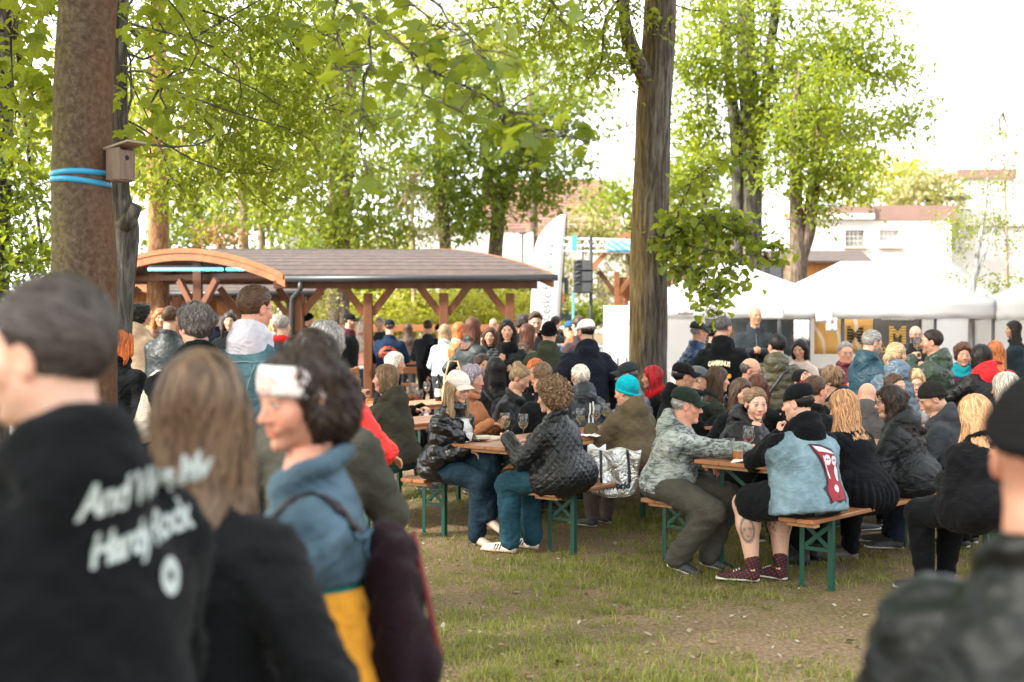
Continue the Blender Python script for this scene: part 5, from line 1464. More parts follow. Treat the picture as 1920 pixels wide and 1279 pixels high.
simple_tree('park_tree', 'tall pair of dark brown trunks rising behind the white tents', 1405, 26, [([(1412, 640), (1408, 480), (1410, 330), (1405, 200), (1398, 60), (1396, -120)], [.26, .215, .205, .20, .18, .15]), ([(1385, 640), (1382, 420), (1384, 300), (1372, 180), (1358, 40), (1350, -80)], [.17, .135, .125, .11, .10, .08]), ([(1415, 300), (1432, 220), (1442, 110), (1462, -40)], [.12, .11, .10, .08]), ([(1412, 320), (1395, 290), (1388, 250)], [.06, .05, .03])],
            [(1340, 150, 25, (.75, .9, .7), 44), (1295, 90, 24.5, (.5, .8, .6), 26), (1300, 300, 24.5, (.45, .7, .4), 22), (1350, 40, 25, (.7, .8, .5), 30), (1700, 220, 26.5, (.5, .8, .35), 16), (1310, 240, 25, (.55, .8, .45), 30), (1430, 130, 25, (.9, .9, .8), 48), (1480, 240, 25, (.9, .9, .55), 54), (1540, 120, 26, (1.0, 1, .7), 60), (1620, 100, 26, (.9, 1, .7), 48), (1560, 230, 25, (.9, .9, .55), 54), (1640, 230, 26, (.7, .8, .4), 20), (1690, 150, 27, (.6, .8, .4), 12), (1580, 20, 26, (1.2, 1.2, .5), 34), (1400, 10, 26, (1.2, 1.2, .5), 30)], BARK_DARK, LM_LIME, .125, 131, 26, .48, .6, lr=.03)
simple_tree('park_tree', 'forked grey-tan trunk dividing in two beside the flat-topped tent', 1495, 23.5, [([(1488, 640), (1490, 520), (1497, 480), (1494, 400), (1490, 300), (1494, 200), (1500, 120)], [.24, .215, .17, .125, .105, .07, .03]), ([(1497, 490), (1515, 440), (1524, 370), (1528, 310), (1536, 250), (1552, 190)], [.15, .135, .12, .095, .06, .02])],
            [(1520, 330, 23, (.7, .7, .40), 24), (1570, 300, 23, (.7, .7, .4), 24), (1470, 320, 23, (.6, .7, .35), 14), (1600, 350, 23, (.35, .5, .25), 8), (1540, 400, 23, (.35, .4, .2), 7), (1500, 200, 24, (1, 1, .7), 30), (1640, 290, 23.5, (.3, .4, .2), 6), (1500, 270, 22.6, (.5, .3, .35), 26), (1530, 210, 22.8, (.5, .3, .4), 26), (1550, 150, 23, (.5, .4, .4), 20)], BARK_FAR, LM_LIME, .115, 141, 26, .42, .6, lr=.025)
for i, (x, y, d, r, lm) in enumerate([(1320, 350, 46, 2.2, LM_FAR), (1290, 440, 50, 2.0, LM_YEL), (1180, 400, 52, 2.0, LM_FAR), (1590, 350, 64, 2.6, LM_YEL), (1690, 340, 66, 2.8, LM_YEL), (1740, 370, 60, 1.8, LM_PALE)]):
    simple_tree('background_tree', ['soft green tree far behind the pair of dark trunks', 'yellow green shrub tree behind the lime shoots', 'green tree at the corner of the tiled roof', 'sun-bleached yellow tree above the white building', 'sun-bleached yellow tree further along the white building', 'thin beige tree near the chimney block'][i],
                x, d, [([(x, 620), (x, 480), (x, y)], [.22, .18, .1])], [(x, y, d, (r, r, r * .7), 44), (x + 30, y + 60, d, (r * .8, r, r * .5), 24), (x - 30, y - 20, d, (r * .7, r, r * .5), 18)], BARK_FAR, lm, .28, 150 + i, 22, .8, .75, lr=.06, n=12, m=20)
simple_tree('birch_tree', 'slender young birch with hanging sparse leaves near the tent corner', 1835, 19, [([(1818, 680), (1822, 560), (1832, 480), (1846, 400), (1852, 330)], [.05, .042, .036, .025, .012]), ([(1826, 530), (1850, 470), (1872, 400)], [.025, .018, .008])],
            [(1800, 440, 19, (.35, .4, .35), 14), (1870, 430, 19, (.40, .4, .45), 22), (1850, 350, 19, (.3, .4, .25), 10), (1885, 530, 19, (.25, .3, .3), 11), (1790, 520, 19, (.15, .3, .2), 5), (1760, 420, 19.5, (.2, .3, .2), 5)], bark('bark_birch', (.35, .33, .31), (.6, .58, .56), (.1, .1, .09), .4), LM_LIME, .055, 161, 20, .26, .5, lr=.010, n=12, m=40, furrow=.002)
simple_tree('bare_tree', 'wispy half-bare tree fading into the bright sky at the edge', 1890, 32, [([(1890, 640), (1888, 480), (1884, 330), (1880, 210)], [.05, .04, .02, .004])], [(1885, 260, 32, (.9, .9, .8), 22), (1900, 350, 32, (.9, .8, .6), 18), (1850, 290, 32, (.5, .6, .5), 8)], BARK_TAN, LM_PALE, .12, 171, 14, .5, lr=.03, n=12, m=30)

wd_ = empty('woodland', (14, 44, 1)); tag(wd_, 'mass of park trees continuing beyond the edge of the view', 'woodland', kind='stuff')
rg_ = np.random.default_rng(77); bl_ = []
for x in list(range(2060, 3600, 90)) + list(range(-1700, -120, 90)):
    d = 40 + 14 * rg_.random(); p = pix(x, 600, d)
    for q in range(3): bl_.append((Vector((p.x + rg_.normal() * 1.2, p.y + rg_.normal(), 1.6 + 2.3 * q + rg_.random())), (2.4, 2.2, 1.5), 24))
crown(wd_, bl_, LM_FAR, .36, 301, 'diamond', 22, 1.0, False, None, None, 0, 'foliage', .55)
# hedges
def hedge(label, spots, mat, size, seed, per=26, group='hedges'):
    p0 = pix(*spots[0][:3]); h = empty('hedge', (p0.x, p0.y, gz(p0.x, p0.y))); tag(h, label, 'hedge', group)
    crown(h, [B(*q) for q in spots], mat, size, seed, 'diamond', per, .40, False, None, None, 0, 'foliage', .6, .3)
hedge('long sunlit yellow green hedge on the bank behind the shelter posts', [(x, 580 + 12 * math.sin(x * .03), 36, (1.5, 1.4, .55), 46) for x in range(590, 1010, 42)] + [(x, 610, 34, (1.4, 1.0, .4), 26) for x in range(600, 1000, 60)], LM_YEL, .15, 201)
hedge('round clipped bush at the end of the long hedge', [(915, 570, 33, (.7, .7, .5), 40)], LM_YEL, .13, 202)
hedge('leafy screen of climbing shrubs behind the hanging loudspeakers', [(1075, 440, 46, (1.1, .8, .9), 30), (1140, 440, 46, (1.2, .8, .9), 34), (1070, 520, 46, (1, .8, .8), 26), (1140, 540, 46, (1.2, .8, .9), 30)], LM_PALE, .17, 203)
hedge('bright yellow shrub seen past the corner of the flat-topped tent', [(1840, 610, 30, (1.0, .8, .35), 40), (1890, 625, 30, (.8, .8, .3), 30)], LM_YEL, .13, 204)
hedge('whitish flowering bush glimpsed beside the drainpipe corner', [(590, 560, 30, (.5, .5, .6), 26), (540, 570, 33, (.8, .6, .5), 24)], LM_PALE, .11, 205)
hedge('green garden bush line below the leafy screen', [(x, 590, 44, (1.1, .9, .4), 26) for x in range(1040, 1180, 45)], LM_FAR, .16, 206)

# bird box and blue ribbon on the maple
def bird_box():
    c = pix(226, 309, 6.95); r = empty('bird_box', c, R(58)); r.scale = (.86, .86, .86); tag(r, 'weathered wooden bird box with an overhanging lid fixed to the ribboned trunk', 'bird box')
    w = wood('weathered_wood', (.19, .14, .11), 1.4, .8, .15, 2); T_ = rotx(0)
    for nm, cc, sz in (('front_panel', (0, -.055, -.005), (.105, .012, .185)), ('back_panel', (0, .055, .01), (.105, .012, .215)), ('side_panel', (.058, 0, .0), (.012, .125, .2)), ('side_panel', (-.058, 0, .0), (.012, .125, .2)), ('floor_panel', (0, 0, -.102), (.105, .1, .012))):
        b = MB(); b.box(cc, sz, None, .002); b.build(nm, w, r)
    b = MB(); b.box((.012, -.022, .116), (.16, .24, .014), rotx(R(-9)), .002); b.build('lid', wood('lid_wood', (.30, .24, .185), 1.2, .85, .15, 0), r)
    h = MB(); h.lathe([(.0, -.0), (.016, 0), (.016, -.004), (.0, -.006)], 14); h.xf(np.block([[rotx(R(90)), np.array([[0], [-.062], [.04]])], [0, 0, 0, 1]])); h.build('entrance_hole', plain('hole_dark', (.01, .008, .006), .9), r, True)
bird_box()
rb = empty('ribbon', pix(150, 338, 7.0)); tag(rb, 'bright blue ribbon wound twice round the thick brown trunk', 'ribbon')
tk_ = [c for c in t_maple.children if c.name.startswith('trunk')][0]; off_ = t_maple.location - rb.location
bv_ = BVHTree.FromPolygons([v.co + off_ for v in tk_.data.vertices], [tuple(p.vertices) for p in tk_.data.polygons])
for zz, tx in ((.030, .006), (-.012, -.014)):                   # pulled tight onto the bark
    ring = []
    for a_ in np.linspace(0, 2 * np.pi, 73):
        z_ = zz + tx * math.cos(a_) * .9 + .002 * math.sin(3 * a_); row = []
        for w_ in (-1, 0, 1):
            o_ = Vector((.6 * math.cos(a_), .6 * math.sin(a_), z_ + .0145 * w_)); h_ = bv_.ray_cast(o_, Vector((-math.cos(a_), -math.sin(a_), 0)))
            d_ = Vector((math.cos(a_), math.sin(a_), 0)); row.append(np.array((h_[0] if h_[0] is not None else d_ * .16 + Vector((0, 0, o_.z))) + d_ * .005))
        ring.append(row)
    b = MB(); b.slab(np.array(ring), .0015); b.build('band', plain('ribbon_blue', (.012, .25, .46), .4, var=.05), rb, True)
# ------------------------------------------------------------------ wooden shelters
WOOD_OR = wood('shelter_timber', (.20, .078, .029), .5, .55, .3, 0)
WOOD_SHADED = wood('shelter_posts', (.125, .046, .020), .5, .55, .25, 2)  # posts and braces: shade under the roof put into a darker timber colour
WOOD_DK = wood('shelter_timber_dark', (.085, .034, .017), .5, .55, .3, 2)
def shingle_mat():
    t = NT('roof_shingles'); n = t.noise(7, 5, .6); v = t.voro(9, t.mapped((1, 2.2, 1)), 'F1', 1)
    c = t.mix(.07, t.ramp(n, [(.3, (.046, .032, .027)), (.7, (.078, .057, .049))]), t.mix(1, v, (.14, .10, .09), 'MULTIPLY'))
    t.set(Base_Color=c, Roughness=.9, Normal=t.bump(t.noise(50, 3), .5, .01)); return t.m
SHING = shingle_mat()
METAL_DK = plain('gutter_metal', (.045, .048, .05), .45, .6)

def shelter(label, C, e1, L, e2, W, eave, rise, posts1, gable_posts, led=True, over=.35):
    """Open timber shelter: arched roof over a frame; C near corner, e1 along the eave, e2 along the gable."""
    C = np.asarray(C, float); e1 = np.asarray(e1, float); e2 = np.asarray(e2, float)
    s = empty('wooden_shelter', tuple(C)); tag(s, label, 'shelter', 'timber shelters')
    def roofpt(u, t, dz=0): return e1 * u + e2 * (t * (W + .34) - .3) + np.array([0, 0, eave + rise * math.sin(math.pi * min(max(t, 0), 1)) ** .85 + dz + .10 * t])
    us = np.linspace(-over, L + over, 30); nc = 22; roof = None
    for k in range(nc):                                        # shingle courses, each lapping the one below
        t0, t1 = k / nc, (k + 1) / nc; up = t0 < .5
        G = np.zeros((len(us), 2, 3))
        for i, u in enumerate(us):
            lo, hi = (t0, min(t1 + .012, 1)) if up else (t1, max(t0 - .012, 0))
            G[i, 0] = roofpt(u, lo, .07 + .006); G[i, 1] = roofpt(u, hi, .07)
        b = MB(); b.slab(G if not up else G[:, ::-1], -.018 if not up else -.018); b.build('shingle_course', SHING, s, False)
    ts = np.linspace(0, 1, 26)
    b = MB(); b.slab(np.array([[roofpt(u, t, .045) for t in ts] for u in (-over + .05, L + over - .05)]), .035); b.build('roof_boarding', WOOD_DK, s)
    for u in (-over - .03, L + over):                         # arched barge beams on both gables
        G = np.array([[roofpt(u, t, z) for t in ts] for z in (-.13, .075)]); b = MB(); b.slab(G, .06); b.build('arched_beam', WOOD_OR, s)
        G = np.array([[roofpt(u - .035 if u < 0 else u + .035, t, z) for t in ts] for z in (.0, .085)]); b = MB(); b.slab(G, .03); b.build('barge_board', WOOD_OR, s)
    def post(p, hgt):
        b = MB(); b.box(p + (0, 0, hgt / 2), (.145, .145, hgt), None, .008); b.build('post', WOOD_SHADED, s)
    def brace(p, d, z0=1.80, run=.44, z1=2.30):
        b = MB(); b.beam(p + np.array([0, 0, z0]) + d * .06, p + np.array([0, 0, z1]) + d * run, .09, .12, up=(d[0], d[1], .6)); b.build('brace', WOOD_SHADED, s)
    for row in (0, W):
        for u in posts1:
            p = e1 * u + e2 * (row if row else 0); post(p, eave - .22)
            for sg in (-1, 1):
                if -over < u + sg * .45 < L + over: brace(p, e1 * sg)
        b = MB(); b.beam(e1 * -over + e2 * row + (0, 0, eave - (.08 if not row else -.05)), e1 * (L + over) + e2 * row + (0, 0, eave - (.08 if not row else -.05)), .12, .13 if not row else .09); b.build('eave_beam', WOOD_DK, s)
    for t in gable_posts:
        p = e2 * W * t; post(p, eave + rise * math.sin(math.pi * t) ** .85 - .1)
        for sg in (-1, 1): brace(p, unit(e2) * sg, 1.85, .5, 2.40)
    for u in np.linspace(.3, L - .1, 6):                       # tie beams across
        b = MB(); b.beam(e1 * u + (0, 0, eave + .09), e1 * u + e2 * W + (0, 0, eave + .11), .08, .10); b.build('tie_beam', WOOD_DK, s)
    b = MB(); g = [e1 * u + e2 * (-.34) + np.array([0, 0, eave + .01 + .02 * (u / L)]) for u in (-over - .05, L / 2, L + over + .06)]; b.tube(g, .055, 10); b.build('gutter', METAL_DK, s, True)
    b = MB(); q = e1 * -.15 + e2 * -.33; b.tube([q + (0, 0, eave), q + (0, 0, eave - .16), q + e2 * .18 + (0, 0, eave - .30), q + e2 * .2 + (0, 0, eave - .42), q + e2 * .2 + (0, 0, .05)], .042, 10); b.build('drainpipe', METAL_DK, s, True)
    if led:
        lm = NT('light_tube'); lm.set(Base_Color=(.1, .5, .8), Emission_Color=(.03, .50, .85), Emission_Strength=3.0)
        for u0, u1, t in ((-1.32, -.02, .42), (.04, .50, .42)):
            d = np.array([1, 0, 0.]); o = e2 * W * t + e1 * 0.2 + np.array([0, 0, eave + .22])
            b = MB(); b.tube([o + d * u0 * 1.0, o + d * u1 * 1.0], .022, 8); b.build('light_tube', lm.m, s, True)
            b = MB(); b.box(o + d * (u0 + u1) / 2 + (0, 0, .045), (u1 - u0, .05, .03)); b.build('light_housing', METAL_DK, s)
    return s

th_ = R(2); C0 = (-3.55, 21.0, 0)
sh1 = shelter('open timber shelter with an arched gable end and a cyan light tube', C0, (math.cos(th_), math.sin(th_), 0), 3.62, (-.80, .60, 0), 4.9, 2.36, .46, (0.05, 1.19, 2.43, 3.52), (.5, 1.0))
sh2 = shelter('second timber shelter seen beneath the arched roof of the first', (-7.3, 27.6, 0), (1, .04, 0), 2.6, (-.75, .66, 0), 4.6, 2.25, .35, (0.1, 1.3, 2.5), (.5, 1.0), led=False)

def plank_wall(parent, o, d, length, hgt, n, mat, th=.03, name='plank', z0=0.0):
    d = np.asarray(d, float)
    for i in range(n):
        b = MB(); w = length / n; b.box((0, 0, hgt / 2), (w - .008, th + .004 * (i % 2), hgt), None, .003)
        M = np.eye(4); M[:3, :3] = np.stack([d, np.cross((0, 0, 1), d), (0, 0, 1)], 1); M[:3, 3] = np.asarray(o) + d * (w * (i + .5)) + (0, 0, z0); b.xf(M); b.build(name, mat, parent)

bo = gp(330, 30); booth = empty('wooden_booth', bo); tag(booth, 'pale orange plank booth with a hatch under the second shelter', 'booth')
WOOD_YE = wood('booth_boards', (.42, .19, .06), .5, .6, .25, 2)
plank_wall(booth, (-1.3, 0, 0), (1, 0, 0), 1.55, 2.3, 10, WOOD_YE); plank_wall(booth, (.95, 0, 0), (1, 0, 0), .9, 2.3, 6, WOOD_YE); plank_wall(booth, (.25, 0, 0), (1, 0, 0), .7, 1.0, 5, WOOD_YE)
for nm, c, sz in (('counter', (.6, -.15, 1.03), (.9, .4, .05)), ('roof', (.3, .6, 2.38), (3.8, 2.4, .1)), ('menu_board', (.12, -.05, 1.6), (.22, .03, .5)), ('menu_board', (1.15, -.05, 1.55), (.3, .03, .42))):
    b = MB(); b.box(c, sz); b.build(nm, WOOD_YE if nm == 'counter' else SHING if nm == 'roof' else plain('menu_paper', (.62, .60, .58), .7), booth)
b = MB(); b.box((.3, 1.2, 1.15), (3.2, .04, 2.2)); b.build('back_wall', WOOD_YE, booth)

# picnic benches of chunky timber inside the shelter
BENCH_W = wood('picnic_timber', (.28, .11, .04), .6, .5, .3, 0)
def picnic(px, D, label, rz=0.0, L=1.6):
    p = gp(px, D); e = empty('timber_seat', p, rz); tag(e, label, 'bench', 'heavy timber seats in the shelter')
    for nm, c, sz in [('seat_board', (0, .0, .45), (L, .14, .05)), ('seat_board', (0, .16, .45), (L, .14, .05)), ('backrest_board', (0, .27, .72), (L, .04, .13)), ('backrest_board', (0, .29, .90), (L, .04, .13))] + [('leg', (x, .08, .21), (.10, .34, .42)) for x in (-L * .42, L * .42)] + [('upright', (x, .30, .66), (.08, .07, .62)) for x in (-L * .42, L * .42)]:
        b = MB(); b.box(c, sz, None, .006); b.build(nm, BENCH_W, e)
picnic(775, 24.6, 'timber seat between the printed navy jacket and the standing man in black trousers', R(2), 1.1)
picnic(985, 26.4, 'timber seat furthest along under the shelter by the feather flag', 0, 1.5)
picnic(700, 19.6, 'timber seat behind the woman in the pink jacket', R(90), .9)
picnic(765, 20.9, 'timber seat turned sideways near the standing man in black trousers', R(80), .9)
b = empty('railing', gp(830, 27.8)); tag(b, 'long orange timber rail along the back of the shelter', 'railing')
for z in (1.52, 1.20):
    m = MB(); m.box((0, 0, z), (4.6, .05, .15)); m.build('rail', BENCH_W, b)
for x in (-2.2, -.7, .8, 2.2):
    m = MB(); m.box((x, .06, .82), (.09, .07, 1.6)); m.build('rail_post', WOOD_DK, b)

# ------------------------------------------------------------------ small kiosk, lighting truss and loudspeakers
k0 = gp(1165, 27); kio = empty('wooden_kiosk', k0); tag(kio, 'reddish wooden kiosk with a pitched roof half behind the big trunk', 'kiosk')
for k in range(7):
    b = MB(); b.beam((-.62 + .0, -.35, 2.78 - .0), (.1, -.35, 2.78), .02, .02)
G = np.array([[(-.62 + .25 * t, -.45 + .9 * s_, 2.72 + .28 * t) for s_ in (0, 1)] for t in np.linspace(0, 5, 12)]); G[:, :, 2] = 2.72 + .28 * np.minimum(np.linspace(0, 5, 12), 2.6)[:, None] - .05 * np.maximum(0, np.linspace(0, 5, 12) - 2.6)[:, None] * 5
b = MB(); b.slab(G, -.10); b.build('roof', wood('kiosk_roof', (.30, .12, .05), .5), kio)
for x in (-.12, 1.1):
    b = MB(); b.box((x, -.3, 1.35), (.11, .11, 2.7)); b.build('post', WOOD_OR, kio)
b = MB(); b.beam((-.12, -.3, 2.2), (-.5, -.3, 2.72), .09, .10); b.build('brace', WOOD_DK, kio)
b = MB(); b.beam((-.12, -.3, 2.2), (.3, -.3, 2.75), .09, .10); b.build('brace', WOOD_OR, kio)
plank_wall(kio, (-.08, .1, 0), (1, 0, 0), 1.3, 2.6, 9, wood('kiosk_boards', (.24, .085, .035), .5, .6, .25, 2))

t0 = gp(1110, 26.5); tr = empty('lighting_truss', t0); tag(tr, 'white lattice truss beam hanging high between the flag and the big trunk', 'truss')
WHITE_M = plain('truss_white', (.75, .76, .76), .35)
zz0, zz1 = pix(1110, 470, 26.5).z - t0.z, pix(1110, 447, 26.5).z - t0.z
for z, y in ((zz0, 0), (zz1, 0), ((zz0 + zz1) / 2, .25)):
    b = MB(); b.tube([(-.70, y, z), (.95, y, z - .04)], .022, 8); b.build('chord', WHITE_M, tr, True)
b = MB()
for i in range(10):
    x = -.68 + i * .16; b.tube([(x, 0, zz0), (x + .08, 0, zz1)], .010, 5); b.tube([(x + .08, 0, zz1), (x + .16, 0, zz0)], .010, 5)
b.build('lattice', WHITE_M, tr, True)
b = MB(); b.box((-.37, -.02, zz1 - .1), (.10, .09, .32)); b.build('clamp', plain('clamp_green', (.05, .45, .33), .5), tr)
b = MB(); b.tube([(.95, 0, zz1), (.95, 0, 0)], .05, 8); b.build('truss_leg', WHITE_M, tr, True)
tb_ = empty('blue_banner', pix(1160, 460, 26.3)); tag(tb_, 'blue and white cloth banner tied to the lattice truss by the big trunk', 'banner')
t = NT('blue_banner'); g_ = t.n.new('ShaderNodeSeparateXYZ'); t.l.new(t.co(), g_.inputs[0])
t.set(Base_Color=t.mix(t.ramp(g_.outputs[0], [(.54, (0,) * 3), (.56, (1,) * 3)]), t.ramp(t.wave(3.2, 4, 2, t.mapped(rot=(0, R(60), 0))), [(.3, (.10, .36, .66)), (.7, (.32, .58, .82))]), (.78, .80, .82)), Roughness=.7)
G = np.array([[(x, .02 * math.sin(9 * x + 4 * z), z) for z in np.linspace(-.14, .12, 5)] for x in np.linspace(-.27, .30, 14)]); b = MB(); b.slab(G, .004)
tm = b.build('cloth', t.m, tb_, True)
s0_ = pix(1093, 519, 25); sp = empty('loudspeaker_stack', s0_); tag(sp, 'stack of three black loudspeaker cabinets hung beside a dark mast', 'loudspeaker')
SPK = plain('speaker_black', (.018, .019, .021), .5); GR = plain('speaker_grille', (.05, .053, .056), .7)
for i in range(3):
    z = .215 - .215 * i; c = MB(); c.box((0, 0, z), (.36, .34, .205), None, .012); cab = c.build('cabinet', SPK, sp)
    c = MB(); c.box((.07, -.172, z), (.18, .012, .17), None, .003); c.build('grille', GR, cab)
    for q in (0, 1) if i < 2 else (0,):
        c = MB(); G = np.array([[(-.155 + .12 * a, -.174 - .018 * math.sin(math.pi * a), z + .055 - .085 * q + .028 * math.sin(math.pi * a) + b_ * .030) for b_ in (0, 1)] for a in np.linspace(0, 1, 9)]); c.slab(G, .006); c.build('horn', GR, cab, True)
c = MB(); c.tube([(0, 0, .32), (0, 0, .62)], .012, 6); c.build('hanger', METAL_DK, sp)
ms = gp(1108, 25.2); mm = empty('mast', ms); tag(mm, 'thin dark steel mast beside the hung loudspeakers', 'mast')
c = MB(); c.tube([(0, 0, 0), (0, 0, 3.35)], .035, 10); c.build('tube', METAL_DK, mm, True); c = MB(); c.tube([(0, 0, 0), (0, 0, 1.5)], .055, 10); c.build('sleeve', METAL_DK, mm, True); c = MB(); c.lathe([(.0, .04), (.3, .03), (.3, 0)], 16); c.build('base', METAL_DK, mm, True)
gpz = gp(1075, 29); gg = empty('green_pole', gpz); tag(gg, 'thin green painted pole behind the loudspeakers', 'pole'); c = MB(); c.tube([(0, 0, 0), (0, 0, 2.3)], .028, 8); c.build('tube', plain('pole_green', (.03, .30, .22), .5), gg, True)

# crowd barriers and lamp post
for i, (px, lab) in enumerate(((1128, 'grey steel crowd barrier left of the white info banner'), (1085, 'grey steel crowd barrier behind the man in the white cap'))):
    e = empty('crowd_barrier', gp(px, 20 + i * 1.5)); tag(e, lab, 'barrier', 'crowd barriers'); m = plain('barrier_steel', (.45, .47, .48), .35, .7)
    c = MB(); c.tube([(-.42, 0, .05), (-.42, 0, 1.2), (-.36, 0, 1.28), (.36, 0, 1.28), (.42, 0, 1.2), (.42, 0, .05)], .02, 8); c.tube([(-.42, 0, .25), (.42, 0, .25)], .016, 6); c.build('frame', m, e, True)
    for x in np.linspace(-.34, .34, 7):
        c = MB(); c.tube([(x, 0, .25), (x, 0, 1.28)], .008, 6); c.build('bar', m, e, True)
lp = gp(980, 44); e = empty('street_lamp', lp); tag(e, 'slim street lamp post between the leaning tree and the feather flag', 'street lamp')
c = MB(); c.tube([(0, 0, 0), (0, 0, pix(980, 440, 44).z - lp.z)], .035, 8); c.build('post', METAL_DK, e, True)
zt = pix(980, 438, 44).z - lp.z; c = MB(); c.box((.0, -.05, zt), (.26, .14, .05), rotx(0)); c.build('lamp_head', METAL_DK, e)

# ------------------------------------------------------------------ signs and banners
DARKTXT = plain('print_dark', (.035, .05, .06), .7)
f0 = gp(1018, 24); fl = empty('feather_flag', f0); tag(fl, 'tall white feather flag with vertical dark lettering', 'flag')
def fx(py): return pix(1018, py, 24).z - f0.z
ztop = fx(403); zb = fx(640)
G = []
for t_ in np.linspace(0, 1, 24):
    z = zb + (ztop - zb) * t_; sk = .13 * (z - 1.2) / 2.0
    r = .27 if t_ < .78 else .27
    l = -.28 + sk if t_ < .70 else -.28 + sk + .44 * ((t_ - .70) / .30) ** 2.2
    G.append([(l + (r - l - .0 + sk) * u, .03 * math.sin(3 * t_ + 2 * u), z) for u in np.linspace(0, 1, 7)])
b = MB(); b.slab(np.array(G), .004); fab = b.build('cloth', canvas_mat(), fl, True)
b = MB(); b.tube([(.27 + .13 * (z - 1.2) / 2.0 + .02, .01, z) for z in np.linspace(.1, ztop, 12)], .012, 6); b.build('pole', METAL_DK, fl, True)
b = MB(); b.box((.2, 0, .04), (.5, .5, .06)); b.build('base', METAL_DK, fl)
TV, TT = text_arrays('české festivaly vína', .30, -.004, 0, 1.05)
a = math.atan(.065); L_ = TV[:, 0].max() - TV[:, 0].min(); zc = (fx(432) + fx(600)) / 2; sc_ = (fx(432) - fx(600)) / L_
tx = TV[:, 0] * sc_; ty = TV[:, 2] * sc_ * 1.3
V = np.stack([-ty * 1.0 + .06 + .13 * (zc + tx - 1.2) / 2.0 - .05, np.full(len(ty), -.012) , zc + tx], 1); V[:, 1] = .03 * np.sin(3 * (V[:, 2] - zb) / (ztop - zb) + 1.0) - .014
obj('lettering', V, [TT], DARKTXT, fab, False)

# white info banner by the big trunk
r0 = gp(1158, 17.2); ru = empty('info_banner', r0); tag(ru, 'white upright info banner with a faint grey word by the big trunk', 'banner')
t = NT('info_banner'); z_ = t.n.new('ShaderNodeSeparateXYZ'); t.l.new(t.co(), z_.inputs[0]); st = t.noise(3, 4, .6, t.mapped((9, 1, .9)))
t.set(Base_Color=t.mix(t.math('MULTIPLY', t.ramp(z_.outputs[2], [(.62, (1,) * 3), (.98, (0,) * 3)]), t.ramp(st, [(.42, (0,) * 3), (.7, (.6,) * 3)])), (.80, .80, .79), (.45, .36, .28)), Roughness=.6)
zt = pix(1158, 573, 17.2).z; b = MB(); b.box((0.07, 0, (zt + .1) / 2), (.52, .012, zt - .1), None, .003); pa = b.build('panel', t.m, ru)
b = MB(); b.box((.07, .02, .05), (.56, .2, .08)); b.build('stand', METAL_DK, ru)
TV, TT = text_arrays('modrý', .11, .002); TV = TV + (.12, -.010, pix(1158, 603, 17.2).z); obj('lettering', TV, [TT], plain('print_grey', (.42, .52, .60), .7), pa, False)
for x in (-.02, .10):
    b = MB(); b.box((x + .02, -.009, 1.02), (.025, .003, .34)); b.build('printed_bottle', plain('print_brown', (.20, .15, .12), .7), pa)

# poster boards far behind
def board(px, py0, py1, D, w, label, mat, name='advert_board', red=None):
    g = gp(px, D); e = empty(name, g); tag(e, label, 'sign board', 'sign boards'); z0, z1 = pix(px, py1, D).z - g.z, pix(px, py0, D).z - g.z
    b = MB(); b.box((0, 0, (z0 + z1) / 2), (w, .08, z1 - z0)); p_ = b.build('board', mat, e)
    for s_ in (-1, 1):
        b = MB(); b.box((s_ * w * .4, .06, z0 / 2 + .1), (.08, .08, z0 + .2)); b.build('leg', METAL_DK, e)
    return e, p_, (z0, z1)
e, p_, (z0, z1) = board(1046, 520, 575, 38, .62, 'dark framed advertising board with a red poster beside the feather flag', SPK)
b = MB(); b.box((-.03, -.045, z0 + .23), (.42, .015, .30)); b.build('poster', plain('poster_red', (.55, .05, .035), .5), e)
b = MB(); b.box((-.03, -.045, z0 + .56), (.42, .015, .30)); b.build('poster', plain('poster_pale', (.62, .58, .42), .5), e)
b = MB()
for q in range(3): b.box((-.03, -.056, z0 + .31 - .08 * q), (.30 - .05 * q, .006, .03))
b.build('printed_lines', plain('poster_white', (.75, .72, .7), .5), e)
e, p_, (z0, z1) = board(975, 530, 575, 39, .8, 'black advertising board half hidden by the feather flag', SPK)
b = MB(); b.box((.03, -.045, z1 - .12), (.5, .012, .12)); b.build('poster', plain('poster_red', (.55, .05, .035), .5), e)
gw = gp(890, 40); e = empty('green_screen', gw); tag(e, 'dark green netting screen between the far posts of the shelter', 'screen')
b = MB(); b.box((0, 0, pix(890, 545, 40).z - gw.z), (1.3, .05, .75)); b.build('netting', plain('net_green', (.03, .14, .10), .8), e)
for x in (-.68, .68):
    b = MB(); b.box((x, 0, .9), (.06, .06, 2.0)); b.build('post', plain('post_green', (.03, .25, .18), .6), e)
lb_ = empty('leaning_plank', pix(872, 545, 39)); tag(lb_, 'pale plank leaning diagonally against the green screen', 'plank'); b = MB(); b.beam((-.22, 0, .45), (.25, 0, -.45), .10, .03, up=(0, 1, 0)); b.build('board', plain('pale_plank', (.60, .58, .50), .7), lb_)

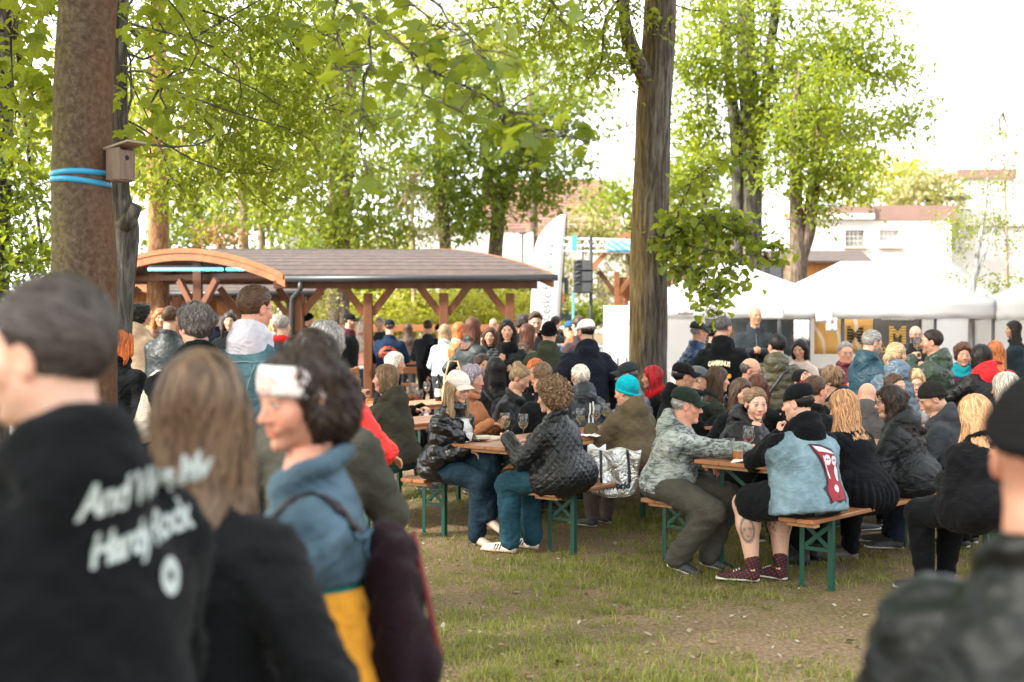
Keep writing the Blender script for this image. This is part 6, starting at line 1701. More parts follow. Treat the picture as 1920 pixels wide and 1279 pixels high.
# ------------------------------------------------------------------ tents
CANV = canvas_mat(); TENT_M = plain('tent_frame', (.10, .10, .11), .4, .6)
def tent(label, c, rz, Wd, Dp, eave, peak, flat, walls='bl', val=.28):
    e = empty('market_tent', c, rz); tag(e, label, 'tent', 'white market tents')
    hw, hd = Wd / 2, Dp / 2
    for (ax, sg) in ((1, -1), (0, 1), (1, 1), (0, -1)):        # four roof faces, sagging a little
        G = []
        for v in np.linspace(0, 1, 9):
            row = []
            for u in np.linspace(-1, 1, 17):
                if ax == 1: p = np.array([u * (hw + .02) * (1 - v) + u * flat * v, sg * ((hd + .02) * (1 - v) + .001 * v), 0])
                else: p = np.array([sg * ((hw + .02) * (1 - v) + flat * v), u * ((hd + .02) * (1 - v) + .001 * v), 0])
                sag = .07 * math.sin(math.pi * v) * (1 - .6 * u * u)
                p[2] = eave + (peak - eave) * v - sag
                row.append(p)
            G.append(row)
        G = np.array(G); b = MB(); b.slab(G if (ax == 1) == (sg > 0) else G[:, ::-1], .004); b.build('roof_panel', CANV, e, True)
    for (a, b_) in (((-hw, -hd), (hw, -hd)), ((hw, -hd), (hw, hd)), ((hw, hd), (-hw, hd)), ((-hw, hd), (-hw, -hd))):
        a, b_ = np.array(a), np.array(b_); n = np.array([(b_ - a)[1], -(b_ - a)[0]]) / np.linalg.norm(b_ - a)
        G = np.array([[np.append(a + (b_ - a) * u + n * (.025 + .008 * math.sin(u * 40 + z * 9)), eave + .01 - z * val * (1 + .03 * math.sin(u * 21))) for z in np.linspace(0, 1, 4)] for u in np.linspace(0, 1, 40)])
        m = MB(); m.slab(G, .004); m.build('valance', CANV, e, True)
    for x in (-hw + .03, hw - .03):
        for y in (-hd + .03, hd - .03):
            m = MB(); m.box((x, y, eave / 2), (.045, .045, eave)); m.build('leg', TENT_M, e)
    for y in (-hd + .03, hd - .03):
        m = MB(); n = 6
        for i in range(n):
            x0, x1 = -hw + Wd * i / n, -hw + Wd * (i + 1) / n; m.beam((x0, y, eave - .05), (x1, y, eave - .25), .02, .03); m.beam((x0, y + .025, eave - .25), (x1, y + .025, eave - .05), .02, .03)
        m.build('scissor_frame', TENT_M, e)
    ws = {'b': ((-hw, hd), (hw, hd)), 'l': ((-hw, hd), (-hw, -hd)), 'r': ((hw, -hd), (hw, hd))}
    for k in walls:
        a, b_ = (np.array(q) for q in ws[k]); n = np.array([(b_ - a)[1], -(b_ - a)[0]]) / np.linalg.norm(b_ - a)
        G = np.array([[np.append(a + (b_ - a) * u + n * (.02 * math.sin(u * 23) * (1 - z) - .01), (eave - .02) * z + .02) for z in np.linspace(0, 1, 6)] for u in np.linspace(0, 1, 30)]); m = MB(); m.slab(G, .004); m.build('side_wall', CANV, e, True)
    return e
T1 = tent('white peaked market tent partly behind the big trunk and lime shoots', gp(1368, 19.8), R(-2), 2.9, 2.9, pix(1368, 562, 18.6).z, 2.62, .05, 'bl')
T2 = tent('white flat-topped market tent with the gold banner inside', gp(1618, 19.6), R(-3), 3.05, 3.0, pix(1600, 562, 18.2).z, 2.60, .34, 'br')
T3 = tent('white market tent cut off at the edge with one pole showing', gp(2075, 17.6), R(-2), 2.7, 2.7, pix(1905, 560, 16.3).z, 2.7, .05, 'b')

def hang(name, label, cat, px, py0, px1, py1, D, mat, group=None, th=.006, wavy=.0):
    a, b_ = pix(px, py0, D), pix(px1, py1, D); e = empty(name, (a + b_) / 2); tag(e, label, cat, group)
    w, h = b_.x - a.x, a.z - b_.z; G = np.array([[(-w / 2 + w * u, wavy * math.sin(u * 11 + v * 2), -h / 2 + h * v) for v in np.linspace(0, 1, 5)] for u in np.linspace(0, 1, 15)]); m = MB(); m.slab(G, th); o = m.build('sheet', mat, e, True); return e, o, w, h
t = NT('dark_backdrop'); n1 = t.noise(2.6, 4, .6, None, .6)
t.set(Base_Color=t.ramp(n1, [(.40, (.030, .040, .044)), (.58, (.06, .07, .07)), (.68, (.20, .12, .07)), (.78, (.32, .20, .13))]), Roughness=.6)
hang('dark_backdrop', 'dark printed backdrop cloth hanging behind the tall bald man', 'backdrop', 1322, 585, 1519, 668, 19.6, t.m, None, .006, .01)
t = NT('gold_banner'); rg_ = t.wave(1.1, 9, 2, t.mapped((1, 1, .7), (0, R(35), 0)), 'X', 'SIN', .7)
t.set(Base_Color=t.mix(t.ramp(rg_, [(.86, (0,) * 3), (.95, (1,) * 3)]), t.ramp(t.noise(2.5, 3), [(.3, (.62, .30, .06)), (.7, (.72, .42, .12))]), (.78, .62, .42)), Roughness=.55)
gb, gbo, gw_, gh_ = hang('gold_banner', 'gold banner with white swirls and a dark striped letter M', 'banner', 1527, 594, 1650, 664, 20.0, t.m, 'printed banners')
def stripedM(size, mat, parent, off, cut):
    """Letter M sliced by thin slanting gaps, as its own flat print."""
    TV, TT = text_arrays('M', size, size * .035, 0, 1, 4); c = TV[TT].mean(1)
    s_ = np.sin((c[:, 0] * .6 + c[:, 2] * 1.2 + .02 * np.sin(c[:, 0] * 40)) * cut); keep = s_ > -.55
    obj('letter', TV + off, [TT[keep]], mat, parent, False)
stripedM(.36, plain('print_black', (.02, .017, .014), .6), gbo, np.array([.12, -.012, -.01]), 110)
bk, bko, bw, bh = hang('black_banner', 'charcoal banner with a web address and a golden letter M', 'banner', 1637, 589, 1728, 700, 19.2, NT('charcoal_banner').set(Base_Color=(.085, .078, .068), Roughness=.5).m, 'printed banners')
GOLD = plain('print_gold', (.72, .42, .09), .5); WHT = plain('print_white', (.78, .78, .78), .6)
stripedM(.36, GOLD, bko, np.array([.0, -.012, .12]), 130)
TV, TT = text_arrays('WWW.MUHLBERGER.EU', .062, .0015); TV[:, 0] *= .50 / (TV[:, 0].max() - TV[:, 0].min()); obj('lettering', TV + (0, -.012, bh / 2 - .07), [TT], WHT, bko, False)
TV, TT = text_arrays('MÜHLBERGER', .085, .003); TV[:, 0] *= .66 / (TV[:, 0].max() - TV[:, 0].min()); obj('lettering', TV + (0, -.012, -.10), [TT], GOLD, bko, False)
papers = [(1412, 578, 1470, 599, 'sagging white paper sheet pinned above the tall bald man'), (1489, 600, 1518, 640, 'small printed sheet hung on the dark backdrop edge'), (1530, 580, 1562, 605, 'white card clipped at the join of the two tents'), (1549, 596, 1570, 622, 'small pinkish price list on the gold banner'), (1270, 565, 1300, 590, 'white card on the valance right of the big trunk')]
for a, b0_, c, d, lab in papers:
    hang('paper_notice', lab, 'notice', a, b0_, c, d, 18.05, plain('paper_notice', (.50, .46, .46), .8), 'paper notices on the tents', .002, .006)
# selling counters
for px, lab, L_ in ((1400, 'white-clothed counter inside the peaked tent', 2.2), (1610, 'white-clothed counter inside the flat-topped tent', 2.4)):
    e = empty('tent_counter', gp(px, 18.7)); tag(e, lab, 'counter', 'tent counters'); b = MB(); b.box((0, 0, .96), (L_, .6, .04)); b.build('counter_top', CANV, e); b = MB(); b.box((0, 0, .47), (L_ - .06, .55, .93)); b.build('cloth', CANV, e)
for i, (px, h_) in enumerate(((1240, .30), (1252, .31), (1262, .29))):
    p = pix(px, 640, 18.0); e = empty('wine_bottle', (p.x, p.y, 1.0)); 
    bpy.data.objects.remove(e)

# brown hut roof and dark speaker box behind the tents
hr = gp(1520, 36); e = empty('garden_hut', hr); tag(e, 'low hut with a reddish roof and orange boards behind the tents', 'hut')
z0 = pix(1520, 492, 36).z - hr.z; z1 = pix(1520, 470, 36).z - hr.z
G = np.array([[(x, y, z0 + (z1 - z0) * (1 - abs(y) / 1.2)) for y in np.linspace(-1.25, 1.25, 3)] for x in np.linspace(-1.3, 1.4, 4)]); b = MB(); b.slab(G[:, ::-1], -.06); b.build('roof', SHING, e); plank_wall(e, (-1.15, -.9, 0), (1, 0, 0), 2.3, z0 + .05, 12, WOOD_YE)
b = MB(); b.box((0, .6, z0 / 2), (2.2, .1, z0)); b.build('back_wall', WOOD_DK, e)
e = empty('speaker_box', gp(1447, 22.6)); tag(e, 'black loudspeaker on a pole poking up between the two tents', 'loudspeaker')
b = MB(); b.box((0, 0, pix(1447, 516, 22.6).z), (.34, .3, .34), None, .01); b.build('cabinet', SPK, e); b = MB(); b.tube([(0, 0, 0), (0, 0, pix(1447, 528, 22.6).z)], .03, 8); b.build('pole', METAL_DK, e, True); b = MB(); b.box((.04, -.155, pix(1447, 516, 22.6).z), (.2, .012, .26)); b.build('grille', GR, e)

# ------------------------------------------------------------------ buildings
PLAS = plain('white_plaster', (.60, .57, .545), .9, var=.05, scale=1.5); PLAS2 = plain('grey_plaster', (.55, .48, .44), .9, var=.08, scale=2); ROOFR = plain('red_roof_metal', (.23, .14, .115), .7, var=.2, scale=2)
def windowed_wall(parent, x0, x1, z0, z1, y, wins, th=.35):
    """Wall with true openings, each holding a frame, glazing bars and panes."""
    xs = sorted({x0, x1, *[w[0] for w in wins], *[w[1] for w in wins]}); zs = sorted({z0, z1, *[w[2] for w in wins], *[w[3] for w in wins]})
    m = MB()
    for a, b in zip(xs[:-1], xs[1:]):
        for c, d in zip(zs[:-1], zs[1:]):
            if any(w[0] <= a and b <= w[1] and w[2] <= c and d <= w[3] for w in wins): continue
            m.box(((a + b) / 2, y, (c + d) / 2), (b - a, th, d - c), None, .0005)
    m.build('wall', PLAS, parent)
    for w in wins:
        fr = MB(); cx_, cz_ = (w[0] + w[1]) / 2, (w[2] + w[3]) / 2; ww, hh = w[1] - w[0], w[3] - w[2]
        for q in (-1, 1): fr.box((cx_ + q * (ww / 2 - .03), y - .02, cz_), (.06, .08, hh)); fr.box((cx_, y - .02, cz_ + q * (hh / 2 - .03)), (ww - .12, .08, .06))
        fr.build('window', plain('window_frame', (.18, .13, .11), .6) if w[4] == 'dark' else plain('window_frame_pale', (.5, .45, .42), .6), parent); f_ = parent.children[-1]
        for i in range(4):
            for j in range(3):
                p_ = MB(); p_.box((cx_ - ww / 2 + .06 + (ww - .12) * (i + .5) / 4, y, cz_ - hh / 2 + .06 + (hh - .12) * (j + .5) / 3), ((ww - .12) / 4 - .025, .02, (hh - .12) / 3 - .025), None, .002); p_.build('pane', plain('pane_dark', (.16, .16, .14), .15) if w[4] == 'dark' else plain('pane_pale', (.45, .43, .40), .2), f_)
        s_ = MB(); s_.box((cx_, y - .22, w[2] - .04), (ww + .2, .2, .06)); s_.build('sill', PLAS2, f_)
D_ = 52; o = gp(1640, D_); e = empty('white_building', o); tag(e, 'long white plastered building with two small barred windows and a brown roof', 'building', 'buildings beyond the park')
X = lambda px: pix(px, 600, D_).x - o.x
Zp = lambda py: pix(1640, py, D_).z - o.z
windowed_wall(e, X(1505), X(1780), 0, Zp(402), 0, [(X(1582), X(1618), Zp(463), Zp(432), 'dark'), (X(1646), X(1682), Zp(463), Zp(432), 'pale')])
for (a, b_, c, d, nm, m_, yy) in ((1500, 1635, 402, 388, 'roof', ROOFR, 0), (1635, 1790, 414, 386, 'roof', ROOFR, .1), (1505, 1635, 412, 402, 'cornice', PLAS, -.1)):
    b = MB(); b.box(((X(a) + X(b_)) / 2, yy + (1.5 if nm == 'roof' else 0), (Zp(c) + Zp(d)) / 2), (X(b_) - X(a), 3.6 if nm == 'roof' else .5, Zp(d) - Zp(c))); b.build(nm, m_, e)
b = MB(); b.box(((X(1563)) , 1.5, Zp(383)), (X(1590) - X(1540), .8, Zp(378) - Zp(392))); b.build('skylight', plain('blue_metal', (.25, .33, .42), .4), e)
b = MB(); b.box(((X(1505) + X(1780)) / 2, 5, Zp(402) / 2), (X(1780) - X(1505), .3, Zp(402))); b.build('back_wall', PLAS, e)
b = MB(); b.box((X(1664), -.20, Zp(480)), (X(1690) - X(1640), .04, Zp(465) - Zp(520))); b.build('bare_patch', PLAS2, e)
o = gp(1850, 60); e = empty('white_building', o); tag(e, 'taller pale block with a brick red top course behind the birch', 'building', 'buildings beyond the park')
Z2 = lambda py: pix(1850, py, 60).z - o.z
b = MB(); b.box((.6, 2, Z2(400) / 2), (5.0, 4, Z2(400))); b.build('wall', PLAS, e)
b = MB(); b.box((.2, 2, (Z2(400) + Z2(332)) / 2), (2.6, 2.6, Z2(332) - Z2(400))); b.build('stair_tower', PLAS, e); b = MB(); b.box((.2, 2, Z2(323)), (2.8, 2.8, Z2(314) - Z2(332))); b.build('roof', ROOFR, e)
b = MB(); b.box((-2.0, -.1, Z2(372)), (1.9, .5, .18)); b.build('canopy', plain('canopy_dark', (.10, .09, .085), .7), e)
b = MB(); b.box((.5, -.05, Z2(420)), (5.2, .2, .2)); b.build('cornice', PLAS2, e)
o = gp(1050, 62); e = empty('tiled_house', o); tag(e, 'big house with a steep pinkish tiled roof behind the round green trees', 'building', 'buildings beyond the park')
Z3 = lambda py: pix(1050, py, 62).z - o.z
X3 = lambda px: pix(px, 600, 62).x - o.x
TILE = NT('clay_tiles'); vv = TILE.voro(5, TILE.mapped((2.2, 1, 1.0)), 'F1', 1)
TILE.set(Base_Color=TILE.mix(.25, TILE.ramp(TILE.noise(1.5, 4), [(.3, (.42, .23, .17)), (.7, (.52, .32, .25))]), vv, 'OVERLAY'), Roughness=.9); TILE = TILE.m
nc = 22; ze, zr = Z3(452), Z3(318)
for k in range(nc):
    t0, t1 = k / nc, (k + 1) / nc
    xl = lambda t: X3(905) + (X3(1010) - X3(905)) * max(0, t - .25) * 0; xr = lambda t: X3(1180) - (X3(1180) - X3(1140)) * t
    G = np.array([[(X3(900) + (xr(t) - X3(900)) * u, 4.2 * t + (.0 if t == t1 else -.05), ze + (zr - ze) * t + (.05 if t == t0 else 0)) for t in (t0, t1)] for u in np.linspace(0, 1, 12)])
    b = MB(); b.slab(G, .05); b.build('tile_course', TILE, e)
G = np.array([[(X3(900) + (X3(1140) - X3(900)) * u, 4.2 + 4.2 * t, zr - (zr - ze) * t) for t in (0, 1)] for u in (0, 1)]); b = MB(); b.slab(G, .05); b.build('rear_roof', TILE, e)
windowed_wall(e, X3(905), X3(1178), 0, ze + .02, .2, [(X3(1120), X3(1140), Z3(560), Z3(520), 'dark')])
b = MB(); b.box(((X3(905) + X3(1178)) / 2, 8, ze / 2), (X3(1178) - X3(905), .3, ze)); b.build('back_wall', PLAS, e)
o = gp(870, 55); e = empty('garden_wall', o); tag(e, 'bright white wall running behind the shelter roof', 'wall', 'buildings beyond the park')
X4 = lambda px: pix(px, 600, 55).x - o.x
zt = pix(870, 432, 55).z - o.z
for i, (a, b_) in enumerate(((770, 860), (861, 930), (931, 1000))):
    b = MB(); b.box(((X4(a) + X4(b_)) / 2, 0, zt / 2), (X4(b_) - X4(a) - .02, .3, zt - .1 * i)); b.build('wall_panel', PLAS, e)
b = MB(); b.box((0, 0, zt + .06), (X4(1000) - X4(770), .45, .1)); b.build('coping', ROOFR, e)
e = empty('garden_wall', gp(575, 58)); tag(e, 'low white wall between the pale trunks and the twin-trunk tree', 'wall', 'buildings beyond the park'); zt = pix(575, 430, 58).z - e.location.z
b = MB(); b.box((0, 0, zt / 2), (2.0, .3, zt)); b.build('wall_panel', PLAS, e); b = MB(); b.box((0, 0, zt + .05), (2.1, .45, .1)); b.build('coping', ROOFR, e)
# ------------------------------------------------------------------ beer tables and benches
U = np.array([.616, .788, 0.]); NR = np.array([.788, -.616, 0.])
BW = wood('bench_board', (.33, .135, .055), .5, .38, .45, 1); GREEN = plain('green_steel', (.004, .060, .040), .42, .1, .5)
EDGE = wood('board_edge', (.52, .29, .13), .5, .5, .4, 1)
def set_piece(kind, w, hgt, L=2.2):
    e = empty(kind)
    for i, x in enumerate(np.linspace(-w / 2, w / 2, 3 if w < .4 else 4)[:-1]):
        ww = w / (2 if w < .4 else 3); b = MB(); b.box((x + ww / 2, 0, hgt - .014), (ww - .002, L, .028), None, .005); b.build('board', BW, e)
    for y in (-L / 2 + .09, L / 2 - .09):
        b = MB(); b.box((0, y, hgt - .043), (w - .05, .06, .028), None, .003); b.build('cross_batten', EDGE, e)
    if w > .4:
        for s in (-1, 1):
            b = MB(); b.box((s * (w / 2 - .02), 0, hgt - .043), (.025, L - .26, .028), None, .003); b.build('rail', EDGE, e)
    for y in (-L / 2 + .25, L / 2 - .25):
        lx = w / 2 - .025 if w < .4 else w / 2 - .06
        for s in (-1, 1):
            b = MB(); b.box((s * lx, y, (hgt - .03) / 2), (.034, .005, hgt - .03), None, .001); b.box((s * (lx + .0145), y + .0165, (hgt - .03) / 2), (.005, .034, hgt - .03), None, .001); b.box((s * lx, y + .005, .004), (.05, .04, .006), None, .001); b.build('leg', GREEN, e)
        z0, z1 = (.10, hgt - .06) if w < .4 else (.38, hgt - .06)
        if w < .4: z0 = hgt - .22
        b = MB(); b.beam((-lx, y + .006, z0), (lx, y + .006, z1), .028, .005, up=(0, 1, 0), bev=.001); b.beam((-lx, y + .012, z1), (lx, y + .012, z0), .028, .005, up=(0, 1, 0), bev=.001); b.build('cross_brace', GREEN, e)
        b = MB(); b.beam((-lx, y + .004, z0 - (.04 if w > .4 else .0)), (lx, y + .004, z0 - (.04 if w > .4 else .0)), .025, .005, up=(0, 1, 0), bev=.001); b.build('cross_bar', GREEN, e)
        sg = 1 if y < 0 else -1
        b = MB(); b.beam((-lx * .5, y + .01 * sg, z0 + .02), (-lx * .5, y + sg * .34, hgt - .03), .02, .005, bev=.001); b.build('strut', GREEN, e)
    return e
p_bench, p_table = set_piece('beer_bench', .25, .47), set_piece('beer_table', .60, .77)
used_ = {'b': 0, 't': 0}
def place(kind, c, ang, label):
    proto = p_bench if kind == 'b' else p_table
    o = proto if not used_[kind] else copy_tree(proto); used_[kind] = 1
    o.location = (c[0], c[1], 0); o.rotation_euler = (0, 0, ang)
    tag(o, label, 'bench' if kind == 'b' else 'table', 'folding beer benches' if kind == 'b' else 'folding beer tables')
def beer_set(o, ang, lt, lb1, lb2, dx=(0, 0)):
    u = np.array([math.sin(ang), math.cos(ang), 0]); n = np.array([math.cos(ang), -math.sin(ang), 0]); o = np.array([*o, 0.])
    c = o + u * .85
    place('t', c, -ang, lt); place('b', c - n * .62, -ang, lb1); place('b', c + n * .62 + np.array([*dx, 0]), -ang, lb2)
    return o, u, n
A0 = R(38)
TA = beer_set((-.13, 9.68), A0, 'beer table between the white-capped woman and the curly-haired woman', 'beer bench under the white-capped woman in the shiny puffer', 'beer bench under the curly-haired woman with the silver bag on it')
TC = beer_set((1.60, 8.50), R(43), 'beer table with the half-full beer cup in front of the green-capped man', 'beer bench under the green-capped man in the patterned jacket', 'beer bench under the man in the denim vest', (-.13, .0))
TB = beer_set((-1.75, 10.8), A0, 'beer table behind the woman in the printed headband', 'beer bench with its end showing beside the denim jacket', 'beer bench under the woman in the olive hooded jacket')
TA2 = beer_set((1.84, 11.33), A0, 'beer table behind the smiling woman in the black puffer', 'beer bench under the man in the black cap and hoodie', 'beer bench under the backs behind the denim vest')
TB2 = beer_set((-.10, 12.85), A0, 'beer table behind the bald man, under the row of wine glasses', 'beer bench in front of the woman in the black scarf', 'beer bench under the woman in the grey puffer with white straps')
TD2 = beer_set((-1.72, 13.5), A0, 'beer table with a dark wine bottle behind the olive hooded jacket', 'beer bench behind the bright red jacket', 'beer bench behind the white-capped woman, further back')
TC2 = beer_set((3.35, 10.6), R(43), 'beer table hidden behind the dark-haired woman with glasses', 'beer bench under the man in the grey hoodie at the back', 'beer bench at the back near the leather-jacketed man')

place('b', (3.62, 8.56), -R(43), 'beer bench under the woman with reddish blond hair and a black coat')
place('b', (4.0, 9.65), -A0, 'beer bench under the silvery blond hair by the picture edge')
# glassware
def wine_glass_proto(wine):
    e = empty('wine_glass'); g = MB()
    g.lathe([(.0, .002), (.036, .002), (.036, .005), (.010, .010), (.0045, .02), (.0042, .085), (.008, .098), (.030, .118), (.041, .145), (.043, .165), (.038, .195), (.033, .215), (.0315, .215), (.0365, .195), (.0415, .165), (.0395, .146), (.029, .1205), (.006, .101), (.0, .100)], 24)
    g.build('glass', glass_mat('clear_glass', (.96, .97, .97)), e, True)
    w = MB(); w.lathe([(.0, .1025), (.006, .1035), (.0285, .123), (.0388, .147), (.0, .1472)], 24); w.build('wine', wine, e, True); return e
WG = {'white': wine_glass_proto(glass_mat('white_wine', (.95, .86, .62))), 'rose': wine_glass_proto(glass_mat('rose_wine', (.98, .62, .58)))}
gused = {}
def wine_glass(loc, label, kind='white', rot=0, tilt=0):
    o = WG[kind] if kind not in gused else copy_tree(WG[kind]); gused[kind] = 1
    o.location = loc; o.rotation_euler = (tilt, 0, rot); tag(o, label, 'wine glass', 'wine glasses'); return o
def on_table(px, D, z=.770): p = pix(px, 700, D); return (p.x, p.y, z)
for px, D, lab, kd in ((947, 9.85, 'stemmed wine glass standing before the white-capped woman', 'white'), (981, 9.75, 'wine glass half hidden by the arm of the curly-haired woman', 'white'), (1088, 10.35, 'wine glass by the shoulder of the curly-haired woman', 'white'), (1118, 10.75, 'wine glass in front of the teal beanie', 'white'), (1136, 11.0, 'wine glass furthest along the same table as the silver bag', 'white'),
                       (786, 13.2, 'wine glass on the pale table right behind the olive hood', 'rose'), (778, 14.6, 'wine glass of the row beside the dark bottle, closest to the blonde bob', 'white'), (800, 14.8, 'wine glass of the row just beside the dark bottle', 'white'), (838, 14.9, 'wine glass of the row peeking out by the white cap', 'white'),
                       (1404, 8.62, 'tall rosé wine glass next to the beer cup', 'rose'), (1354, 12.1, 'wine glass before the brown-haired woman in olive', 'white'), (1367, 12.3, 'wine glass just past the brown-haired woman in olive', 'rose'), (1312, 11.95, 'wine glass over the green cap', 'white'), (758, 13.0, 'wine glass held low by the pale-haired woman', 'rose')):
    wine_glass(on_table(px, D), lab, kd)
bt = empty('wine_bottle', on_table(822, 14.7)); tag(bt, 'dark wine bottle with a white label on the table behind the white cap', 'bottle')
b = MB(); b.lathe([(0, 0), (.037, 0), (.038, .01), (.038, .185), (.032, .21), (.016, .235), (.0145, .25), (.0145, .29), (.016, .295), (.016, .31), (0, .31)], 20); b.build('bottle_glass', plain('bottle_glass_dark', (.008, .012, .008), .12, 0, .6), bt, True); b = MB(); b.lathe([(.0386, .05), (.0386, .14)], 20); b.build('label', plain('paper', (.74, .72, .72), .8), bt, True)
def cup(px, D, label, beer):
    e = empty('plastic_cup', on_table(px, D)); tag(e, label, 'cup', 'plastic cups'); g = MB(); g.lathe([(0, .002), (.031, .002), (.033, .006), (.043, .125), (.0455, .128), (.0455, .131), (.0425, .131), (.032, .008), (0, .006)], 24); g.build('cup', glass_mat('clear_plastic', (.93, .94, .94)), e, True)
    for z in (.05, .09): 
        g = MB(); r_ = .0325 + .0095 * z / .12; g.tube([((r_ + .0015) * math.cos(a), (r_ + .0015) * math.sin(a), z) for a in np.linspace(0, 6.283, 25)], .0012, 4, False); g.build('rib', glass_mat('clear_plastic', (.93, .94, .94)), e, True)
    if beer:
        bm = NT('beer'); bm.set(Base_Color=(.80, .22, .02), Roughness=.2); bm.b.inputs['Subsurface Weight'].default_value = .6; bm.b.inputs['Subsurface Radius'].default_value = (.5, .2, .05); bm.b.inputs['Subsurface Scale'].default_value = .03
        g = MB(); g.lathe([(0, .009), (.0315, .0095), (.0362, .066), (0, .0665)], 24); g.build('beer', bm.m, e, True); g = MB(); g.lathe([(0, .067), (.0363, .0672), (.0366, .072), (0, .074)], 24); g.build('foam', plain('foam', (.78, .66, .50), .8), e, True)
cup(1384, 8.42, 'clear plastic cup half full of orange beer', True); cup(1366, 8.62, 'empty clear plastic cup touching the green-capped man\'s hand', False)
def tray(px, D, label, wood_=True):
    x, y, z = on_table(px, D); e = empty('serving_board', (x, y, z), -A0); tag(e, label, 'board'); b = MB(); b.box((0, 0, .008), (.20, .30, .016), None, .004); b.build('board', plain('board_pale', (.62, .46, .36), .6), e); return e
tray(918, 9.95, 'pale serving board in front of the white-capped woman')
x, y, z = on_table(905, 9.78); e = empty('snack_packet', (x, y, z + .016), .3); tag(e, 'small cream snack packet lying on the pale serving board', 'packet'); b = MB(); b.box((0, 0, .016), (.12, .07, .03), None, .012); b.build('packet', plain('packet_cream', (.66, .58, .44), .5), e)
x, y, z = on_table(955, 9.9); e = empty('orange_snack', (x, y, z), .6); tag(e, 'flat orange snack by the foot of the wine glass', 'snack'); b = MB(); b.box((0, 0, .012), (.14, .08, .024), None, .01); b.build('snack', plain('snack_orange', (.62, .30, .05), .6), e)
for px, D, lab, c, rz in ((1432, 8.72, 'white napkin on the table beside the rosé glass', (.78, .77, .78), .2), (1108, 10.2, 'white leaflet with a red mark on the table over the silver bag', (.80, .74, .74), .6), (1400, 8.38, 'crumpled white napkin under the rosé glass', (.8, .78, .76), 1.0)):
    x, y, z = on_table(px, D); e = empty('paper_napkin', (x, y, z + .002), rz); tag(e, lab, 'napkin'); G = np.array([[(-.1 + .2 * u, -.07 + .14 * v, .008 + .008 * math.sin(9 * u + 5 * v)) for v in np.linspace(0, 1, 7)] for u in np.linspace(0, 1, 9)]); b = MB(); b.slab(G, .002); b.build('sheet', plain('napkin', c, .85, var=.03), e, True)
x, y, z = on_table(1442, 8.78); e = empty('paper_tray', (x, y, z), .4); tag(e, 'small yellow paper tray of food behind the denim vest', 'tray'); b = MB(); b.box((0, 0, .014), (.13, .09, .028), None, .006); b.build('tray', plain('tray_yellow', (.66, .42, .06), .6), e)

# silver shopping bag on the bench
c = np.array(TA[0]) + TA[1] * .62 + TA[2] * .66
bag = empty('shopping_bag', (c[0], c[1] - .06, .36), R(-8)); tag(bag, 'shiny silver shopping bag with dark lettering on the bench by the curly-haired woman', 'bag')
sm = NT('silver_foil'); cr = sm.noise(6, 4, .6, None, 1.6)
sm.set(Base_Color=(.62, .61, .58), Metallic=.85, Roughness=sm.ramp(cr, [(.3, (.22,) * 3), (.7, (.42,) * 3)]), Normal=sm.bump(cr, .9, .05))
def bagpt(u, v, s):   # u across, v up, s front/back
    w = .17 + .02 * v; th_ = .075 * (1 - .75 * v) * (1 - .6 * abs(u) ** 3) * s
    return (w * u + .02 * v, -th_ + .012 * math.sin(7 * u + 6 * v), .36 * v + .012 * math.sin(5 * u + 1) * v + .03 * abs(u) ** 2 * (1 - v))
b = MB()
for s in (1, -1):
    G = np.array([[bagpt(u, v, s) for v in np.linspace(0, 1, 14)] for u in np.linspace(-1, 1, 20)]); b.slab(G if s > 0 else G[::-1], .003)
G = np.array([[bagpt(u, 0, s) for s in np.linspace(-1, 1, 5)] for u in np.linspace(-1, 1, 20)]); b.slab(G, .003); bb = b.build('bag_body', sm.m, bag, True)
for u0, u1 in ((-.62, -.5), (.45, .78)):
    b = MB(); G = np.array([[np.array(bagpt(u0 + (u1 - u0) * (1 - v) + q, v, 1.0)) + (0, -.004, 0) for q in (-.055, .055)] for v in np.linspace(.3, 1, 9)]); b.slab(G, .003); b.build('handle', plain('handle_dark', (.02, .022, .03), .5), bag, True)
TV, TT = text_arrays('newworld', .068, .004, 0, 1, 1); V = np.array([np.array(bagpt((x - .01) / .18, .24 + z_ / .36, 1)) + (0, -.005, 0) for x, _, z_ in TV]); obj('lettering', V, [TT], plain('print_navy', (.01, .03, .06), .6), bb, False)
wp = MB(); G = np.array([[(-.20 + .14 * u, .02 + .015 * math.sin(6 * u), .16 + .22 * v + .015 * math.sin(8 * u)) for v in np.linspace(0, 1, 6)] for u in np.linspace(0, 1, 9)]); wp.slab(G, .003); wp.build('tissue', plain('napkin', (.8, .79, .80), .85, var=.03), bag, True)
# ------------------------------------------------------------------ the people
BK = (.0055, .0070, .0085); BK2 = (.009, .0105, .012); NAVY = (.006, .012, .026); OLIVE = (.060, .055, .033); GRN = (.030, .042, .028)
JEAN = ('jeans', 'denim', (.010, .040, .066)); JEAN_L = ('jeans', 'denim', (.018, .075, .11)); BLK = ('trousers', 'cotton', (.006, .007, .009)); DKJ = ('jeans', 'denim', (.009, .018, .032))
HOOD = dict(collar='hood', th=.026); LOW_B = ('low', (.02, .02, .022), (.10, .10, .10)); WHT_S = ('low', (.55, .53, .50), (.62, .6, .57))
FRONT, SEATED, STAND, TENTQ, FAR = 'people walking past close by', 'people sitting at the beer tables', 'people standing among the tables', 'people standing at the tents', 'people far off by the shelter and bank'
def J(name, kind, col, **k): return (name, kind, col, k)

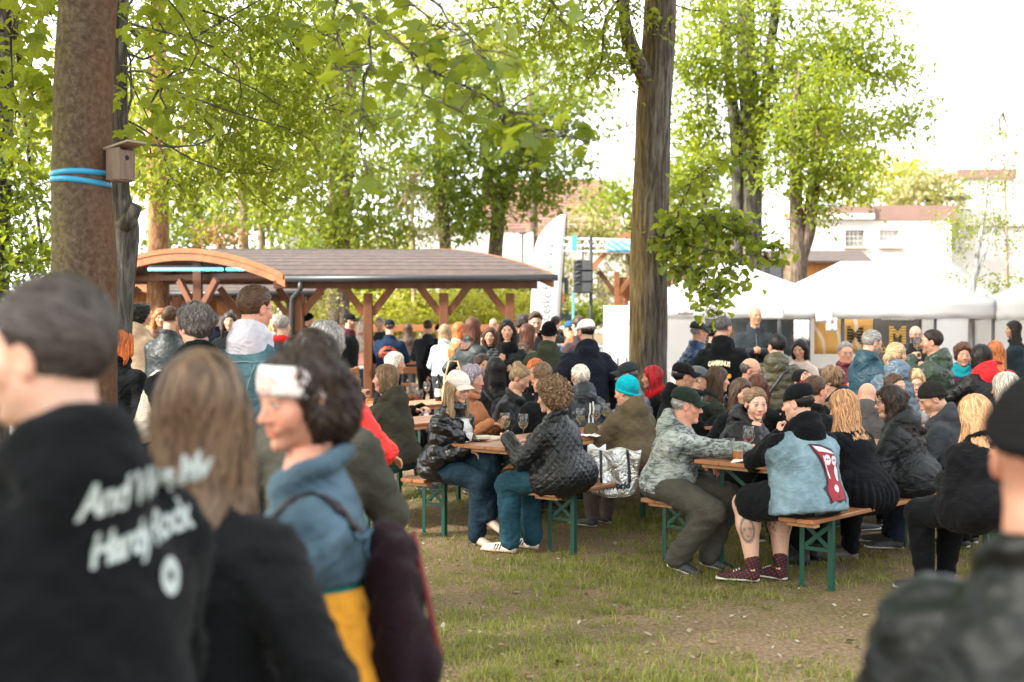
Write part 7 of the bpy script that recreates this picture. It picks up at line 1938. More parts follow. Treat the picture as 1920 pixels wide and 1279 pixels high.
# ---- close by, out of focus
r, q = person(88, 2.03, 515, -46, 'man in a black hoodie with pale gothic lettering on the back', sex='m', w=1.12, hair=('tidy', 'dgr'), hy=-30, skin='p', topg=J('hoodie', 'cotton', BK, collar='hood', th=.032, hem=-.22, wid=1), arms=('belly', 'belly'), low=DKJ, group=FRONT, beard=.25, lod=0, head='m')
hd = q['garments']['hoodie']; PRN = plain('print_pale', (.34, .39, .375), .85, var=.25, scale=30)
for body, z, x, sz in (('And Was My', -.030, .075, .050), ('Hardy Rock', -.105, .078, .049)):
    TV, TT = text_arrays(body, sz, .0018, .25, .9, 2); TV[:, 2] *= 1.35; TV[:, 2] += TV[:, 0] * .16; lay_on(hd, hd, TV + (x, 0, z), TT, 'lettering', PRN, q)
th = np.linspace(0, 2 * np.pi, 25); V = np.vstack([np.stack([.030 * np.cos(th), 0 * th, .040 * np.sin(th)], 1), np.stack([.010 * np.cos(th), 0 * th, .012 * np.sin(th)], 1)]); lay_on(hd, hd, V * .75 + (.115, 0, -.175), np.array([(i, i + 1, 25 + i) for i in range(24)] + [(i + 1, 26 + i, 25 + i) for i in range(24)]), 'emblem', PRN, q)
r, q = person(380, 2.5, 648, 14, 'woman with very long light brown hair and a black jacket seen from behind', sex='f', w=1.02, hair=('verylong', 'lbrown'), hy=-12, topg=J('jacket', 'cotton', BK2, collar='none', th=.03, hem=-.2), arms=('pocket', 'pocket'), low=DKJ, group=FRONT, lod=0)
b = MB(); b.lathe([(0, -.016), (.012, -.012), (.014, 0), (.010, .012), (0, .016)], 14); o = b.build('zip_toggle', plain('toggle_orange', (.62, .28, .02), .4), r, True); o.location = Vector(q['arm'][1][1]) + Vector((-.0, -.085, .06))
person(560, 2.9, 646, -96, 'smiling woman in a floral headband and a blue denim jacket', sex='f', w=1.0, hair=('wavebob', 'dark'), hy=-32, hp=8, head='fs', skin='r', topg=J('denim_jacket', 'denim', (.062, .112, .150), collar='fold', th=.026, hem=.48), under=(J('top', 'cotton', (.02, .25, .20), collar='low', th=.006, hem=.2),), arms=('belly', 'belly'), low=('trousers', 'cotton', (.58, .26, .025), dict(rise=.52, th=.016)), extras=(('headband',), ('backpack', (.018, .007, .011), (.14, .012, .012)), ('seams', (.10, .20, .26), 'denim_jacket')), group=FRONT, lod=0)
person(592, 4.5, 611, 8, 'man with tousled dark hair in an olive jacket behind the floral headband', w=.92, hair=('messy', 'dark'), hy=20, topg=J('jacket', 'cotton', (.055, .055, .042), collar='fold', th=.03), arms=('pocket', 'belly'), low=DKJ, group=FRONT, lod=1)
person(1972, 1.95, 690, 30, 'man in a dark close-fitting beanie and leather jacket cut off by the picture edge', w=1.2, hair=('none', 'dark'), scalp=.25, hy=10, skin='r', topg=J('leather_jacket', 'softleather', (.004, .007, .007), collar='fold', th=.03), arms=('down', 'down'), low=DKJ, extras=(('beanie', (.018, .018, .019), .048),), group=FRONT, lod=0)

# ---- standing on the nearer side
person(480, 7.0, 535, 12, 'tall man in a denim jacket with a light grey hood', w=1.22, lean=12, hair=('tidy', 'brown'), hy=32, hp=4, skin='r', topg=J('denim_jacket', 'denim', (.065, .14, .17), collar='low', th=.028, hem=-.12), under=(J('hoodie', 'cotton', (.46, .45, .50), collar='hood', th=.018),), arms=('belly', 'pocket'), low=DKJ, extras=(('glasses', (.03, .03, .03)), ('seams', (.20, .28, .30), 'denim_jacket')), group=STAND)
person(366, 6.9, 562, -22, 'person with ruffled grey hair and a black hood over a cream sleeve', w=1.2, hair=('messy', 'dgrey'), hy=-22, skin='p', topg=J('vest', 'cotton', BK, collar='hood', th=.04, sleeves=.0), under=(J('sweater', 'knit', (.60, .53, .45), collar='low', th=.02),), arms=('belly', 'belly'), low=DKJ, group=STAND)
person(612, 6.3, 598, 30, 'person in a bright red jacket with light curly hair and a backpack strap', sex='f', w=1.12, hair=('messy', 'grey'), hy=-20, topg=J('jacket', 'nylon', (.62, .018, .014), collar='fold', th=.03, hem=-.2), arms=('belly', ((.16, .30, 1.02), 'relax', (1, -.6, -.4), (.3, .8, -.2), (0, 0, -1))), low=DKJ, extras=(('strap', (.45, .32, .25), 1, .012),), group=STAND)
person(225, 9.2, 605, 10, 'woman with a smooth orange bob and a black coat beside the trunk', sex='f', hair=('bob', 'orange'), topg=J('coat', 'cotton', BK, collar='stand', th=.03, coat=.3), low=BLK, group=STAND, lod=1)
person(268, 14.5, 568, 42, 'woman with dark curls and a long beige coat holding a cup', sex='f', hair=('curly', 'black'), hy=15, topg=J('coat', 'cotton', (.46, .33, .23), collar='hood', th=.03, coat=.4), arms=('belly', 'glass'), low=('trousers', 'cotton', (.35, .26, .19)), group=STAND, hs=1.0)
person(320, 13.2, 573, 14, 'balding man in a black leather jacket under the arched gable', w=1.18, hair=('crop', 'brown'), scalp=.6, hy=5, topg=J('leather_jacket', 'leather', (.020, .026, .028), collar='fold', th=.03), arms=('belly', 'pocket'), low=DKJ, group=STAND)
person(301, 15.5, 577, 160, 'woman with ginger hair behind the leather-jacketed balding man', sex='f', hair=('bob', 'ginger'), topg=J('coat', 'cotton', (.1, .05, .04), th=.03), low=BLK, group=STAND)
person(430, 16.5, 584, 172, 'dark-haired woman looking out beside the grey hood', sex='f', hair=('long', 'dark'), topg=J('jacket', 'cotton', BK, th=.03), low=BLK, group=STAND)
person(404, 25, 586, 150, 'man with dark hair in a navy jacket far under the shelter', hair=('short', 'black'), topg=J('jacket', 'cotton', NAVY, th=.03), group=FAR)
person(436, 26, 580, 200, 'man with brown hair in black beyond the denim jacket', hair=('short', 'brown'), topg=J('jacket', 'cotton', BK, th=.03), group=FAR)
person(236, 18, 570, 70, 'person in black standing behind the old trunk', hair=('short', 'black'), topg=J('jacket', 'cotton', BK2, th=.03), group=FAR)
person(256, 22, 575, 190, 'fair-haired person facing out under the second shelter', sex='f', hair=('bob', 'dblond'), topg=J('coat', 'cotton', (.35, .3, .27), th=.03), group=FAR)
person(531, 15, 591, 20, 'shaven-headed man with a red scarf by the drainpipe', hair=('crop', 'grey'), scalp=.5, topg=J('jacket', 'cotton', (.05, .055, .06), th=.03), extras=(('scarf', (.55, .02, .02)),), group=STAND)
person(518, 17, 588, 200, 'pale bald head half hidden by the denim shoulder', hair=('none', 'grey'), topg=J('jacket', 'cotton', (.2, .19, .2), th=.03), group=STAND)
person(580, 24, 585, 60, 'person in a black woolly hat and rust jacket near the shelter post', hair=('crop', 'black'), topg=J('jacket', 'cotton', (.16, .05, .03), th=.03), extras=(('beanie', BK),), group=FAR)
person(633, 42, 565, 5, 'man in a dark hooded jacket standing on the bank by the hedge', hair=('short', 'dark'), topg=J('jacket', 'cotton', (.02, .028, .028), collar='hood', th=.035), group=FAR, hs=1.05)
person(652, 38, 578, 40, 'man in a dark blue jacket beside the hooded man on the bank', hair=('short', 'brown'), topg=J('jacket', 'cotton', (.02, .035, .05), th=.035), group=FAR)
person(657, 20.5, 586, 95, 'man in a black cap with a burgundy collar looking across', w=1.1, hair=('crop', 'dark'), beard=.6, topg=J('jacket', 'cotton', BK, collar='stand', th=.035), extras=(('cap', BK, None, '', (.3, .3, .3)), ('scarf', (.07, .012, .022))), low=BLK, group=STAND)
person(679, 21.5, 597, 6, 'woman with pale blonde waves in a dusty pink jacket and jeans', sex='f', hair=('longwave', 'white'), topg=J('jacket', 'cotton', (.50, .25, .19), collar='fold', th=.022, hem=-.02), under=(J('top', 'cotton', (.7, .7, .7), collar='low', th=.012, hem=-.14),), low=JEAN_L, extras=(('strap', (.02, .02, .02), 1, .010),), group=STAND)
person(711, 23, 594, 205, 'bald man in a dark quilted jacket facing the printed navy jacket', w=1.15, hair=('crop', 'grey'), scalp=.25, beard=.3, topg=J('jacket', 'cotton', (.022, .030, .034), th=.035), arms=('belly', 'glass'), low=BLK, group=STAND)
r, q = person(731, 21, 598, 3, 'man in a navy cap and navy jacket with an orange arched print', w=1.15, hair=('crop', 'brown'), topg=J('jacket', 'cotton', (.008, .022, .050), collar='fold', th=.035), extras=(('cap', NAVY),), arms=('belly', 'belly'), low=BLK, group=STAND)
g = q['garments']['jacket']; ORG = plain('print_orange', (.62, .11, .035), .7)
for s_, w0, z0 in (('SCREAMING HARLEY', .0, 0), ('HARLEY', .16, -.25), ('DAVIDSON', .19, -.31), ('EAGLE', .15, -.365), ('66', .05, -.43)):
    TV, TT = text_arrays(s_, .07, .003, 0, 1, 1)
    if w0 == 0:
        L_ = TV[:, 0].max(); a = TV[:, 0] / L_ * 1.75; rr = .135 + TV[:, 2]; V = np.stack([rr * np.sin(a), 0 * a, -.30 + rr * np.cos(a)], 1)
    else: TV[:, 0] *= w0 / (TV[:, 0].max() - TV[:, 0].min()); V = TV * (1, 1, .75) + (0, 0, z0)
    lay_on(g, g, V, TT, 'lettering', ORG, q, lift=.008)
person(765, 27, 605, 0, 'woman with long brown hair sitting far back by the timber rail', sex='f', hair=('long', 'brown'), topg=J('jacket', 'cotton', (.10, .06, .06), th=.03), group=FAR, ground=-.15)
person(768, 40, 583, 95, 'man in a dark coat walking along the hedge', w=1.1, hair=('short', 'brown'), topg=J('coat', 'cotton', (.04, .042, .045), th=.035), group=FAR)
person(815, 40, 571, -10, 'red-haired woman in a black top on the bank', sex='f', hair=('long', 'orange'), topg=J('jacket', 'cotton', (.02, .025, .035), th=.03), group=FAR)
person(838, 41, 571, 150, 'person in a light jacket by the far shelter post', hair=('short', 'black'), topg=J('jacket', 'cotton', (.42, .42, .42), th=.03), group=FAR)
person(846, 38, 586, 30, 'woman with long reddish hair in front of the light jacket on the bank', sex='f', hair=('long', 'auburn'), topg=J('jacket', 'cotton', (.33, .25, .22), th=.03), group=FAR)
person(803, 22.2, 599, 4, 'man in a dark grey-blue jacket and slim black trousers standing alone', w=1.08, hair=('tidy', 'brown'), topg=J('jacket', 'cotton', (.028, .034, .042), collar='fold', th=.035), arms=('belly', 'down'), low=('trousers', 'cotton', (.008, .009, .012)), shoes=LOW_B, group=STAND)
person(825, 21.5, 606, 160, 'person in a black and white cap behind the man in slim black trousers', hair=('crop', 'black'), topg=J('jacket', 'cotton', BK, th=.03), extras=(('cap', BK, (.7, .7, .7)),), group=STAND)
person(835, 19, 607, 16, 'woman with a blonde bob in a pale washed denim jacket', sex='f', hair=('bob', 'dblond'), topg=J('denim_jacket', 'denim', (.38, .46, .47), collar='fold', th=.03, hem=-.04), under=(J('top', 'cotton', (.04, .04, .045), collar='low', th=.012),), arms=('belly', 'pocket'), low=('trousers', 'cotton', (.035, .035, .04)), group=STAND)
person(862, 17.6, 603, 40, 'woman with long strawberry hair in a beige coat', sex='f', hair=('long', 'ginger'), hy=14, topg=J('coat', 'cotton', (.43, .34, .26), collar='fold', th=.03, coat=.35), arms=('glass', 'hair'), low=('trousers', 'cotton', (.3, .24, .2)), group=STAND)
r, q = person(888, 15.2, 594, 46, 'woman with brown hair and a glossy black leather jacket', sex='f', hair=('mid', 'auburn'), topg=J('leather_jacket', 'leather', (.020, .027, .027), collar='fold', th=.035), arms=('pocket', 'glass'), low=BLK, group=STAND)
e = empty('shoulder_bag', r.location + Vector((-.18, -.22, .86)), R(-30)); tag(e, 'tan leather shoulder bag at the hip of the glossy black leather jacket', 'bag'); f = Field((-.2, -.1, -.18), (.2, .1, .18), .014); f.loft((0, 0, -.15), (0, 0, .15), (1, 0, 0), [(0, .16, .05), (.5, .17, .06), (1, .13, .025)], .02, cap=.03); V, Q = f.mesh(); obj('bag_body', V, [Q], plain('tan_leather', (.42, .24, .12), .45), e); b = MB(); b.tube([(-.13, 0, .13), (-.06, -.01, .36), (.06, -.01, .36), (.13, 0, .13)], .010, 6); b.build('strap', plain('tan_leather', (.42, .24, .12), .45), e, True)
person(925, 24, 597, 0, 'shaven pinkish head far behind the black scarf', hair=('none', 'grey'), topg=J('jacket', 'cotton', BK, th=.03), group=STAND)
person(919, 16.2, 612, 190, 'person with dark reddish curls half hidden behind the raised glass', sex='f', hair=('longcurl', 'auburn'), topg=J('jacket', 'cotton', BK, th=.03), low=BLK, group=STAND)
person(951, 13.9, 597, 176, 'black-haired woman with a fringe and a thick black scarf facing the viewer', sex='f', hair=('long', 'black'), hy=4, hp=4, topg=J('puffer_jacket', 'puffer', BK, th=.04, puff=(.075, .02)), arms=('belly', 'glass'), low=BLK, extras=(('scarf', (.010, .010, .012), 1),), group=STAND)
person(991, 15, 606, 50, 'woman with long auburn hair in a brown jacket with a pale collar', sex='f', hair=('longwave', 'auburn'), hy=15, topg=J('jacket', 'cotton', (.085, .06, .042), collar='fold', th=.034), low=BLK, group=STAND)
person(972, 40, 568, 180, 'bald man in dark clothes by the far end post', hair=('none', 'grey'), skin='r', topg=J('jacket', 'cotton', (.03, .035, .04), th=.03), group=FAR)
person(982, 17, 588, 30, 'person with thick dark hair behind the brown jacket', hair=('messy', 'dark'), topg=J('jacket', 'cotton', BK, th=.03), group=STAND)
person(1004, 15.4, 584, 200, 'young man with swept-back hair in a black sweater looking down', hair=('quiff', 'brown'), hy=-28, hp=14, beard=.25, topg=J('sweater', 'cotton', (.010, .010, .012), collar='roll', th=.018), arms=('belly', 'belly'), low=BLK, group=STAND)
person(1030, 13.8, 600, 14, 'person in a black knitted hat and an olive parka seen from behind', w=1.14, hair=('crop', 'black'), hy=-8, topg=J('parka', 'cotton', (.050, .058, .036), collar='hood', th=.04, coat=.1), arms=('pocket', 'pocket'), low=BLK, extras=(('beanie', (.010, .010, .012)),), group=STAND)
person(1059, 37, 567, 0, 'man in a grey jacket and blue cap standing on the far path', w=1.15, hair=('crop', 'brown'), topg=J('jacket', 'cotton', (.06, .068, .075), collar='hood', th=.04), extras=(('cap', (.03, .10, .20)),), group=FAR)
person(1043, 22, 592, 40, 'dark-haired man behind the black knitted hat', hair=('short', 'dark'), topg=J('jacket', 'cotton', (.05, .05, .045), th=.03), group=STAND)
person(1067, 20, 600, -60, 'person in a blue cap and a blue vest over orange', hair=('crop', 'brown'), topg=J('vest', 'cotton', (.02, .06, .13), th=.04, sleeves=0.0), under=(J('hoodie', 'cotton', (.70, .12, .03), collar='hood', th=.02),), extras=(('cap', (.02, .09, .19), (.5, .6, .65)),), group=STAND)
person(1084, 16.5, 592, -30, 'brown-haired man hidden behind the white cap', hair=('short', 'brown'), topg=J('jacket', 'cotton', (.05, .035, .04), th=.03), group=STAND)
person(1097, 12.9, 596, -14, 'man in a white cap and a black hooded jacket seen from behind', w=1.2, hair=('crop', 'black'), hy=-26, beard=.8, topg=J('jacket', 'cotton', (.012, .015, .024), collar='hood', th=.04), under=(J('shirt', 'cotton', (.7, .7, .72), collar='stand', th=.01),), arms=('pocket', 'pocket'), low=BLK, extras=(('cap', (.72, .72, .74), None),), group=STAND)

# ---- seated at the tables
r, q = person(722, 10.5, 681, -62, 'woman with a brown bob in an olive hooded jacket raising her hand to her mouth', pose='sit', sex='f', w=1.3, hair=('bob', 'light'), hy=-22, hp=-4, lean=8, skin='r', head='fw', topg=J('jacket', 'cotton', (.052, .048, .032), collar='hood', th=.034, belly=.05), arms=('mouth', 'table'), low=JEAN_L, shoes=LOW_B, group=SEATED)
person(742, 13.0, 658, 105, 'woman with very pale blonde hair in black behind the olive hood', pose='sit', sex='f', hair=('bob', 'white'), hy=-8, topg=J('jacket', 'cotton', BK, th=.028), arms=('table', 'table'), low=BLK, group=SEATED)
r, q = person(860, 9.75, 693, 122, 'smiling blonde woman in a white cap and a shiny black puffer', pose='sit', sex='f', w=1.05, hair=('long', 'dblond'), hy=12, hp=10, lean=13, head='fs', skin='p', topg=J('puffer_jacket', 'glossy', (.006, .006, .008), th=.038, puff=(.085, .018), collar='stand'), arms=('lap', 'lap'), low=('jeans', 'denim', (.008, .030, .052), dict(flare=.016, th=.008)), shoes=('heel', (.50, .38, .30), (.2, .15, .12)),
              legs=((.06, .46, .24, (.15, 1, -.25)), (.04, .34, .085, (.3, 1, 0))), extras=(('cap', (.66, .60, .54), None), ('glasses', (.30, .22, .15)), ('inner', (.62, .60, .58), 'knit_top', .045)), group=SEATED)
person(888, 11.3, 682, 118, 'older woman with lilac-grey hair behind the white cap', pose='sit', sex='f', hair=('messy', 'purple'), topg=J('jacket', 'cotton', (.40, .16, .07), th=.028), extras=(('strap', (.02, .02, .02), 1, .01),), arms=('table', 'table'), low=BLK, group=SEATED)
person(904, 13.5, 662, 150, 'brown-haired woman with a purple scarf behind the lilac-grey hair', pose='sit', sex='f', hair=('mid', 'brown'), topg=J('jacket', 'cotton', BK, th=.03), extras=(('scarf', (.18, .02, .12)),), arms=('table', 'table'), low=BLK, group=SEATED)
person(928, 12.2, 668, -20, 'woman with sleek black hair and a black backpack', pose='sit', sex='f', hair=('long', 'black'), topg=J('jacket', 'cotton', BK2, th=.03), extras=(('backpack', (.02, .022, .025)),), arms=('table', 'table'), low=BLK, group=SEATED)
person(976, 11.6, 684, 112, 'woman with a messy blonde bun bending over the table', pose='sit', sex='f', hair=('bun', 'dblond'), hy=2, hp=22, lean=20, topg=J('leather_jacket', 'leather', (.016, .018, .020), collar='fold', th=.032), arms=('table', 'table'), low=BLK, group=SEATED)
person(1018, 10.95, 678, -42, 'bald man in a black coat just behind the curly-haired woman', pose='sit', w=1.15, hair=('crop', 'light'), scalp=.25, hy=70, hp=10, skin='r', topg=J('coat', 'cotton', (.010, .011, .014), collar='stand', th=.035), arms=('table', 'table'), low=BLK, group=SEATED)
person(1004, 11.9, 671, 190, 'person with orange-blond hair behind the bald man', pose='sit', sex='f', hair=('bob', 'orange'), topg=J('jacket', 'cotton', BK, th=.03), low=BLK, group=SEATED)
r, q = person(1032, 9.25, 706, -58, 'woman with short curly light brown hair in a quilted black jacket', pose='sit', sex='f', w=1.22, hair=('curly', 'light'), hy=-6, hp=4, lean=13, skin='p', topg=J('quilted_jacket', 'quilt', (.007, .009, .012), collar='fold', th=.034, coat=.28, belly=.02), arms=('tablegrip', 'table'), low=('jeans', 'denim', (.014, .068, .10), dict(flare=.020, th=.008)),
              legs=((-.10, .42, .085, (-.1, 1, 0)), (.12, .36, .085, (.1, 1, 0))), shoes=('low', (.66, .60, .52), (.62, .36, .24), (.03, .03, .04), 1), group=SEATED)
person(1066, 12.9, 668, 10, 'woman with dark wine-coloured hair behind the white bun', pose='sit', sex='f', hair=('mid', 'wine'), topg=J('jacket', 'cotton', BK, th=.03), low=BLK, group=SEATED)
person(1087, 11.65, 682, -18, 'woman with white-blonde gathered hair in a dark grey puffer with pale straps', pose='sit', sex='f', w=1.15, hair=('updo', 'white'), hy=0, topg=J('puffer_jacket', 'puffer', (.030, .034, .040), collar='hood', th=.042, puff=(.12, .016)), arms=('table', 'table'), low=BLK, extras=(('backstraps', (.62, .60, .56)),), group=SEATED)
person(1133, 13.0, 670, 186, 'woman with long brown hair and a black polo neck staring at the viewer', pose='sit', sex='f', hair=('longwave', 'brown'), hy=8, hp=2, skin='t', topg=J('sweater', 'cotton', (.012, .012, .014), collar='roll', th=.02), arms=('table', 'table'), low=BLK, group=SEATED)
person(1175, 12.0, 676, -70, 'bearded man in a grey cap, glasses and a slate puffer', pose='sit', w=1.08, hair=('crop', 'dgrey'), beard=.6, hy=-14, skin='t', topg=J('puffer_jacket', 'puffer', (.10, .12, .145), collar='stand', th=.038, puff=(.10, .016)), arms=('table', 'table'), low=DKJ, extras=(('cap', (.035, .042, .045), None), ('glasses', (.05, .03, .02))), group=SEATED)
person(1174, 10.35, 706, -40, 'person in a bright teal beanie and an olive parka', pose='sit', w=1.12, hair=('crop', 'brown'), hy=-14, hp=4, topg=J('parka', 'cotton', (.135, .100, .058), collar='hood', th=.04, coat=.25), arms=('table', 'table'), low=('trousers', 'cotton', (.14, .11, .09)), extras=(('beanie', (.005, .34, .42), -.02),), group=SEATED)
person(1222, 12.6, 684, -78, 'woman with bright red hair in black turned to the bearded man', pose='sit', sex='f', hair=('mid', 'red'), hy=-8, topg=J('jacket', 'cotton', BK, th=.028), arms=('table', 'table'), low=BLK, extras=(('scarf', (.42, .01, .015)),), group=SEATED)
person(1283, 11.4, 677, 72, 'man in a black flat-brimmed cap and black hoodie in profile', pose='sit', w=1.12, hair=('crop', 'black'), hy=10, skin='t', topg=J('hoodie', 'cotton', BK, collar='hood', th=.032), arms=('table', 'table'), low=BLK, extras=(('cap', (.010, .010, .012), None, '', (.30, .24, .15)),), group=SEATED)
person(1312, 12.2, 684, 80, 'man in a grey cap right behind the flat-brimmed cap', pose='sit', hair=('crop', 'grey'), hy=10, topg=J('hoodie', 'cotton', (.02, .022, .025), th=.03), arms=('table', 'table'), low=BLK, extras=(('cap', (.12, .13, .14), None),), group=SEATED)
person(1347, 11.6, 686, 82, 'young woman with straight brown hair in a dark olive top', pose='sit', sex='f', hair=('long', 'brown'), hy=4, topg=J('jacket', 'cotton', (.038, .044, .034), collar='fold', th=.024), arms=('table', 'table'), low=DKJ, group=SEATED)
person(1409, 12.2, 670, 118, 'balding man with glasses in a black jacket', pose='sit', w=1.05, hair=('fringe_bald', 'dgrey'), hy=-6, hp=6, beard=.35, skin='r', topg=J('jacket', 'cotton', BK, th=.03), arms=('table', 'table'), low=BLK, extras=(('glasses', (.04, .03, .03)),), group=SEATED)
person(1420, 10.9, 700, 20, 'woman with long reddish hair behind the smiling woman', pose='sit', sex='f', hair=('long', 'auburn'), topg=J('jacket', 'cotton', BK, th=.03), arms=('table', 'table'), low=BLK, group=SEATED)
person(1391, 10.3, 722, 160, 'woman with light brown hair half hidden by the smiling woman', pose='sit', sex='f', hair=('mid', 'brown'), topg=J('jacket', 'cotton', BK, th=.03), low=BLK, group=SEATED)
person(1288, 8.75, 740, 112, 'man in a dark green cap and a grey patterned hooded jacket', pose='sit', w=1.14, hair=('crop', 'grey'), hy=-16, hp=2, lean=15, skin='r', head='mo', topg=J('patterned_jacket', 'print', (.2, .22, .21), collar='hood', th=.034, belly=.03), arms=('lap', ((.10, .58, .83), 'grip', (-.9, -.4, -.3), (-.3, 1, 0), (-.9, 0, -.4))), low=('trousers', 'cotton', (.085, .078, .062), dict(flare=.02)), shoes=('low', (.025, .026, .03), (.50, .48, .44)),
       legs=((-.02, .30, .10, (-.1, 1, -.25)), (.16, .12, .10, (.05, 1, -.3))), extras=(('cap', (.018, .032, .022), None),), group=SEATED)
person(1418, 9.35, 729, 128, 'smiling woman with pulled-back hair in a black puffer leaning on the table', pose='sit', sex='f', w=1.22, hair=('updo', 'light'), hy=42, hp=0, lean=24, head='fs', skin='p', topg=J('puffer_jacket', 'nylon', (.007, .008, .011), collar='hood', th=.045, puff=(.10, .014)), arms=('table', 'chin'), low=BLK, group=SEATED)
r, q = person(1496, 8.15, 715, -22, 'man in a close black cap and a pale denim vest with a red patch', pose='sit', w=1.26, hair=('crop', 'black'), hy=-32, hp=4, lean=10, skin='p', topg=J('denim_vest', 'denim', (.19, .29, .34), collar='low', th=.046, sleeves=.0, hem=-.18, flare=.035, belly=.02), under=(J('hoodie', 'cotton', (.005, .006, .008), collar='hood', th=.03),), arms=('chin', 'table'), low=('shorts', 'cotton', (.008, .009, .012), dict(flare=.015)), shoes=('high', (.030, .012, .014), (.60, .57, .52), (.62, .58, .50)),
              legs=((-.20, .32, .09, (-.9, .7, 0)), (.0, .30, .09, (-.5, 1, 0))), extras=(('cap', (.006, .007, .009), None, 'nobrim'),), group=SEATED)
vst = q['garments']['denim_vest']
def patch_poly(pts, z=0, sub=2):
    P_ = np.array(pts, float); c = P_.mean(0); V = [np.array([c[0], 0, c[1]])] + [np.array([x, 0, y]) for x, y in P_]; T = [(0, 1 + i, 1 + (i + 1) % len(P_)) for i in range(len(P_))]
    V, T = np.array(V), np.array(T)
    for _ in range(sub):
        n = len(V); NV = list(V); NT_ = []; e = {}
        def mid(a, b):
            k = (min(a, b), max(a, b))
            if k not in e: e[k] = len(NV); NV.append((V[a] + V[b]) / 2)
            return e[k]
        for a, b, c_ in T: x, y, w_ = mid(a, b), mid(b, c_), mid(c_, a); NT_ += [(a, x, w_), (x, b, y), (w_, y, c_), (x, y, w_)]
        V, T = np.array(NV), np.array(NT_)
    return V, T
def ell(cx_, cy_, rx, ry, n=16): return [(cx_ + rx * math.cos(a), cy_ + ry * math.sin(a)) for a in np.linspace(0, 2 * np.pi, n, endpoint=False)]
px0, pz0 = .045, -.30
PB = plain('patch_black', (.035, .015, .025), .8); PR = plain('patch_red', (.26, .018, .028), .8); PW = plain('patch_white', (.62, .52, .55), .8)
for pts, m, lf, nm in (([(-.10, .17), (-.03, .165), (.05, .135), (.085, .06), (.09, -.04), (.105, -.12), (.10, -.17), (.075, -.15), (.04, -.165), (0, -.15), (-.03, -.17), (-.045, -.11), (-.06, -.08), (-.03, -.06), (-.03, .02), (-.06, .09)], PB, .005, 'patch'),
                       ([(-.085, .16), (-.03, .150), (.045, .120), (.073, .06), (.078, -.04), (.092, -.115), (.088, -.145), (.04, -.15), (-.02, -.155), (-.036, -.10), (-.02, -.05), (-.02, .03), (-.045, .09)], PR, .008, 'patch_field'),
                       ([(-.08, .158), (-.03, .150), (.04, .122), (.058, .105), (.0, .118), (-.05, .125)], PW, .011, 'patch_mark'), (ell(.0, .075, .024, .03), PW, .011, 'patch_mark'), (ell(.052, .07, .022, .028), PW, .011, 'patch_mark'), (ell(.058, .0, .016, .045), PW, .011, 'patch_mark'), ([(-.03, .10), (-.022, .10), (.0, -.03), (-.01, -.03)], PW, .011, 'patch_mark'), (ell(.03, -.085, .018, .022), PW, .011, 'patch_mark'),
                       (ell(-.008, .078, .005, .006, 8), PB, .013, 'patch_mark'), (ell(.008, .078, .005, .006, 8), PB, .013, 'patch_mark'), (ell(.045, .072, .005, .006, 8), PB, .013, 'patch_mark'), (ell(.06, .072, .005, .006, 8), PB, .013, 'patch_mark')):
    V, T = patch_poly(pts); lay_on(vst, vst, V * 1.12 + (px0, 0, pz0), T, nm, m, q, lift=lf)
person(1580, 8.7, 742, -38, 'woman with wavy strawberry blonde hair tied back in a long black dress', pose='sit', sex='f', w=1.2, hair=('longwave', 'strawb'), hy=-6, hp=10, lean=16, topg=J('dress_top', 'cotton', (.006, .007, .010), collar='low', th=.028), arms=('table', 'table'), low=('skirt', 'cotton', (.007, .008, .011), dict(length=.75)), shoes=('boot', BK, BK), group=SEATED)
person(1668, 9.05, 720, -66, 'woman with long dark curls and glasses in a black padded coat', pose='sit', sex='f', w=1.26, hair=('longcurl', 'dark'), hy=-20, hp=2, lean=16, head='fw', topg=J('padded_coat', 'nylon', (.007, .010, .012), collar='hood', th=.04, coat=.35, puff=(.16, .010)), arms=('table', 'table'), low=BLK, shoes=('boot', (.13, .10, .08), (.2, .17, .14)), extras=(('glasses', (.03, .02, .02)),), group=SEATED)
person(1748, 9.5, 722, -72, 'man in a dark grey beanie and a grey hoodie looking down', pose='sit', w=1.1, hair=('crop', 'brown'), hy=-12, hp=24, lean=16, topg=J('hoodie', 'cotton', (.055, .062, .068), collar='hood', th=.034), arms=('table', 'table'), low=DKJ, extras=(('beanie', (.030, .028, .027), .01),), group=SEATED)
person(1826, 7.7, 738, -24, 'woman with reddish blond hair in a black coat close to the leather jacket', pose='sit', sex='f', w=1.25, hair=('mid', 'strawb'), hy=-8, hp=12, lean=10, topg=J('coat', 'cotton', (.007, .007, .009), collar='fold', th=.036, coat=.3), arms=('lap', 'lap'), low=BLK, group=SEATED)
person(1679, 10.9, 706, 150, 'shaven brown head behind the dark curls', pose='sit', hair=('crop', 'brown'), scalp=.6, topg=J('jacket', 'cotton', (.06, .056, .054), th=.03), low=BLK, group=SEATED)
person(1626, 10.4, 742, 20, 'person hunched in a grey-brown jacket behind the strawberry blonde hair', pose='sit', w=1.2, hair=('none', 'brown'), hp=30, lean=30, topg=J('jacket', 'cotton', (.085, .078, .074), collar='hood', th=.04), low=BLK, group=SEATED)
person(1716, 11.7, 710, 188, 'woman with a short blonde crop and glasses beside the shaven brown head', pose='sit', sex='f', hair=('messy', 'blond'), topg=J('jacket', 'cotton', (.35, .33, .32), th=.03), extras=(('glasses', (.1, .08, .07)),), low=BLK, group=SEATED)
person(1506, 10.9, 690, -20, 'person in a black cap with a red mark over the denim vest', pose='sit', hair=('crop', 'brown'), topg=J('jacket', 'cotton', BK, th=.03), extras=(('cap', (.010, .011, .014), (.30, .02, .02), 'back'),), low=BLK, group=SEATED)
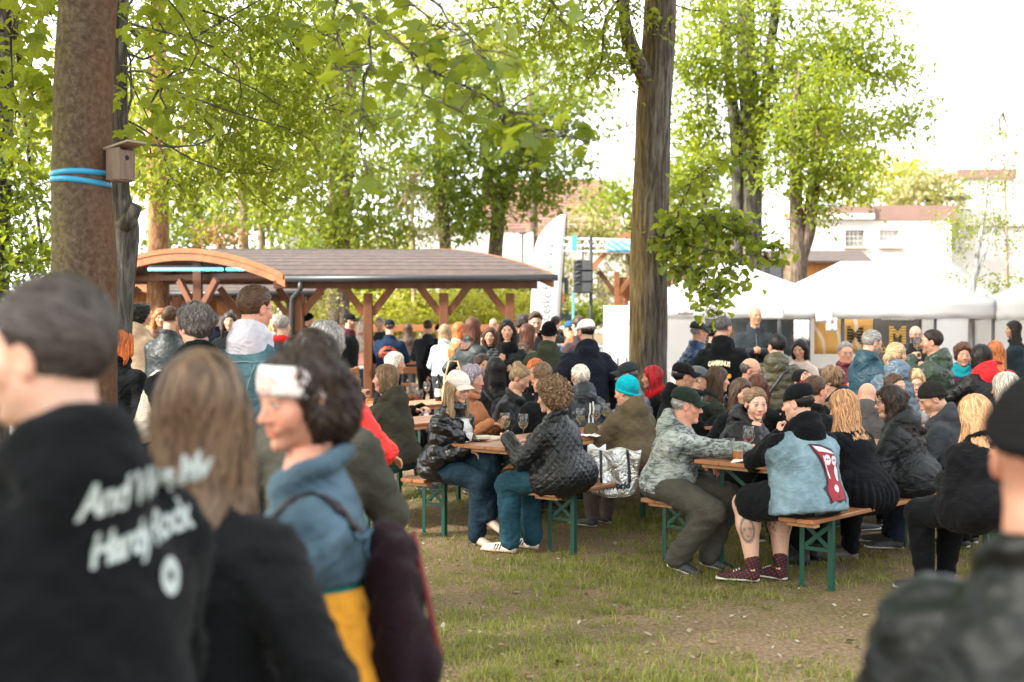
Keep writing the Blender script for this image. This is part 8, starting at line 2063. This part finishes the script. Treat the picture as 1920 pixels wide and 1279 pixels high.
person(1530, 10.2, 704, 60, 'man with brown hair peering past the close black cap', pose='sit', hair=('tidy', 'brown'), skin='r', topg=J('jacket', 'cotton', BK, th=.03), low=BLK, group=SEATED)
person(1556, 11.4, 684, -56, 'man with greying fair hair in an olive coat with a navy collar', pose='sit', w=1.1, hair=('messy', 'light'), hy=-10, topg=J('coat', 'cotton', (.16, .125, .08), collar='low', th=.036), under=(J('hoodie', 'cotton', (.015, .02, .03), collar='hood', th=.02),), low=BLK, group=SEATED)
person(1884, 9.4, 696, -40, 'person with silvery blond hair by the picture edge', pose='sit', sex='f', hair=('bob', 'white'), topg=J('coat', 'cotton', (.2, .19, .18), th=.03), low=BLK, group=SEATED)

# ---- standing at the tents
person(1311, 15.2, 600, 74, 'man in a dark green cap, glasses and a royal blue puffer', w=1.1, hair=('crop', 'grey'), hy=6, skin='r', topg=J('puffer_jacket', 'puffer', (.018, .055, .14), th=.04, puff=(.07, .016)), arms=('pocket', 'belly'), low=DKJ, extras=(('cap', (.045, .05, .045), None), ('glasses', (.05, .04, .04))), group=TENTQ)
person(1341, 16, 606, 80, 'person in a black cap behind the beer mug print', hair=('crop', 'black'), topg=J('jacket', 'cotton', BK, th=.03), extras=(('cap', (.015, .018, .02), None, '', (.5, .55, .6)),), group=TENTQ)
r, q = person(1357, 13.2, 592, 20, 'man in a black hoodie with a yellow beer mug print on the back', w=1.22, hair=('crop', 'dgrey'), scalp=.7, hy=30, hp=8, skin='r', topg=J('hoodie', 'cotton', BK, collar='hood', th=.034), arms=('pocket', 'belly'), low=BLK, group=TENTQ)
g = q['garments']['hoodie']; YEL = plain('print_yellow', (.70, .36, .02), .7); CRM = plain('print_cream', (.72, .62, .40), .7)
TV, TT = text_arrays('GAMBRINUS', .075, .004, 0, 1, 1); TV[:, 0] *= .23 / (TV[:, 0].max() - TV[:, 0].min()); TV[:, 2] = TV[:, 2] * .9 - TV[:, 0] ** 2 * 1.2; lay_on(g, g, TV + (-.01, 0, -.19), TT, 'lettering', CRM, q, lift=.008)
for pts, m, lf in (([(-.055, -.02), (.045, -.02), (.04, -.13), (-.05, -.13)], WHT, .008), ([(-.045, -.025), (.036, -.025), (.032, -.122), (-.042, -.122)], YEL, .010), (ell(-.03, -.005, .034, .028), WHT, .012), (ell(.02, .0, .038, .03), WHT, .012), (ell(-.005, .02, .035, .025), WHT, .012), (ell(.065, -.07, .024, .036), WHT, .007), (ell(.064, -.07, .013, .022), plain('print_black', (.02, .017, .014), .6), .009), (ell(.115, -.03, .022, .024), YEL, .008), (ell(-.075, -.085, .014, .007), WHT, .008)):
    V, T = patch_poly(pts); lay_on(g, g, V + (-.02, 0, -.29), T, 'beer_mug_print', m, q, lift=lf)
person(1417, 16.8, 575, 186, 'tall bald man in a charcoal zipped jacket facing the crowd', w=1.14, hair=('none', 'grey'), hy=-18, beard=.12, skin='t', topg=J('jacket', 'cotton', (.028, .034, .040), collar='hood', th=.036), arms=('belly', 'belly'), low=BLK, extras=(('zip', (.10, .10, .105)),), group=TENTQ)
person(1456, 12.8, 626, 8, 'person with smooth black hair in an olive puffer and a cross strap', w=1.08, hair=('tidy', 'black'), hy=-30, topg=J('puffer_jacket', 'puffer', (.085, .075, .040), collar='hood', th=.042, puff=(.085, .018)), arms=('belly', 'belly'), low=BLK, extras=(('strap', (.03, .035, .04), 1, .014),), group=TENTQ)
person(1500, 14.8, 635, 205, 'woman with a black bob in a cream coat', sex='f', hair=('bob', 'black'), hy=10, hp=8, topg=J('coat', 'cotton', (.52, .42, .36), collar='fold', th=.03, coat=.3), arms=('belly', 'belly'), low=BLK, group=TENTQ)
person(1586, 14.0, 640, 178, 'older person with short white hair, glasses and a burgundy padded vest', w=1.05, hair=('tidy', 'grey'), hy=0, skin='r', topg=J('padded_vest', 'puffer', (.16, .016, .035), th=.04, puff=(.07, .014), sleeves=.0), under=(J('jacket', 'cotton', (.16, .02, .035), th=.02),), arms=('belly', 'belly'), low=BLK, extras=(('glasses', (.2, .2, .2)),), group=TENTQ)
person(1636, 12.4, 619, 62, 'grey-haired bearded man with glasses in a deep blue hooded coat', w=1.18, hair=('tidy', 'grey'), hy=14, hp=14, beard=1.0, skin='r', topg=J('hooded_coat', 'nylon', (.012, .055, .085), collar='hood', th=.042, coat=.25), arms=('belly', 'glass'), low=BLK, extras=(('glasses', (.04, .04, .04)),), group=TENTQ)
person(1682, 11.8, 641, 16, 'woman with a low blonde ponytail in a slate blue padded vest', sex='f', w=1.2, hair=('pony', 'blond'), hy=40, topg=J('padded_vest', 'puffer', (.10, .15, .20), collar='hood', th=.046, puff=(.07, .016), sleeves=.0), under=(J('jacket', 'cotton', (.02, .03, .04), th=.024),), arms=('belly', 'belly'), low=BLK, extras=(('strap', (.02, .02, .022), -1, .014),), group=TENTQ)
person(1717, 17.0, 611, 180, 'bald bearded seller with round glasses in a black half-zip', w=1.1, hair=('none', 'dgrey'), hy=-4, beard=1.0, skin='p', topg=J('half_zip', 'cotton', (.018, .019, .021), collar='roll', th=.026), arms=('belly', 'belly'), low=BLK, extras=(('glasses', (.12, .08, .06)),), group=TENTQ)
r, q = person(1746, 12.4, 617, -64, 'man with dark cropped hair in a green puffer sniffing a wine glass', w=1.14, hair=('tidy', 'dark'), hy=-8, hp=2, beard=.2, topg=J('puffer_jacket', 'puffer', (.035, .060, .038), collar='hood', th=.046, puff=(.09, .018)), arms=('mouth', 'belly'), low=BLK, group=TENTQ)
def held_glass(r, q, side, label, kind='white'):
    M = Matrix.Translation(r.location) @ Matrix.Rotation(r.rotation_euler.z, 4, 'Z'); E, Wt, ht, fd, pn = q['arm'][side]
    p = M @ Vector(Wt + np.asarray(unit(fd)) * .09 + np.asarray(unit(pn)) * .035); wine_glass((p.x, p.y, p.z - .075), label, kind)
held_glass(r, q, -1, 'big wine glass raised to the nose of the man in the green puffer')
person(1806, 13.2, 640, 188, 'smiling woman with short auburn hair and a turquoise scarf', sex='f', hair=('messy', 'auburn'), head='fs', topg=J('jacket', 'cotton', (.075, .018, .045), th=.03), arms=('belly', 'belly'), low=BLK, extras=(('scarf', (.01, .30, .36)),), group=TENTQ)
person(1838, 12.2, 644, -28, 'person with shoulder-length black hair and a red hood over a black jacket', sex='f', w=1.15, hair=('bob', 'black'), topg=J('jacket', 'nylon', BK, collar='low', th=.042), under=(J('hoodie', 'cotton', (.50, .02, .025), collar='hood', th=.026),), arms=('glass', 'belly'), low=BLK, group=TENTQ)
person(1866, 13.0, 637, 24, 'woman with long ginger hair in a red jacket near the edge tent', sex='f', hair=('long', 'ginger'), topg=J('jacket', 'cotton', (.32, .02, .03), th=.03), low=BLK, group=TENTQ)
person(1899, 17, 600, -80, 'dark-haired woman in a dark jacket in the gap before the edge tent', sex='f', hair=('long', 'dark'), topg=J('jacket', 'cotton', (.02, .035, .045), th=.03), low=BLK, group=TENTQ)
bpy.context.view_layer.update()
